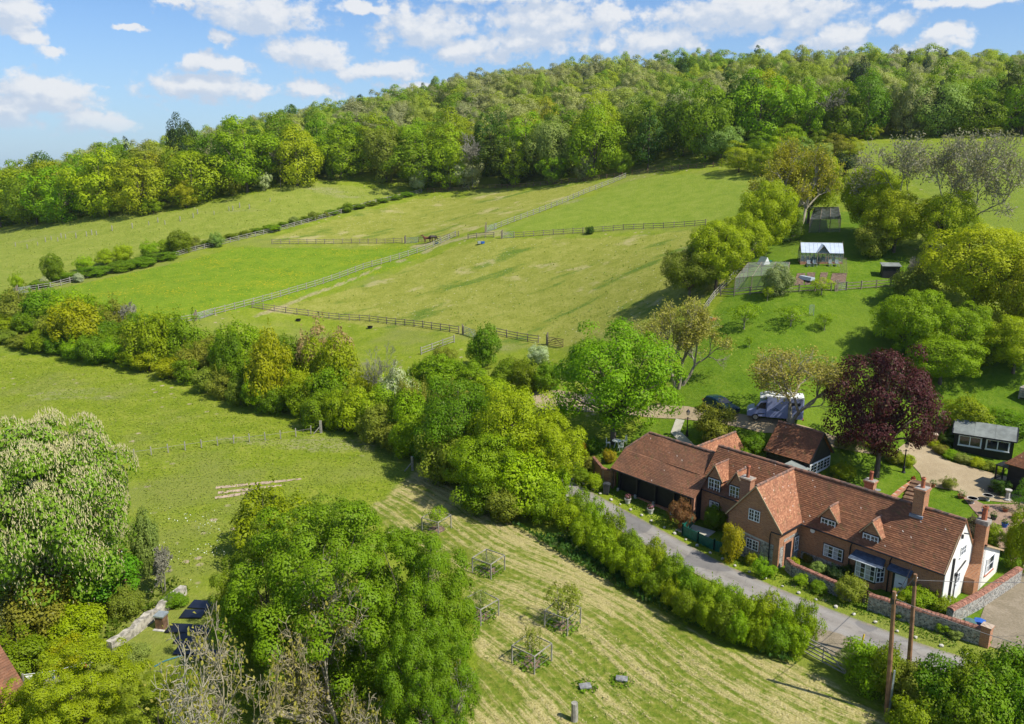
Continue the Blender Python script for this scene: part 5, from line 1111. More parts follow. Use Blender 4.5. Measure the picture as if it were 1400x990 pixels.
# ---------------------------------------------------------------- vehicles
def wheel(parent, x, y, z, r, w=.2):
    o = MB().tube([(x, y - w / 2, z), (x, y + w / 2, z)], r, 16).build('wheel', M['rubber'], parent); MB().tube([(x, y - w / 2 - .012, z), (x, y + w / 2 + .012, z)], r * .62, 12).build('rim', M['chrome'], o)
def car():
    a, b = gv(968, 553), gv(1003, 571); d = b - a; c = (a + b) / 2; t = thing('parked_car', 'dark teal hatchback parked on the gravel drive', 'car', (c.x, c.y, H(c.x, c.y) + .02), math.atan2(d.y, d.x))
    prof = [(-2.0, .35), (-2.03, .75), (-1.9, 1.0), (-1.65, 1.38), (-.9, 1.47), (-.1, 1.44), (.75, 1.0), (1.75, .86), (2.0, .7), (2.03, .38)]
    V = []; F_ = []; n = len(prof); ys = [-.86, -.80, .80, .86]
    for j, y in enumerate((-.85, -.72, .72, .85)):
        for x, z in prof: V.append((x, y if z < 1.05 else y * .86, z if abs(y) < .8 else min(z, .35 + (z - .35) * .93)))
    for j in range(3):
        for i in range(n - 1): F_.append((j * n + i, j * n + i + 1, (j + 1) * n + i + 1, (j + 1) * n + i))
    F_ += [tuple(range(n)), tuple(3 * n + i for i in range(n)), (0, n, 2 * n, 3 * n, 3 * n + n - 1, 2 * n + n - 1, n + n - 1, n - 1)]
    m = MB(); m.v = V; m.f = F_; m.m = [0] * len(F_); m.build('body', M['carpaint'], t, bevel=.05)
    for s in (-1, 1):
        y = s * .745; MB().face([(-1.55, y, 1.02), (.45, y, 1.02), (-.15, y * .955, 1.34), (-1.35, y * .955, 1.34)]).build('side_window', M['glass'], t)
        MB().bb(.55, .72, s * .82, s * .98, .95, 1.08).build('wing_mirror', M['carpaint'], t); MB().bb(1.78, 1.99, s * .5, s * .8, .62, .76).build('headlight', M['chrome'], t); MB().bb(-2.05, -1.93, s * .6, s * .82, .75, .95).build('tail_light', M['red'], t)
        for x in (-1.25, 1.25): wheel(t, x, s * .76, .31, .31)
    MB().face([(.74, -.62, 1.03), (.74, .62, 1.03), (-.02, .58, 1.42), (-.02, -.58, 1.42)]).build('windscreen', M['glass'], t); MB().face([(-1.95, -.6, 1.03), (-1.95, .6, 1.03), (-1.7, .56, 1.36), (-1.7, -.56, 1.36)]).build('rear_window', M['glass'], t)
    MB().bb(1.9, 2.08, -.75, .75, .32, .5).build('bumper', M['plastic_grey'], t)
car()
def horsebox():
    a, b = gv(1017, 577), gv(1092, 588); d = a - b; L = math.hypot(d.x, d.y); c = (a + b) / 2 + Vector((.5, .8, 0)); t = thing('horse_lorry', 'pale blue horse lorry with white roof parked on the drive', 'horse lorry', (c.x, c.y, H(c.x, c.y) + .02), math.atan2(d.y, d.x))
    h = L / 2; w = 1.05
    b_ = MB(); b_.bb(-h, h - 1.9, -w, w, .42, 2.62); b_.build('box_body', M['lorry'], t, bevel=.04)
    b_ = MB(); b_.prism([(-h - .02, 2.62), (h - 1.85, 2.62), (h - 1.5, 2.45), (h - 1.2, 2.5), (h - 1.9, 2.75), (-h - .02, 2.75)], -w, w, 'y'); b_.build('white_roof', M['white'], t)
    for x in (-h + 1.0, -h + 2.3): MB().bb(x - .3, x + .3, -.3, .3, 2.75, 2.84).build('roof_vent', M['white'], t)
    c_ = MB(); c_.prism([(h - 1.9, .4), (h, .4), (h + .02, .85), (h - .15, 1.1), (h - .75, 1.3), (h - 1.25, 2.1), (h - 1.9, 2.25)], -.95, .95, 'y'); c_.build('cab', M['lorry'], t, bevel=.06)
    MB().face([(h - .72, -.85, 1.33), (h - .72, .85, 1.33), (h - 1.22, .78, 2.08), (h - 1.22, -.78, 2.08)]).build('windscreen', M['glass'], t)
    for s in (-1, 1):
        y = s * .958; MB().face([(h - 1.85, y, 1.3), (h - .95, y, 1.3), (h - 1.3, y, 1.95), (h - 1.85, y, 2.0)]).build('cab_window', M['glass'], t)
        MB().bb(h - 1.1, h - .9, s * .96, s * 1.2, 1.25, 1.55).build('wing_mirror', M['plastic_grey'], t); MB().bb(h - .15, h + .03, s * .55, s * .9, .72, .92).build('headlight', M['chrome'], t)
        MB().bb(-h + .3, -h + 1.5, s * (w + .004), s * (w + .012), 1.9, 2.2).build('side_window', M['glass'], t)
        MB().bb(-h - .03, -h + .02, s * .85, s * 1.0, .45, .62).build('tail_light', M['red'], t)
        for x in (h - .85, -h + 1.35): wheel(t, x, s * (w - .12), .34, .36, .22)
        m = MB()
        for (x0, z0, x1, z1) in ((-.5, 1.25, .1, 1.5), (-.35, 1.2, .35, 1.42), (-.1, 1.2, .55, 1.3)): m.face([(x0, s * (w + .01), z0), (x0 + .1, s * (w + .01), z0 - .03), (x1, s * (w + .01), z1), (x1 - .08, s * (w + .01), z1 + .03)])
        m.build('dark_swoosh_mark', M['carpaint'], t); MB().bb(h - 1.75, h - 1.1, s * .955, s * .966, .72, .8).build('vent_strip', M['iron'], t)
    r = MB(); r.bb(-h - .05, -h - .002, -w + .06, w - .06, .5, 1.7); r.build('rear_ramp', M['lorry_rear'], t); r = MB(); r.bb(-h - .04, -h - .002, -w + .06, -.02, 1.73, 2.55); r.bb(-h - .04, -h - .002, .02, w - .06, 1.73, 2.55); r.build('rear_door', M['lorry_rear'], t)
    for s in (-.5, .5): MB().bb(-h - .07, -h - .041, s - .22, s + .22, 1.95, 2.35).build('rear_window', M['glass'], t)
    MB().bb(-h - .12, -h + .02, -w, w, .36, .46).build('rear_bumper', M['red'], t)
horsebox()

# ---------------------------------------------------------------- horses
def horse(px_, rz, m, lab, head_low):
    V = [(-.62, 0, 1.28), (-.25, 0, 1.26), (.2, 0, 1.22), (.55, 0, 1.28)]; E_ = [(0, 1), (1, 2), (2, 3)]; r = [.30, .31, .32, .27]
    def add(p, rr, to): V.append(p); r.append(rr); E_.append((to, len(V) - 1)); return len(V) - 1
    if head_low: k = add((.85, 0, 1.15), .19, 3); k = add((1.05, 0, .75), .14, k); k = add((1.15, 0, .5), .13, k); k = add((1.25, 0, .22), .08, k)
    else: k = add((.85, 0, 1.58), .18, 3); k = add((1.02, 0, 1.85), .14, k); k = add((1.2, 0, 1.82), .12, k); k = add((1.48, 0, 1.62), .075, k)
    for s in (-.16, .16):
        k = add((-.68, s, .98), .17, 0); k = add((-.62, s, .72), .09, k); k = add((-.76, s, .48), .06, k); k = add((-.72, s, .1), .045, k); add((-.68, s, .0), .06, k)
        k = add((.55, s, .98), .14, 3); k = add((.55, s, .7), .08, k); k = add((.55, s, .46), .06, k); k = add((.55, s, .1), .045, k); add((.58, s, 0), .06, k)
    k = add((-.95, 0, 1.3), .07, 0); k = add((-1.05, 0, .95), .08, k); add((-1.05, 0, .6), .04, k)
    me = bpy.data.meshes.new('horse'); me.from_pydata(V, E_, []); me.materials.append(M[m]); o = bpy.data.objects.new('horse', me); C.objects.link(o)
    o.modifiers.new('skin', 'SKIN'); 
    for i, sv in enumerate(me.skin_vertices[0].data): sv.radius = (r[i], r[i]); sv.use_root = (i == 1)
    s = o.modifiers.new('sub', 'SUBSURF'); s.levels = s.render_levels = 1
    o.location = gv(*px_); o.rotation_euler = (0, 0, rz); tag(o, lab, 'horse')
    md = MB()
    if not head_low: md.tube([(.62, 0, 1.55), (.85, 0, 1.78), (1.02, 0, 2.0)], [.05, .07, .04], 5)
    else: md.tube([(.6, 0, 1.45), (.9, 0, 1.3), (1.1, 0, .85)], [.05, .07, .04], 5)
    for sy in (-.07, .07): md.tube([(1.05, sy, 1.95) if not head_low else (1.1, sy, .75), (1.05, sy, 2.1) if not head_low else (1.02, sy, .88)], [.04, .01], 4)
    md.build('mane', M['darkbay'], o)
horse((584, 333), math.pi + .1, 'bay', 'bay brown horse standing broadside by the paddock fence', False); horse((592, 331), .5, 'darkbay', 'dark brown horse beside the bay one', True)

# ---------------------------------------------------------------- plants: unit models (height 1, crown width 1)
COL = dict(bright=(.205, .31, .004), lime=(.285, .355, .005), gold=(.335, .345, .008), mid=(.15, .24, .005), dark=(.06, .115, .010), olive=(.205, .24, .022), grey=(.24, .265, .11), copper=(.065, .015, .017), orange=(.32, .235, .06), pale=(.23, .29, .06), conifer=(.03, .06, .02), deep=(.11, .215, .004), whitish=(.42, .47, .27), dkgreen=(.05, .12, .008), yew=(.020, .045, .010))
WORD = dict(bright='bright green', lime='lime green', gold='golden', mid='mid green', dark='dark green', olive='olive', grey='greyish', copper='copper', orange='orange-brown', pale='pale green', conifer='dark conifer', deep='deep green', whitish='whitish', dkgreen=(.05, .12, .008), yew='very dark')
def segs(p0, p1, r0, r1, n=5):
    p0, p1 = np.array(p0), np.array(p1); d = p1 - p0; d /= np.linalg.norm(d, axis=1, keepdims=True) + 1e-9
    x = np.cross(d, np.array([.31, .2, .93])); x /= np.linalg.norm(x, axis=1, keepdims=True) + 1e-9; y = np.cross(d, x); m = len(p0)
    a = np.arange(n) * 2 * np.pi / n; ring = np.cos(a)[None, :, None] * x[:, None] + np.sin(a)[None, :, None] * y[:, None]
    A = p0[:, None] + ring * np.array(r0)[:, None, None]; B = p1[:, None] + ring * np.array(r1)[:, None, None]
    V = np.concatenate([A, B], 1).reshape(-1, 3); j = np.arange(n); q = np.stack([j, (j + 1) % n, n + (j + 1) % n, n + j], 1)
    return V, (q[None] + (np.arange(m) * 2 * n)[:, None, None]).reshape(-1, 4)
def branches(depth, h0, spread=.55, kids=(3, 4), r0=.028, stems=1, up=.25, shrink=.68, wig=.18, seed=1, sp=.45):
    rd = np.random.default_rng(seed); S = []; tips = []
    def grow(p, d, L, r, k):
        n = 3; q = p
        for i in range(n):
            d2 = d + rd.normal(0, wig, 3) + np.array([0, 0, up * .15]); d2 /= np.linalg.norm(d2); e = q + d2 * L / n; ra = r * (1 - .3 * i / n); S.append((q, e, ra, r * (1 - .3 * (i + 1) / n))); q = e; d = d2
            if k < depth and i >= 1 or (k == 0 and i == 2): pass
            if k > 0 and k < depth and i < 2 and rd.random() < sp: side(q, d, L * shrink * .8, r * .5, k + 1)
        if k >= depth: tips.append(q); return
        for _ in range(rd.integers(*kids) if kids[0] != kids[1] else kids[0]): side(q, d, L * shrink * rd.uniform(.8, 1.15), r * .56, k + 1)
    def side(q, d, L, r, k):
        a = rd.normal(size=3); a -= d * (a @ d); a /= np.linalg.norm(a) + 1e-9; s = spread * rd.uniform(.6, 1.3); d2 = d * math.cos(s) + a * math.sin(s) + np.array([0, 0, up * .3]); d2 /= np.linalg.norm(d2); grow(q, d2, L, r, k)
    for s in range(stems):
        a = s * 2.4 + rd.random(); tilt = .0 if stems == 1 else rd.uniform(.15, .45); grow(np.array([.02 * math.cos(a), .02 * math.sin(a), -.03]), np.array([math.cos(a) * tilt, math.sin(a) * tilt, 1.]) / math.hypot(1, tilt), h0, r0, 0)
    return S, np.array(tips)
def fit(S, tips, iso=False):
    P_ = np.array([s[1] for s in S]); w = np.percentile(np.hypot(P_[:, 0], P_[:, 1]), 97); h = P_[:, 2].max(); sc_ = np.array([.48 / w, .48 / w, 1 / h])
    if iso:
        sc_[2] = sc_[0]; mt = tips.mean(0); sh = lambda q: q - np.array([mt[0], mt[1], 0]) * min(1., max(0., q[2]) / mt[2]); S = [(sh(a), sh(b), ra, rb) for a, b, ra, rb in S]; tips = np.array([sh(q) for q in tips])
        r_ = np.array([s[1] for s in S]); sc_[:] = .48 / np.percentile(np.hypot(r_[:, 0], r_[:, 1]), 97)
    S = [(a * sc_, b * sc_, ra, rb) for a, b, ra, rb in S]; return S, tips * sc_
def crown(nl, per, leaf, zc=.6, rad=(.5, .5, .4), lr=.13, jit=.4, seed=1, flat=.85, cone=0., ragged=.12):
    rd = np.random.default_rng(seed); i = np.arange(nl) + .5; ph = np.arccos(1 - 2 * i / nl); th = np.pi * (1 + 5 ** .5) * i + rd.random() * 6
    O = np.stack([np.cos(th) * np.sin(ph), np.sin(th) * np.sin(ph), np.cos(ph)], 1) + rd.normal(0, .16, (nl, 3)); O /= np.linalg.norm(O, axis=1, keepdims=True)
    k = rd.uniform(.72, 1., nl) + rd.normal(0, ragged, nl); inn = rd.random(nl) < .18; k[inn] *= .55
    R_ = np.array(rad); Lr = lr * rd.uniform(.65, 1.35, nl); Cc = O * np.clip(k, .3, 1.15)[:, None] * (R_ - lr * .8)
    if cone: s = 1 - cone * (Cc[:, 2] / R_[2] * .5 + .5); Cc[:, :2] *= s[:, None]; Lr *= .5 + .6 * s
    Cc[:, 2] += zc
    cnt = np.maximum(8, (per * (Lr / lr) ** 2).astype(int)); li = np.repeat(np.arange(nl), cnt); n = len(li)
    dd = dirs(n) + .7 * O[li] + np.array([0, 0, .25]); dd /= np.linalg.norm(dd, axis=1, keepdims=True)
    p = Cc[li] + dd * Lr[li][:, None] * rng.uniform(.65, 1.08, (n, 1)) * np.array([1, 1, flat])
    nr = dd + jit * dirs(n) + np.array([0, 0, .3])
    ok = p[:, 2] > .02; p = p[ok]; nr = nr[ok]
    V, Q = quads(p, nr, leaf * rng.uniform(.65, 1.35, len(p))); return V, Q, Cc
def limbs(Cc, base_z=.02, fork=.3, r=.03, seed=1, k=14, lead=True):
    rd = np.random.default_rng(seed); S = [(np.array([0, 0, -.04]), np.array([.005, 0, fork * .6]), r * 1.15, r * .85), (np.array([.005, 0, fork * .6]), np.array([0, .008, fork]), r * .85, r * .75)]
    for c in Cc[rd.permutation(len(Cc))[:k]]:
        st = np.array([0, .008, fork * rd.uniform(.7, 1.)]); m = st + (c - st) * .5 + rd.normal(0, .025, 3) + np.array([0, 0, .02]); S += [(st, m, r * .5, r * .32), (m, c, r * .32, r * .10)]
    if lead: S.append((np.array([0, .008, fork]), np.array([0, 0, .85]), r * .7, r * .15))
    return S
def seg_arr(S): return segs([s[0] for s in S], [s[1] for s in S], [s[2] for s in S], [s[3] for s in S], 5)
def joined(name, V, Q, S, lm='leaf', bm_='bark'):
    v2, q2 = seg_arr(S); n = len(V); return npmesh(name, np.vstack([V, v2]), np.vstack([Q, q2 + n]), [M[lm], M[bm_]], np.r_[np.zeros(len(Q)), np.ones(len(q2))])
FAR = []; MIDS = []; NEAR = []; SPARSE = []; BARE = []; FRUIT = []; CON = []
for k in range(7):
    V, Q, Cc = crown(30 + 5 * k, 215 - 14 * k, .031, .5, (.5, .5, .5 if k % 2 else .47), .165 - .009 * k, jit=.28, seed=k + 3, ragged=.14); FAR.append(joined('far_tree', V, Q, limbs(Cc, r=.02, k=8)))
for k in range(3):
    V, Q, Cc = crown(60, 60, .034, .52, (.5, .5, .5), .13, seed=k + 30, cone=.85, flat=.6, ragged=.1); CON.append(joined('far_conifer', V, Q, limbs(Cc, r=.015, k=4, fork=.5)))
for k in range(6):
    V, Q, Cc = crown(36 + 6 * k, 150, .042, .47, (.5, .5, .5), .17, seed=k + 50, ragged=.26)
    q = np.repeat(rng.integers(0, len(Cc), 70), 9); p = Cc[q] + np.repeat(dirs(70) * .07, 9, 0) + rng.normal(0, .012, (630, 3)) + np.array([0, 0, 1.]) * np.tile(np.linspace(.08, .24, 9), 70)[:, None]; v2, q2 = quads(p, dirs(630) + np.array([0, 0, .3]), .042); MIDS.append(joined('shrub', np.vstack([V, v2]), np.vstack([Q, q2 + len(V)]), limbs(Cc, r=.015, fork=.15, k=10)))
for k in range(4):
    V, Q, Cc = crown(120 + 30 * k, 190, .0205, .57, (.5, .5, .42), .105, seed=k + 70, ragged=.13); NEAR.append((npmesh('near_crown', V, Q, [M['leaf']]), npmesh('near_trunk', *seg_arr(limbs(Cc, r=.026, k=40, fork=.28)), [M['bark']])))
for k in range(2):
    V, Q, Cc = crown(230, 330, .0135, .5, (.5, .5, .5), .066, seed=k + 170, ragged=.18, jit=.25); NEAR.append((npmesh('fine_crown', V, Q, [M['leaf']]), npmesh('fine_trunk', *seg_arr(limbs(Cc, r=.018, k=16, fork=.22, lead=False)), [M['bark']])))
def tipleaves(tips, n, leaf, sp): q = rng.integers(0, len(tips), n); return quads(tips[q] + rng.normal(0, sp, (n, 3)), dirs(n) + np.array([0, 0, .6]), leaf * rng.uniform(.6, 1.4, n))
for k in range(3):
    S, tp = fit(*branches(5, .26, .55, (3, 4), .021, seed=k + 5, stems=2 + (k == 1), wig=.16)); tp = tp[tp[:, 2] > .42]; V, Q = tipleaves(tp, (9000, 16000, 16000)[k], .019, .026); SPARSE.append((npmesh('sparse_crown', V, Q, [M['leaf']]), npmesh('sparse_trunk', *seg_arr(S), [M['bark_pale']])))
for k in range(3):
    S, tp = fit(*branches(5, .24, (.72, .6, .55)[k], (3, 4), (.016, .015, .017)[k], seed=k + 21, stems=(3, 3, 1)[k], wig=(.3, .24, .2)[k], up=(.1, .2, .25)[k], sp=.62), iso=True); BARE.append((S, tp, max(q[1][2] for q in S)))
for k in range(3):
    V, Q, Cc = crown(22, 60, .05, .62, (.5, .5, .36), .17, seed=k + 90, ragged=.22); FRUIT.append((npmesh('fruit_crown', V, Q, [M['leaf']]), npmesh('fruit_trunk', *seg_arr(limbs(Cc, r=.022, k=9, fork=.35)), [M['bark_pale']])))

def frame_at(x, base, top, wpx, depth_off=0.):
    g = G(x, base); f = g[1] * CP - (g[2] - CAMZ) * SP; r = ray(x, top); ht = CAMZ + r[2] / r[1] * g[1] - g[2]
    return g, max(ht, .3), wpx * f / F
def put(name, me, loc, w, h, col, label, cat, group=None, rz=None, ry=1., lean=0.):
    o = link(name, me); o.location = loc; o.scale = (w, w * ry, h); o.rotation_euler = (lean, 0, random.uniform(0, 6.28) if rz is None else rz)
    j = [max(0, c * random.uniform(.88, 1.12)) for c in col]; o.color = (*j, 1); return tag(o, label, cat, group)
def tree2(name, parts, loc, w, h, col, label, cat='tree', group=None, rz=None, cn='crown'):
    t = thing(name, label, cat, loc, random.uniform(0, 6.28) if rz is None else rz, group); t.scale = (w, w, h)
    c = link(cn, parts[0], t); c.color = (*col, 1); link('trunk', parts[1], t)
    for x in parts[2:]: link(x[0], x[1], t)
    return t
def px_tree(x, base, top, w, kind, col, label, group=None, k=0, name='tree', ry=1.):
    g, h, wd = frame_at(x, base, top, w); c = COL[col] if isinstance(col, str) else col; loc = (g[0], g[1], g[2] - .1)
    if kind == 'fine': return tree2(name, NEAR[4 + k % 2], loc, wd, h, c, label, group=group)
    if kind == 'near': return tree2(name, NEAR[k % 4], loc, wd, h, c, label, group=group)
    if kind == 'sparse': return tree2(name, SPARSE[k % 3], loc, wd, h, c, label, group=group)
    if kind == 'fruit': return tree2(name, FRUIT[k % 3], loc, wd, h, c, label, group=group)
    me = {'far': FAR, 'con': CON, 'mid': MIDS}[kind]; return put(name, me[k % len(me)], loc, wd, h, c, label, 'tree' if kind != 'mid' else 'shrub', group, ry=ry)

# ---------------------------------------------------------------- the wood
E1 = [(-70, 313), (0, 311), (60, 309), (110, 300), (170, 298), (235, 287), (290, 275), (345, 264), (400, 255), (455, 246), (500, 246), (540, 256), (575, 263), (620, 259), (680, 255), (740, 253), (800, 247), (850, 240), (900, 233), (950, 226), (1000, 217), (1045, 206)]
E2 = [(1062, 198), (1110, 195), (1160, 193), (1210, 190), (1290, 188), (1400, 186), (1490, 186)]
def edge_world(E_): return np.array([G(*p) for p in E_])
W1, W2 = edge_world(E1), edge_world(E2)
seq = ['bright', 'lime', 'mid', 'lime', 'mid', 'bright', 'lime', 'gold', 'lime', 'bright', 'gold', 'bright', 'olive', 'mid', 'whitish', 'dark', 'pale', 'bright', 'dark', 'mid', 'bright', 'mid', 'dark', 'mid', 'lime', 'lime', 'bright', 'grey', 'mid', 'bright', 'lime', 'mid', 'olive', 'mid', 'bright', 'mid', 'deep', 'bright', 'mid', 'bright', 'pale', 'pale', 'lime', 'mid', 'bright', 'mid']
seq2 = ['mid', 'bright', 'mid', 'deep', 'grey', 'pale', 'mid', 'bright', 'mid', 'bright', 'dark', 'olive', 'mid', 'bright', 'gold', 'mid', 'lime', 'bright', 'mid']
def pline(Wp, step):
    P_ = resample([w[:2] for w in Wp], step); return P_
def wood_row(Wp, back, step, hr, wr, sq, row, start, where):
    for k, p in enumerate(pline(Wp, step)):
        x, y = p[0] + rng.normal(0, .8), p[1] + back + rng.uniform(-1.2, 1.2) + 2.; z = H(x, y)
        c = sq[k % len(sq)] if row == 0 else random.choice(['bright', 'lime', 'mid', 'mid', 'deep', 'olive', 'pale', 'bright', 'grey', 'dark', 'gold'] if row == 2 else ['bright', 'lime', 'mid', 'bright', 'deep', 'mid', 'olive', 'dark'])
        h = rng.uniform(*hr) * (1.0 if c != 'whitish' else .55); w = rng.uniform(*wr) * (1 if c != 'whitish' else .7); f = y * CP - (z - CAMZ) * SP
        con = c in ('dark', 'conifer') and rng.random() < .45
        put('woodland_tree', (CON if con else FAR)[rng.integers(0, 3 if con else 7)], (x, y, z - .6), w * (.7 if con else 1), h, COL[c], f'{WORD[c]} tree, {nth(k + 1)} from left, {("front", "second", "third")[row]} row of the wood {where}', 'tree', 'trees at the edge of the wood')
wood_row(W1, 0, 14, (15, 21), (16, 23), seq, 0, 0, 'above the paddocks'); wood_row(W1, 10, 12, (16, 21), (13, 19), seq, 1, 0, 'above the paddocks'); wood_row(W1, 19, 10.5, (13, 17), (10, 15), seq, 2, 0, 'above the paddocks')
wood_row(W2, 0, 8.2, (12, 18), (11, 15), seq2, 0, 0, 'above the right field'); wood_row(W2, 8, 8.8, (14, 20), (10, 14), seq2, 1, 0, 'above the right field')
# low shrubs at the foot of the wood
for k, (x, y, t_, w, c) in enumerate(sorted(((18, 306, 285, 26, 'bright'), (80, 304, 280, 24, 'lime'), (150, 296, 262, 40, 'lime'), (210, 292, 262, 34, 'bright'), (255, 284, 240, 44, 'gold'), (318, 268, 228, 34, 'olive'), (362, 261, 232, 24, 'whitish'), (415, 251, 205, 30, 'pale'), (573, 262, 222, 30, 'whitish'), (615, 259, 170, 66, 'lime'), (705, 254, 190, 52, 'lime'), (755, 252, 205, 46, 'bright'), (798, 247, 208, 26, 'grey'), (850, 238, 205, 36, 'bright'), (985, 222, 160, 60, 'pale'), (1010, 236, 192, 50, 'lime'), (1040, 240, 200, 44, 'bright'), (1060, 232, 186, 50, 'lime'), (1088, 226, 182, 44, 'pale'), (1114, 218, 178, 44, 'mid'), (1140, 216, 182, 44, 'olive'), (1162, 212, 186, 36, 'lime'), (1035, 222, 180, 46, 'mid'), (1075, 212, 170, 50, 'bright'), (1192, 191, 170, 26, 'lime'), (1070, 196, 150, 34, 'pale'), (455, 246, 210, 24, 'mid'), (535, 250, 200, 30, 'olive')))):
    px_tree(x, y, t_, w, 'far', c, f'{WORD[c]} small tree, {nth(k + 1)} from the left along the foot of the wood', 'lower trees at the foot of the wood', k, 'understorey_tree')
S, tp, _h = BARE[2]
bare_far = npmesh('bare_far', *segs([s[0] for s in S], [s[1] for s in S], [max(s[2], .006) for s in S], [max(s[3], .006) for s in S], 3), [M['grey_twigs']])
for x, b, t_, w, lab in ((1135, 194, 120, 62, 'pale leafless tree before the wood above the right field'), (1068, 197, 130, 40, 'narrow half bare grey tree at the wood corner'), (645, 258, 180, 44, 'grey bare tree in the shade above the middle paddock'), (1150, 192, 140, 30, 'thin bare tree beside the pale leafless one'), (385, 256, 190, 36, 'brownish bare tree left of the wood bay')):
    g, h, wd = frame_at(x, b, t_, w); put('bare_tree', bare_far, g, wd, h / BARE[2][2], (.2, .2, .1), lab, 'tree')
for x, b, t_, w, lab in ((244, 250, 144, 46, 'dark flat topped pine rising over the wood on the left'), (492, 210, 122, 26, 'small dark spire conifer on the left skyline'), (1245, 150, 62, 26, 'dark conifer on the right skyline'), (1270, 150, 60, 24, 'second dark conifer on the right skyline'), (1295, 150, 63, 22, 'third dark conifer on the right skyline'), (1180, 150, 68, 40, 'broad dark tree on the right skyline'), (1290, 188, 100, 30, 'dark spruce at the right wood edge'), (170, 240, 182, 28, 'small spired conifer over the far left wood')):
    d = {244: 250, 492: 330, 1245: 330, 1270: 332, 1295: 335, 1180: 280, 1290: 212, 170: 262}[x]; r = ray(x, t_); X_ = r[0] / r[1] * d; z = H(X_, d); h = CAMZ + r[2] / r[1] * d - z
    put('conifer', CON[x % 3] if x not in (244, 1180) else FAR[2], (X_, d, z), w * d / F, max(h, 8), COL['conifer'], lab, 'tree')
def distant_wood():
    pts = []
    for x in np.arange(-330, 330, 8.8):
        for y in np.arange(190, 480, 8.8):
            a, b = x + rng.uniform(-4.5, 4.5), y + rng.uniform(-4.5, 4.5)
            e = np.interp(a, W1[:, 0], W1[:, 1]) if a <= W1[-1][0] + 6 else np.interp(a, W2[:, 0], W2[:, 1])
            if a < W1[0][0]: e = 262 + (W1[0][0] - a) * .3
            if b > e + (26 if a <= W1[-1][0] + 6 else 17) and b < e + 215: pts.append((a, b))
    pts = np.array(pts); z = HN(pts); px_ = 700 + F * pts[:, 0] / (pts[:, 1] * CP - (z - CAMZ) * SP); k = (px_ > -90) & (px_ < 1490); pts = pts[k]; z = z[k]; n = len(pts)
    nz = np.sin(pts[:, 0] * .035 + 1) + np.cos(pts[:, 1] * .05 + pts[:, 0] * .02)
    pal = np.array([(.34, .40, .05), (.34, .345, .15), (.30, .40, .035), (.38, .395, .12), (.36, .43, .02), (.19, .31, .012), (.07, .14, .02), (.40, .40, .02)])
    col = []; con = np.zeros(n, bool)
    for i in range(n):
        pr = np.array([5, 4, 4, 3.2, 2.5, 2.2, .8, .4])
        if nz[i] > .5: pr[[1, 3]] *= 2
        if pts[i, 0] < -60: pr[[2, 5, 6]] *= 1.8
        c = rng.choice(8, p=pr / pr.sum()); con[i] = c == 6; col.append(pal[c] * rng.uniform(.88, 1.12))
    h = rng.uniform(9, 16.5, n) * np.where(pts[:, 0] < -90, 1.12, 1.); w = rng.uniform(7.5, 18.5, n); w[con] *= .6; h[con] *= 1.15
    me = bpy.data.meshes.new('distant_wood'); me.from_pydata([(p[0], p[1], q - .8) for p, q in zip(pts, z)], [], [])
    def at(nm, ty, key, v): me.attributes.new(nm, ty, 'POINT').data.foreach_set(key, np.ascontiguousarray(v).ravel())
    at('tint', 'FLOAT_COLOR', 'color', np.c_[np.array(col), np.ones(n)].astype(np.float32)); at('scl', 'FLOAT_VECTOR', 'vector', np.c_[w, w, h].astype(np.float32))
    at('rot', 'FLOAT_VECTOR', 'vector', np.c_[np.zeros(n), np.zeros(n), rng.uniform(0, 6.28, n)].astype(np.float32)); at('pick', 'INT', 'value', np.where(con, 5, rng.integers(0, 5, n)).astype(np.int32))
    o = link('distant_wood', me); tag(o, 'broad spring wood covering the hill behind its edge trees', 'wood', kind='stuff')
    g = bpy.data.node_groups.new('wood_scatter', 'GeometryNodeTree'); g.interface.new_socket('Geometry', in_out='INPUT', socket_type='NodeSocketGeometry'); g.interface.new_socket('Geometry', in_out='OUTPUT', socket_type='NodeSocketGeometry')
    q = NT(g); gi = q.n('NodeGroupInput'); go = q.n('NodeGroupOutput'); iop = q.n('GeometryNodeInstanceOnPoints'); jn = q.n('GeometryNodeJoinGeometry')
    src = {ob.data.name: ob for ob in bpy.data.objects if ob.type == 'MESH'}
    for m_ in [CON[0]] + [FAR[i] for i in (4, 3, 2, 1, 0)]:      # joined last-first: pick 5 is the conifer
        oi = q.n('GeometryNodeObjectInfo'); oi.inputs['Object'].default_value = src[m_.name]; sm = q.n('GeometryNodeSetMaterial'); sm.inputs['Material'].default_value = M['woods']
        g.links.new(oi.outputs['Geometry'], sm.inputs['Geometry']); ti = q.n('GeometryNodeGeometryToInstance'); g.links.new(sm.outputs[0], ti.inputs[0]); g.links.new(ti.outputs[0], jn.inputs[0])
    def na(nm, ty): nd = q.n('GeometryNodeInputNamedAttribute', data_type=ty); nd.inputs['Name'].default_value = nm; return nd.outputs['Attribute']
    g.links.new(gi.outputs[0], iop.inputs['Points']); g.links.new(jn.outputs[0], iop.inputs['Instance']); iop.inputs['Pick Instance'].default_value = True
    g.links.new(na('pick', 'INT'), iop.inputs['Instance Index']); g.links.new(na('rot', 'FLOAT_VECTOR'), iop.inputs['Rotation']); g.links.new(na('scl', 'FLOAT_VECTOR'), iop.inputs['Scale']); g.links.new(iop.outputs[0], go.inputs[0])
    o.modifiers.new('wood_scatter', 'NODES').node_group = g
distant_wood()

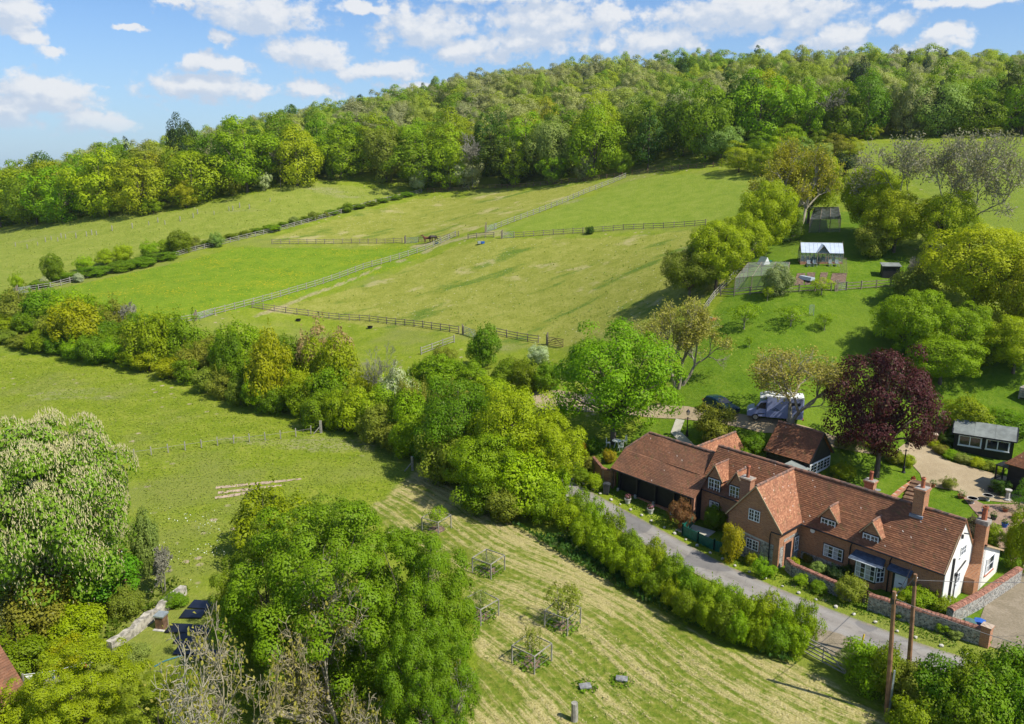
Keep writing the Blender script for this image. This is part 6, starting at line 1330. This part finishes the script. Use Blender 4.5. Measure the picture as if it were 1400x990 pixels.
# ---------------------------------------------------------------- valley hedge belt
HB = [(-40, 468), (0, 472), (60, 480), (110, 490), (160, 498), (210, 510), (262, 528), (300, 545), (335, 556), (380, 566), (425, 578), (470, 590), (510, 605), (550, 622), (585, 634)]
HT = [(-40, 412), (0, 415), (60, 412), (110, 412), (160, 418), (210, 420), (262, 438), (300, 446), (335, 448), (380, 455), (425, 450), (470, 462), (510, 480), (550, 500), (585, 510)]
cols = ['bright', 'olive', 'bright', 'lime', 'mid', 'olive', 'bright', 'lime', 'bright', 'mid', 'lime', 'olive', 'bright', 'mid', 'olive', 'deep', 'bright', 'lime', 'olive', 'mid']
bx, by = zip(*HB); tx, ty = zip(*HT)
for row, (dy, fr, st) in enumerate(((0, .62, 25), (-16, .80, 29), (-32, .92, 34))):
    for k, x in enumerate(np.arange(-42, 600, st)):
        b = np.interp(x, bx, by) + dy; t_ = np.interp(x, tx, ty); base0 = np.interp(x, bx, by); hp = (base0 - t_) * fr * random.uniform(.5, .82); c = random.choice(cols) if row else cols[(k * 7) % len(cols)]
        if random.random() < .03: c = 'whitish'
        px_tree(x + random.uniform(-5, 5), b + random.uniform(-3, 3), b - hp - (6 if row == 2 else 0), st * random.uniform(1.45, 2.1), 'mid', c, f'{WORD[c]} shrub, {nth(k + 1)} from the left in the {("front", "middle", "back")[row]} of the valley hedge belt', 'shrubs of the valley hedge belt', random.randrange(6), 'hedge_shrub')
px_tree(445, 535, 440, 84, 'mid', (.34, .265, .09), 'orange-brown budding tree standing in the valley hedge', k=0, name='hedge_tree'); px_tree(318, 535, 446, 40, 'mid', 'deep', 'upright deep green tree poking out of the valley hedge', k=1, name='hedge_tree')
px_tree(110, 480, 408, 70, 'mid', 'lime', 'tall lime green hedge tree at the far left of the valley hedge', k=3, name='hedge_tree'); px_tree(205, 505, 425, 60, 'mid', 'bright', 'tall bright hedge tree below the metal gate of the lush paddock', k=4, name='hedge_tree'); px_tree(370, 560, 452, 60, 'mid', 'lime', 'lime green tree left of the orange-brown one in the valley hedge', k=2, name='hedge_tree')
px_tree(545, 580, 500, 52, 'mid', 'whitish', 'white flowering hawthorn in the valley hedge', k=5, name='hawthorn'); px_tree(737, 497, 470, 34, 'mid', 'whitish', 'white hawthorn beside the dark wooden gate', k=1, name='hawthorn')
def bare_px(x, b, t_, w, k, m, label, rmin=.004, leaves=0, col=None, thin=1., rz=None):
    g, h, wd = frame_at(x, b, t_, w); S, tp, hz = BARE[k]; t = thing('bare_tree', label, 'tree', g, random.uniform(0, 6) if rz is None else rz); t.scale = (wd, wd, min(max(h / hz, wd * .7), wd * 1.9))
    link('branches', npmesh('branches', *segs([s[0] for s in S], [s[1] for s in S], [max(s[2] * thin, rmin) for s in S], [max(s[3] * thin, rmin) for s in S], 4), [M[m]]), t)
    if leaves: V, Q = tipleaves(tp, leaves, .012, .012); o = link('buds', npmesh('buds', V, Q, [M['leaf']]), t); o.color = (*col, 1); o['kind'] = 'stuff'
    return t
bare_px(158, 470, 400, 62, 0, 'grey_twigs', 'grey leafless tree sticking out of the left valley hedge', .004, 900, COL['olive']); bare_px(522, 575, 468, 62, 2, 'grey_twigs', 'pale bare tree in the valley hedge right of the orange-brown one', .0022, thin=.6)
# trees around the round green one and the conifer hedge
px_tree(660, 503, 443, 46, 'mid', 'deep', 'neat round deep green tree by the paddock gate', k=2)
for k, (x, b, t_, w, c) in enumerate(sorted(((600, 532, 484, 60, 'bright'), (575, 528, 492, 46, 'bright'), (640, 530, 492, 50, 'bright'), (690, 535, 492, 46, 'mid'), (720, 536, 490, 44, 'mid'), (748, 534, 492, 40, 'mid'), (620, 560, 520, 60, 'olive'), (670, 560, 510, 60, 'lime'), (560, 560, 510, 50, 'olive'), (520, 545, 500, 50, 'lime'), (610, 510, 470, 36, 'olive'), (700, 512, 488, 36, 'olive')))):
    px_tree(x, b, t_, w, 'mid', c, f'{WORD[c]} bush, {nth(k + 1)} from the left between the valley hedge and the gravel drive', 'bushes left of the gravel drive', k, 'bush')
# big cluster left of the barn
for x, b, t_, w, kd, c, k, lab in ((628, 648, 512, 120, 'near', 'deep', 0, 'large deep green tree at the lane end of the valley hedge'), (700, 672, 522, 120, 'near', 'lime', 1, 'large yellow-green tree left of the barn'), (748, 680, 562, 100, 'near', 'lime', 2, 'spreading yellow-green tree overhanging the lane'), (668, 690, 588, 110, 'near', 'bright', 3, 'lower bright tree in front of the big lane trees'), (725, 702, 618, 90, 'mid', 'lime', 2, 'lime green bush under the lane trees'), (610, 660, 575, 80, 'mid', 'olive', 4, 'olive bush beside the blue-green gate'), (655, 700, 640, 70, 'mid', 'mid', 0, 'mid green bush at the foot of the lane trees'), (690, 712, 660, 60, 'mid', 'olive', 1, 'greyish olive bush at the top corner of the hay field'), (745, 712, 655, 60, 'mid', 'bright', 3, 'bright bush between the hay field and the lane end')):
    px_tree(x, b, t_, w, kd, c, lab, k=k, name='tree' if kd == 'near' else 'bush')
# ---------------------------------------------------------------- garden trees
for x, b, t_, w, kd, c, k, lab in (
    (838, 606, 437, 170, 'near', (.165, .31, .004), 0, 'large bright green tree on the lawn behind the barn'),
    (928, 530, 404, 128, 'sparse', (.33, .31, .06), 1, 'orange-tinged thin-leaved tree right of the large bright green tree'),
    (1072, 592, 464, 165, 'sparse', (.33, .29, .06), 0, 'orange-tinged thin-leaved tree over the horse lorry'),
    (975, 603, 550, 62, 'mid', 'olive', 0, 'olive shrub in front of the parked teal car'),
    (942, 410, 336, 80, 'near', (.15, .19, .012), 1, 'two-stemmed olive tree at the corner of the grazed paddock'),
    (978, 396, 298, 88, 'near', 'lime', 2, 'lime green tree behind the two-stemmed olive tree'),
    (1046, 348, 246, 80, 'near', 'lime', 3, 'tall lime tree left of the netted run'),
    (1015, 370, 285, 70, 'near', 'lime', 0, 'lime green tree in the paddock-side garden row'),
    (1087, 322, 188, 130, 'sparse', (.33, .31, .025), 1, 'tall thin yellow-leaved tree with pale stems above the garden'),
    (1105, 305, 205, 80, 'near', 'lime', 1, 'yellow-green tree behind the tall thin one'),
    (1185, 322, 222, 84, 'near', 'lime', 2, 'yellow-green tree at the top of the right garden row'),
    (1222, 345, 258, 90, 'near', (.30, .345, .006), 3, 'golden green tree above the dark green shed'),
    (1290, 352, 256, 84, 'near', 'lime', 0, 'lime tree in front of the big bare tree'),
    (1330, 436, 302, 156, 'near', (.34, .375, .006), 1, 'broad golden tree at the right of the garden'),
    (1395, 470, 340, 90, 'near', 'gold', 2, 'golden tree cut off by the right edge'),
    (1242, 490, 395, 96, 'near', 'bright', 3, 'mid green tree right of the orchard'),
    (1310, 492, 412, 92, 'near', 'bright', 0, 'bright green tree below the broad golden one'),
    (1285, 525, 455, 100, 'near', 'bright', 1, 'bright spreading tree behind the copper tree'),
    (1385, 510, 432, 90, 'near', 'lime', 3, 'lime tree above the compost bays'),
    (1345, 500, 450, 60, 'mid', 'mid', 1, 'mid green bush between the golden tree and the compost bays'),
    (1322, 590, 540, 62, 'mid', 'bright', 2, 'bright bush behind the left end of the summerhouse'),
    (1370, 585, 560, 70, 'mid', 'deep', 3, 'deep green bush behind the summerhouse roof'),
    (1245, 420, 360, 60, 'mid', 'olive', 4, 'olive bush under the golden trees'),
    (1190, 352, 300, 46, 'mid', 'olive', 5, 'olive bush right of the netted run'),
    (1150, 240, 208, 44, 'mid', 'yew', 0, 'very dark round tree at the top of the garden'),
    (1118, 225, 192, 50, 'mid', 'pale', 1, 'pale hawthorn at the top of the garden'),
    (1080, 330, 280, 40, 'mid', 'olive', 2, 'olive bush under the tall thin tree'),
    (1062, 404, 360, 40, 'mid', 'grey', 3, 'grey-green bush at the front of the fruit cage'),
    (1396, 780, 690, 44, 'mid', 'lime', 3, 'lime green bush at the right edge behind the white lean-to'),
    (1392, 700, 650, 30, 'con', 'deep', 1, 'dark conifer at the right edge by the shingle bed'),
    (1010, 645, 612, 46, 'mid', 'deep', 0, 'deep green shrub behind the rear brick range'), (1030, 618, 590, 40, 'mid', 'deep', 1, 'deep green shrub left of the garage'), (1152, 655, 630, 34, 'mid', 'bright', 2, 'bright shrub right of the garage windows'),
    (1160, 615, 590, 36, 'mid', 'pale', 2, 'pale shrub at the drive end right of the garage')):
    px_tree(x, b, t_, w, kd, c, lab, k=k, name='tree' if kd in ('near', 'sparse') else ('conifer' if kd == 'con' else 'bush'))
cop = tree2('copper_tree', (NEAR[0][0].copy(), NEAR[0][1]), tuple(gv(1198, 652)), *(lambda g, h, w: (w, h))(*frame_at(1198, 652, 468, 142)), COL['copper'], 'dark copper-leaved tree on the lawn behind the cottage')
cop.children[0].data.materials.clear(); cop.children[0].data.materials.append(M['leaf_copper'])
bare_px(1283, 345, 176, 230, 1, 'grey_twigs', 'large pale leafless tree above the golden garden trees', .0010, 9000, (.27, .25, .17), thin=.45); bare_px(1245, 405, 350, 46, 1, 'grey_twigs', 'grey bare scrub tree under the golden trees', .0022, thin=.6)
for k, (x, b, t_, w, lab) in enumerate(((1017, 450, 412, 44, 'leftmost old apple tree in the orchard'), (1081, 446, 416, 46, 'middle orchard apple tree near the small net frame'), (1127, 452, 425, 28, 'small leaning apple tree right in the orchard'), (1049, 412, 388, 16, 'yellow sapling on the orchard slope'), (1123, 403, 378, 34, 'young yellow-green tree by the garden gate'), (1024, 475, 458, 12, 'tiny sapling at the orchard front'), (1197, 460, 440, 14, 'thin sapling at the orchard right'))):
    px_tree(x, b, t_, w, 'fruit', 'bright' if k not in (3, 4) else 'lime', lab, k=k, name='apple_tree')
for (px_, _), hh, ww, c, lab in zip(GU, (2.3, 1.6, 2.2, 3.4, 2.6), (2.2, 1.3, 1.3, 2.6, 1.3), ('bright', 'grey', 'pale', 'olive', 'olive'), ('leafy sapling inside the farthest tree guard', 'thin shrub inside the second tree guard', 'wispy sapling inside the guard beside the big tree', 'leafy sapling overtopping its tree guard', 'slender sapling inside the nearest tree guard')):
    tree2('sapling', FRUIT[len(lab) % 3], tuple(gv(*px_)), ww, hh, COL[c], lab)
# shrubs on the far hedge fence
for k, (x, b, t_, w, c) in enumerate(sorted(((25, 397, 372, 18, 'lime'), (75, 384, 346, 30, 'mid'), (115, 370, 349, 26, 'lime'), (145, 362, 340, 26, 'lime'), (168, 357, 333, 28, 'lime'), (205, 352, 328, 28, 'bright'), (228, 345, 327, 22, 'bright'), (246, 346, 314, 30, 'mid'), (262, 340, 322, 24, 'olive'), (55, 392, 382, 36, 'mid'), (100, 382, 370, 40, 'mid'), (130, 378, 362, 40, 'mid'), (165, 370, 356, 44, 'mid'), (195, 364, 350, 40, 'mid'), (225, 356, 343, 40, 'mid'), (297, 338, 316, 20, 'pale'), (375, 316, 306, 24, 'bright'), (402, 307, 295, 14, 'pale'), (428, 301, 288, 14, 'olive'), (446, 297, 288, 10, 'olive'), (475, 290, 276, 16, 'mid'), (108, 386, 372, 14, 'whitish'), (60, 392, 378, 12, 'whitish'), *[(x_, 402 - x_ * .2395 + (2 if x_ < 300 else 0), 402 - x_ * .2395 - 7, 22, 'mid') for x_ in range(285, 560, 17)], (806, 320, 308, 12, 'dark')))):
    px_tree(x, b, t_, w, 'mid', c, f'{WORD[c]} shrub, {nth(k + 1)} from the left along the far paddock fence' if x != 806 else 'single dark shrub on the fence across the slope', None if x == 806 else 'shrubs along the far paddock fence', k, 'fence_shrub')
# ---------------------------------------------------------------- hedge along the lane
LH = [(742, 704), (775, 735), (810, 765), (850, 795), (890, 822), (930, 848), (970, 870), (1010, 886), (1050, 898), (1080, 902)]
lx, ly = zip(*LH)
for row, (dy, hp, st) in enumerate(((-5, 48, 24), (-19, 60, 26))):
    for k, x in enumerate(np.arange(748, 1088, st)):
        c = random.choice(['bright', 'lime', 'bright', 'bright', 'mid', 'bright']); b = np.interp(x, lx, ly) + dy
        px_tree(x + random.uniform(-4, 4) + row * 12, b, b - hp * random.uniform(.85, 1.15), st * random.uniform(1.35, 1.75), 'mid', c, f'{WORD[c]} hedge shrub, {nth(k + 1)} from the top on the {("field", "lane")[row]} side of the lane hedge', 'shrubs of the lane hedge', random.randrange(6), 'hedge_shrub')
BR = [(1160, 930), (1195, 950), (1230, 965), (1270, 985), (1310, 1000), (1360, 1010), (1410, 1015)]
for k, (x, b, t_, w, c) in enumerate(sorted(((1185, 942, 872, 78, 'bright'), (1165, 920, 880, 40, 'pale'), (1215, 955, 882, 62, 'mid'), (1245, 975, 905, 64, 'olive'), (1280, 985, 895, 76, 'deep'), (1320, 990, 885, 80, 'mid'), (1365, 990, 880, 86, 'deep'), (1405, 985, 880, 76, 'mid'), (1250, 1000, 950, 70, 'bright'), (1300, 1010, 925, 80, 'mid'), (1350, 1015, 920, 90, 'mid'), (1400, 1015, 920, 90, 'deep')))):
    px_tree(x, b, t_, w, 'mid', c, f'{WORD[c]} bush, {nth(k + 1)} from the left in the bottom right hedge', 'bushes of the bottom right hedge', k, 'hedge_shrub')
# ---------------------------------------------------------------- cottage garden plants
for x, b, t_, w, k, c, lab in ((930, 722, 682, 36, 0, (.20, .10, .04), 'russet and green shrub before the right end of the barn'), (998, 768, 712, 36, 1, (.30, .33, .006), 'golden conical conifer at the corner of the cottage'), (1026, 772, 755, 18, 2, COL['lime'], 'yellow-green small shrub under the lower gable window'), (812, 620, 598, 26, 3, COL['deep'], 'clipped round green bush beside the garden table'), (833, 632, 614, 20, 4, (.30, .26, .01), 'yellow flowering shrub beside the barn'), (797, 624, 604, 16, 5, (.34, .22, .01), 'orange-yellow shrub under the lane trees'), (784, 645, 595, 18, 0, COL['yew'], 'narrow dark columnar yew left of the barn'), (806, 645, 622, 30, 1, COL['olive'], 'mixed olive shrub on the mossy wall'), (815, 668, 648, 26, 2, COL['lime'], 'lime green plant at the foot of the mossy wall'), (795, 660, 640, 26, 3, COL['mid'], 'mid green plant along the verge left of the grey bin'),
    (985, 705, 668, 30, 4, COL['bright'], 'bright climbing rose between the lower cottage windows'), (976, 722, 690, 30, 5, COL['mid'], 'grey-green shrub on the terrace by the cottage wall'), (1040, 790, 762, 26, 0, COL['bright'], 'bright green plant at the foot of the gable drainpipe'), (1052, 788, 772, 20, 1, COL['bright'], 'low leafy plant right of the gable drainpipe'), (1044, 752, 735, 20, 2, COL['bright'], 'green climber beside the lower gable window'), (1084, 782, 762, 16, 3, COL['lime'], 'fresh green plant before the dark side door'), (1105, 768, 757, 16, 4, (.16, .17, .012), 'clipped golden ball beside the side door'), (1118, 785, 767, 20, 5, COL['pale'], 'pale rose bush in the front garden'), (1140, 790, 772, 30, 0, COL['yew'], 'dark evergreen shrub under the front window'), (1158, 790, 770, 20, 1, COL['dark'], 'second dark evergreen left of the bay'), (1160, 822, 785, 42, 2, COL['olive'], 'large olive shrub leaning over the wall by the wicket gate'), (1255, 790, 775, 24, 3, COL['lime'], 'yellow flowered climber right of the white front door'), (1275, 805, 782, 26, 4, (.24, .24, .012), 'yellow climber on the corner of the cottage'), (1255, 832, 802, 46, 5, COL['bright'], 'bright hedge plant inside the flint wall'), (1285, 838, 812, 40, 0, COL['bright'], 'bright sprawling shrub at the cottage corner'), (1230, 826, 806, 34, 1, COL['bright'], 'bright shrub left along the flint wall'), (1158, 757, 742, 12, 2, COL['lime'], 'thin climber left of the bay window'),
    (1094, 800, 785, 22, 1, COL['bright'], 'green verge plant below the front wall, left'), (1120, 810, 795, 24, 2, COL['mid'], 'green verge plant below the front wall, right'), (1290, 865, 850, 22, 3, COL['bright'], 'green plant at the foot of the lane wall'), (1305, 872, 860, 20, 4, COL['pale'], 'pale plant at the foot of the lane wall'), (1230, 845, 832, 22, 5, COL['mid'], 'low green plant left at the foot of the lane wall'),
    (1296, 668, 652, 22, 0, COL['olive'], 'grassy plant on the edge of the gravel court'), (1367, 676, 655, 26, 1, COL['dark'], 'dark low juniper in the shed shadow'), (1330, 740, 705, 36, 2, (.13, .09, .06), 'purplish shrub behind the chimney stack'), (1352, 745, 715, 34, 3, COL['bright'], 'bright shrub behind the white lean-to'), (1385, 760, 720, 30, 4, COL['lime'], 'lime shrub above the lean-to roof')):
    g, h, wd = frame_at(x, b, t_, w); put('garden_plant' if 'conifer' not in lab else 'conifer', MIDS[k] if 'columnar' not in lab else CON[0], g, wd, h, c, lab, 'plant')
BL = []
for k, (x, b, t_, w, c) in enumerate(sorted(((1190, 612, 598, 22, 'lime'), (1205, 622, 606, 24, 'bright'), (1222, 632, 614, 26, 'olive'), (1240, 636, 620, 22, 'lime'), (1175, 606, 592, 22, 'bright'), (1285, 620, 606, 22, 'olive'), (1300, 626, 614, 24, 'bright'), (1316, 632, 619, 24, 'pale'), (1334, 637, 624, 24, 'lime'), (1352, 642, 630, 24, 'olive'), (1366, 646, 634, 20, 'bright'), (1290, 606, 590, 26, 'dark'), (1276, 612, 600, 18, 'lime'), (1150, 606, 592, 20, 'pale')))):
    px_tree(x, b, t_, w, 'mid', c, f'{WORD[c]} border plant, {nth(k + 1)} from the left in the flower beds round the gravel court', 'plants of the flower beds round the gravel court', k, 'border_plant')
# ---------------------------------------------------------------- bottom left
def chestnut():
    g, h, wd = frame_at(78, 850, 566, 230); V, Q, Cc = crown(190, 150, .021, .56, (.5, .5, .44), .10, seed=140, ragged=.12); n = 21000
    i = rng.integers(0, len(Cc), n); d = dirs(n) + np.array([0, 0, .5]); o = Cc[i] - np.array([0, 0, .5]); o /= np.linalg.norm(o, axis=1, keepdims=True); d = d + .8 * o; d /= np.linalg.norm(d, axis=1, keepdims=True); p = Cc[i] + d * .105; p = p[(p[:, 2] > .34 + .1 * rng.normal(size=len(p)))]; n = len(p)
    S0 = [p - np.array([0, 0, .004]), p + rng.normal(0, .004, (n, 3)) + np.array([0, 0, .0075])]
    v, q = segs(S0[0], S0[1], np.full(n, .0025), np.full(n, .0009), 4)
    t = tree2('chestnut_tree', (npmesh('chestnut_crown', V, Q, [M['leaf']]), npmesh('chestnut_trunk', *seg_arr(limbs(Cc, r=.03, k=40)), [M['bark']]), ('blossom', npmesh('blossom', v, q, [M['blossom']]))), tuple(g), wd, h, (.17, .29, .02), 'horse chestnut covered in cream flower candles at the left')
    g, h, wd = frame_at(-30, 800, 590, 160); t2 = dup(t, tuple(g), 2., 'second cream flowering chestnut cut off by the left edge'); t2.scale = (wd, wd, h)
    for c in t2.children: c.color = (.17, .29, .02, 1)
chestnut()
big = [(462, 945, 688, 262, 'fine', (.15, .25, .006), 0, 'big bright green tree filling the bottom foreground'), (575, 955, 725, 165, 'fine', (.145, .245, .006), 1, 'right hand bright tree beside the big foreground tree'), (365, 760, 664, 104, 'mid', 'bright', 0, 'rounded pale-edged bush behind the big foreground tree'), (372, 900, 725, 130, 'fine', (.14, .21, .008), 1, 'left hand yellow-green tree of the foreground clump'), (585, 1060, 850, 140, 'fine', (.13, .23, .006), 0, 'lower green tree at the foot of the foreground clump'), (455, 740, 680, 90, 'mid', 'olive', 4, 'olive twiggy bush at the head of the foreground clump'), (322, 840, 775, 46, 'mid', 'mid', 1, 'mid green bush beside the dark panels'),
    (120, 1030, 885, 170, 'fine', (.25, .31, .006), 0, 'yellow-green tree at the bottom left edge'), (230, 1050, 925, 150, 'fine', (.22, .275, .014), 1, 'yellow-green tree at the bottom, right of the red roof'), (30, 1040, 960, 110, 'mid', 'lime', 2, 'lime bush before the red roof'),
    (150, 822, 742, 110, 'mid', (.08, .21, .006), 0, 'deep green bush under the chestnut'), (95, 835, 770, 100, 'mid', 'bright', 1, 'bright bush under the chestnut'), (60, 880, 790, 100, 'mid', 'olive', 2, 'olive bush left of the rubble wall'), (15, 870, 790, 90, 'mid', 'grey', 3, 'grey-green bush at the left edge'), (105, 885, 825, 80, 'mid', 'lime', 4, 'lime bush above the rubble wall'), (172, 842, 800, 46, 'mid', 'olive', 5, 'olive bush beside the old utility pole'), (30, 920, 860, 90, 'mid', 'mid', 0, 'mid green bush above the red roof'), (90, 920, 875, 70, 'mid', 'lime', 1, 'lime bush left of the broken wall'), (95, 915, 890, 40, 'mid', 'olive', 3, 'small olive bush on the rubble wall'), (240, 828, 808, 34, 'mid', 'mid', 2, 'ivy clump on the end of the rubble wall'), (185, 905, 880, 44, 'mid', 'pale', 4, 'pale bush in front of the rubble wall'), (205, 790, 690, 36, 'mid', 'pale', 5, 'pale twiggy shrub right of the chestnut')]
for x, b, t_, w, kd, c, k, lab in big: px_tree(x, b, t_, w, kd, c, lab, k=k, name='tree' if kd in ('near', 'fine') else 'bush')
bare_px(385, 1050, 742, 320, 0, 'lichen', 'big lichen covered bare tree before the foreground clump', .0009, 3500, (.30, .27, .05), thin=.75, rz=2.6); bare_px(480, 1060, 748, 300, 0, 'lichen', 'second lichen covered bare tree, middle of the foreground clump', .0009, 3500, (.30, .27, .05), thin=.75, rz=.4); bare_px(545, 1060, 815, 190, 0, 'lichen', 'smaller bare tree at the right of the foreground bare trees', .0011, 500, (.30, .22, .02)); bare_px(590, 850, 760, 60, 2, 'lichen', 'small white dead branches on the right of the foreground clump', .002); bare_px(225, 812, 740, 56, 1, 'grey_twigs', 'grey bare shrub right of the chestnut', .005, 500, COL['olive'])
bare_px(285, 1040, 905, 90, 1, 'lichen', 'low lichen bush at the bottom left of the foreground clump', .003, 900, (.25, .24, .03))

# ---------------------------------------------------------------- long grass, herbs and flowers nobody could count
def scatter(name, poly, dens, s0, s1, col, lab, m='leaf', lift=.4, avoid=None, thin=.35, tilt=.5, clump=0.):
    poly = np.array(poly); x0, y0 = poly.min(0); x1, y1 = poly.max(0); n = int((x1 - x0) * (y1 - y0) * dens); P_ = np.c_[rng.uniform(x0, x1, n), rng.uniform(y0, y1, n)]; P_ = P_[sdist(P_, poly) > 0]
    if clump: q = np.sin(P_[:, 0] * .9 + np.sin(P_[:, 1] * .7) * 2) + np.sin(P_[:, 1] * 1.3 + P_[:, 0] * .5); P_ = P_[q > clump * rng.uniform(-.5, 1.5, len(P_))]
    if not len(P_): return
    s = rng.uniform(s0, s1, len(P_)); nr = dirs(len(P_)); nr[:, 2] *= tilt; V, Q = quads(np.c_[P_, HN(P_) + s * lift], nr, s, .6); o = link(name, npmesh(name, V, Q, [M[m]])); o.color = (*col, 1); tag(o, lab, kind='stuff'); return o
RM = pxpoly([(-40, 482), (120, 502), (250, 535), (330, 565), (430, 590), (520, 615), (560, 648), (500, 705), (420, 690), (330, 760), (250, 800), (180, 640), (100, 565), (-40, 560)])
scatter('rough_grass', RM, 11., .10, .26, (.24, .29, .04), 'rough tussocky grass of the left meadow', tilt=3.5); scatter('pale_seed_heads', RM, 1.2, .08, .2, (.34, .29, .16), 'pale dry grass heads in the left meadow', clump=.8)
scatter('cow_parsley', pxpoly([(200, 700), (300, 690), (330, 760), (270, 810), (235, 780), (200, 740)]), 5., .06, .16, (.5, .55, .4), 'white cow parsley in the long grass right of the chestnut', m='white_blossom', lift=3., clump=.4)
NV = pxpoly([(735, 735), (700, 715), (660, 700), (690, 712), (780, 770), (880, 825), (960, 865), (1060, 905), (1090, 912), (1060, 890), (950, 845), (860, 790), (790, 735)])
scatter('nettles', NV, 60., .2, .45, (.045, .11, .015), 'dark nettles and herbs along the lane hedge', lift=1.0)
def hay_rows():
    poly = Z['hay']; x0, y0 = poly.min(0); x1, y1 = poly.max(0); n = int((x1 - x0) * (y1 - y0) * 60); P_ = np.c_[rng.uniform(x0, x1, n), rng.uniform(y0, y1, n)]; P_ = P_[sdist(P_, poly) > .4]; x, y = P_.T
    s_ = .78 * x + .62 * y + 1.2 * np.sin(.11 * x + .05 * y) + .6 * np.sin(.23 * y - .13 * x); k = np.sin(8.6 * s_) * .8 + np.sin(2.1 * s_) * .35 + np.sin(.31 * x + 1.7 * np.sin(.4 * y)) * .3 > rng.uniform(.35, 1.5, len(x)); P_ = P_[k]; n = len(P_)
    s = rng.uniform(.06, .19, n); nr = dirs(n) * np.array([.55, .55, 0]) + np.array([0, 0, 1.]); V, Q = quads(np.c_[P_, HN(P_) + rng.uniform(.02, .10, n)], nr, s, .35); o = link('hay_stubble', npmesh('hay_stubble', V, Q, [M['straw']])); tag(o, 'rows of loose cut straw lying on the hay field', kind='stuff')
hay_rows()
scatter('paddock_tussocks', Z['graz'], .55, .12, .4, (.14, .22, .02), 'short tussocks in the grazed paddock', tilt=4.); scatter('buttercups', Z['lush'], .8, .08, .2, (.6, .45, .02), 'buttercups in the lush paddock', 'yellow_petal', 1.2, tilt=2.)
scatter('meadow_tufts', Z['meadow'], .6, .2, .5, (.24, .29, .05), 'grass tufts of the far left meadow', tilt=5.); scatter('paddock_tufts', np.vstack([Z['graz2']]), .35, .15, .4, (.17, .23, .03), 'tussocks in the paddock below the wood', tilt=5.)
VG = np.vstack([offset(STONES, -.25)[2:11], offset(STONES, -1.9)[2:11][::-1]]); scatter('verge_grass', VG, 60., .07, .2, (.10, .19, .012), 'grass and herbs of the lane verge')
for q, lab in (((800, 940), 'ring of long grass round the first slab'), ((850, 931), 'ring of long grass round the second slab'), ((727, 905), 'long grass under the nearest tree guard'), ((770, 857), 'long grass under the leafiest tree guard'), ((657, 842), 'long grass under the guard beside the big tree'), ((668, 781), 'long grass under the second tree guard')):
    c = G(*q)[:2]; a = np.linspace(0, 6.28, 14); scatter('long_grass', c + np.c_[np.cos(a), np.sin(a)] * (.8 if 'ring' in lab else 1.2), 60., .1, .28, (.14, .25, .012), lab)
for poly, lab in (([(1262, 604), (1285, 600), (1312, 622), (1345, 633), (1372, 645), (1368, 652), (1330, 640), (1298, 630), (1280, 618)], 'flowers of the bed before the summerhouse'), ([(1160, 604), (1190, 604), (1225, 612), (1245, 632), (1228, 634), (1200, 622), (1170, 614)], 'flowers of the bed behind the copper tree')):
    pl = pxpoly(poly)
    scatter('border_herbs', pl, 40., .12, .35, (.10, .17, .02), 'herbage and ' + lab, lift=.8); scatter('yellow_flowers', pl, 3., .08, .18, (.6, .4, .02), 'yellow ' + lab, 'yellow_petal', 3.); scatter('pink_flowers', pl, 1.5, .08, .16, (.5, .1, .2), 'pink ' + lab, 'pink', 3.)
scatter('bottom_left_herbs', pxpoly([(0, 830), (130, 840), (240, 790), (262, 812), (150, 892), (40, 960), (-20, 990), (-30, 860)]), 14., .15, .5, (.11, .17, .015), 'tangled weeds of the bottom left garden', lift=.7)

# ---------------------------------------------------------------- summer haze in the valley air
def haze():
    m = bpy.data.materials.new('haze'); m.use_nodes = True; t = m.node_tree; t.nodes.remove(t.nodes['Principled BSDF']); v = t.nodes.new('ShaderNodeVolumePrincipled')
    v.inputs['Color'].default_value = (.80, .88, 1., 1); v.inputs['Density'].default_value = .00007; v.inputs['Anisotropy'].default_value = .2
    t.links.new(v.outputs[0], t.nodes['Material Output'].inputs['Volume'])
    x0, x1, y0, y1 = gx[0] - 5, gx[-1] + 5, gy[0] - 5, gy[-1] + 5; zs = HN(np.array([(x, y) for x in gx[::6] for y in gy[::6]])); zb = float(zs.min()) - 3; zt = float(zs.max()) + 40
    o = MB().bb(x0, x1, y0, y1, zb, zt).build('haze', m); tag(o, 'thin blue summer haze over the valley', kind='stuff')
haze()
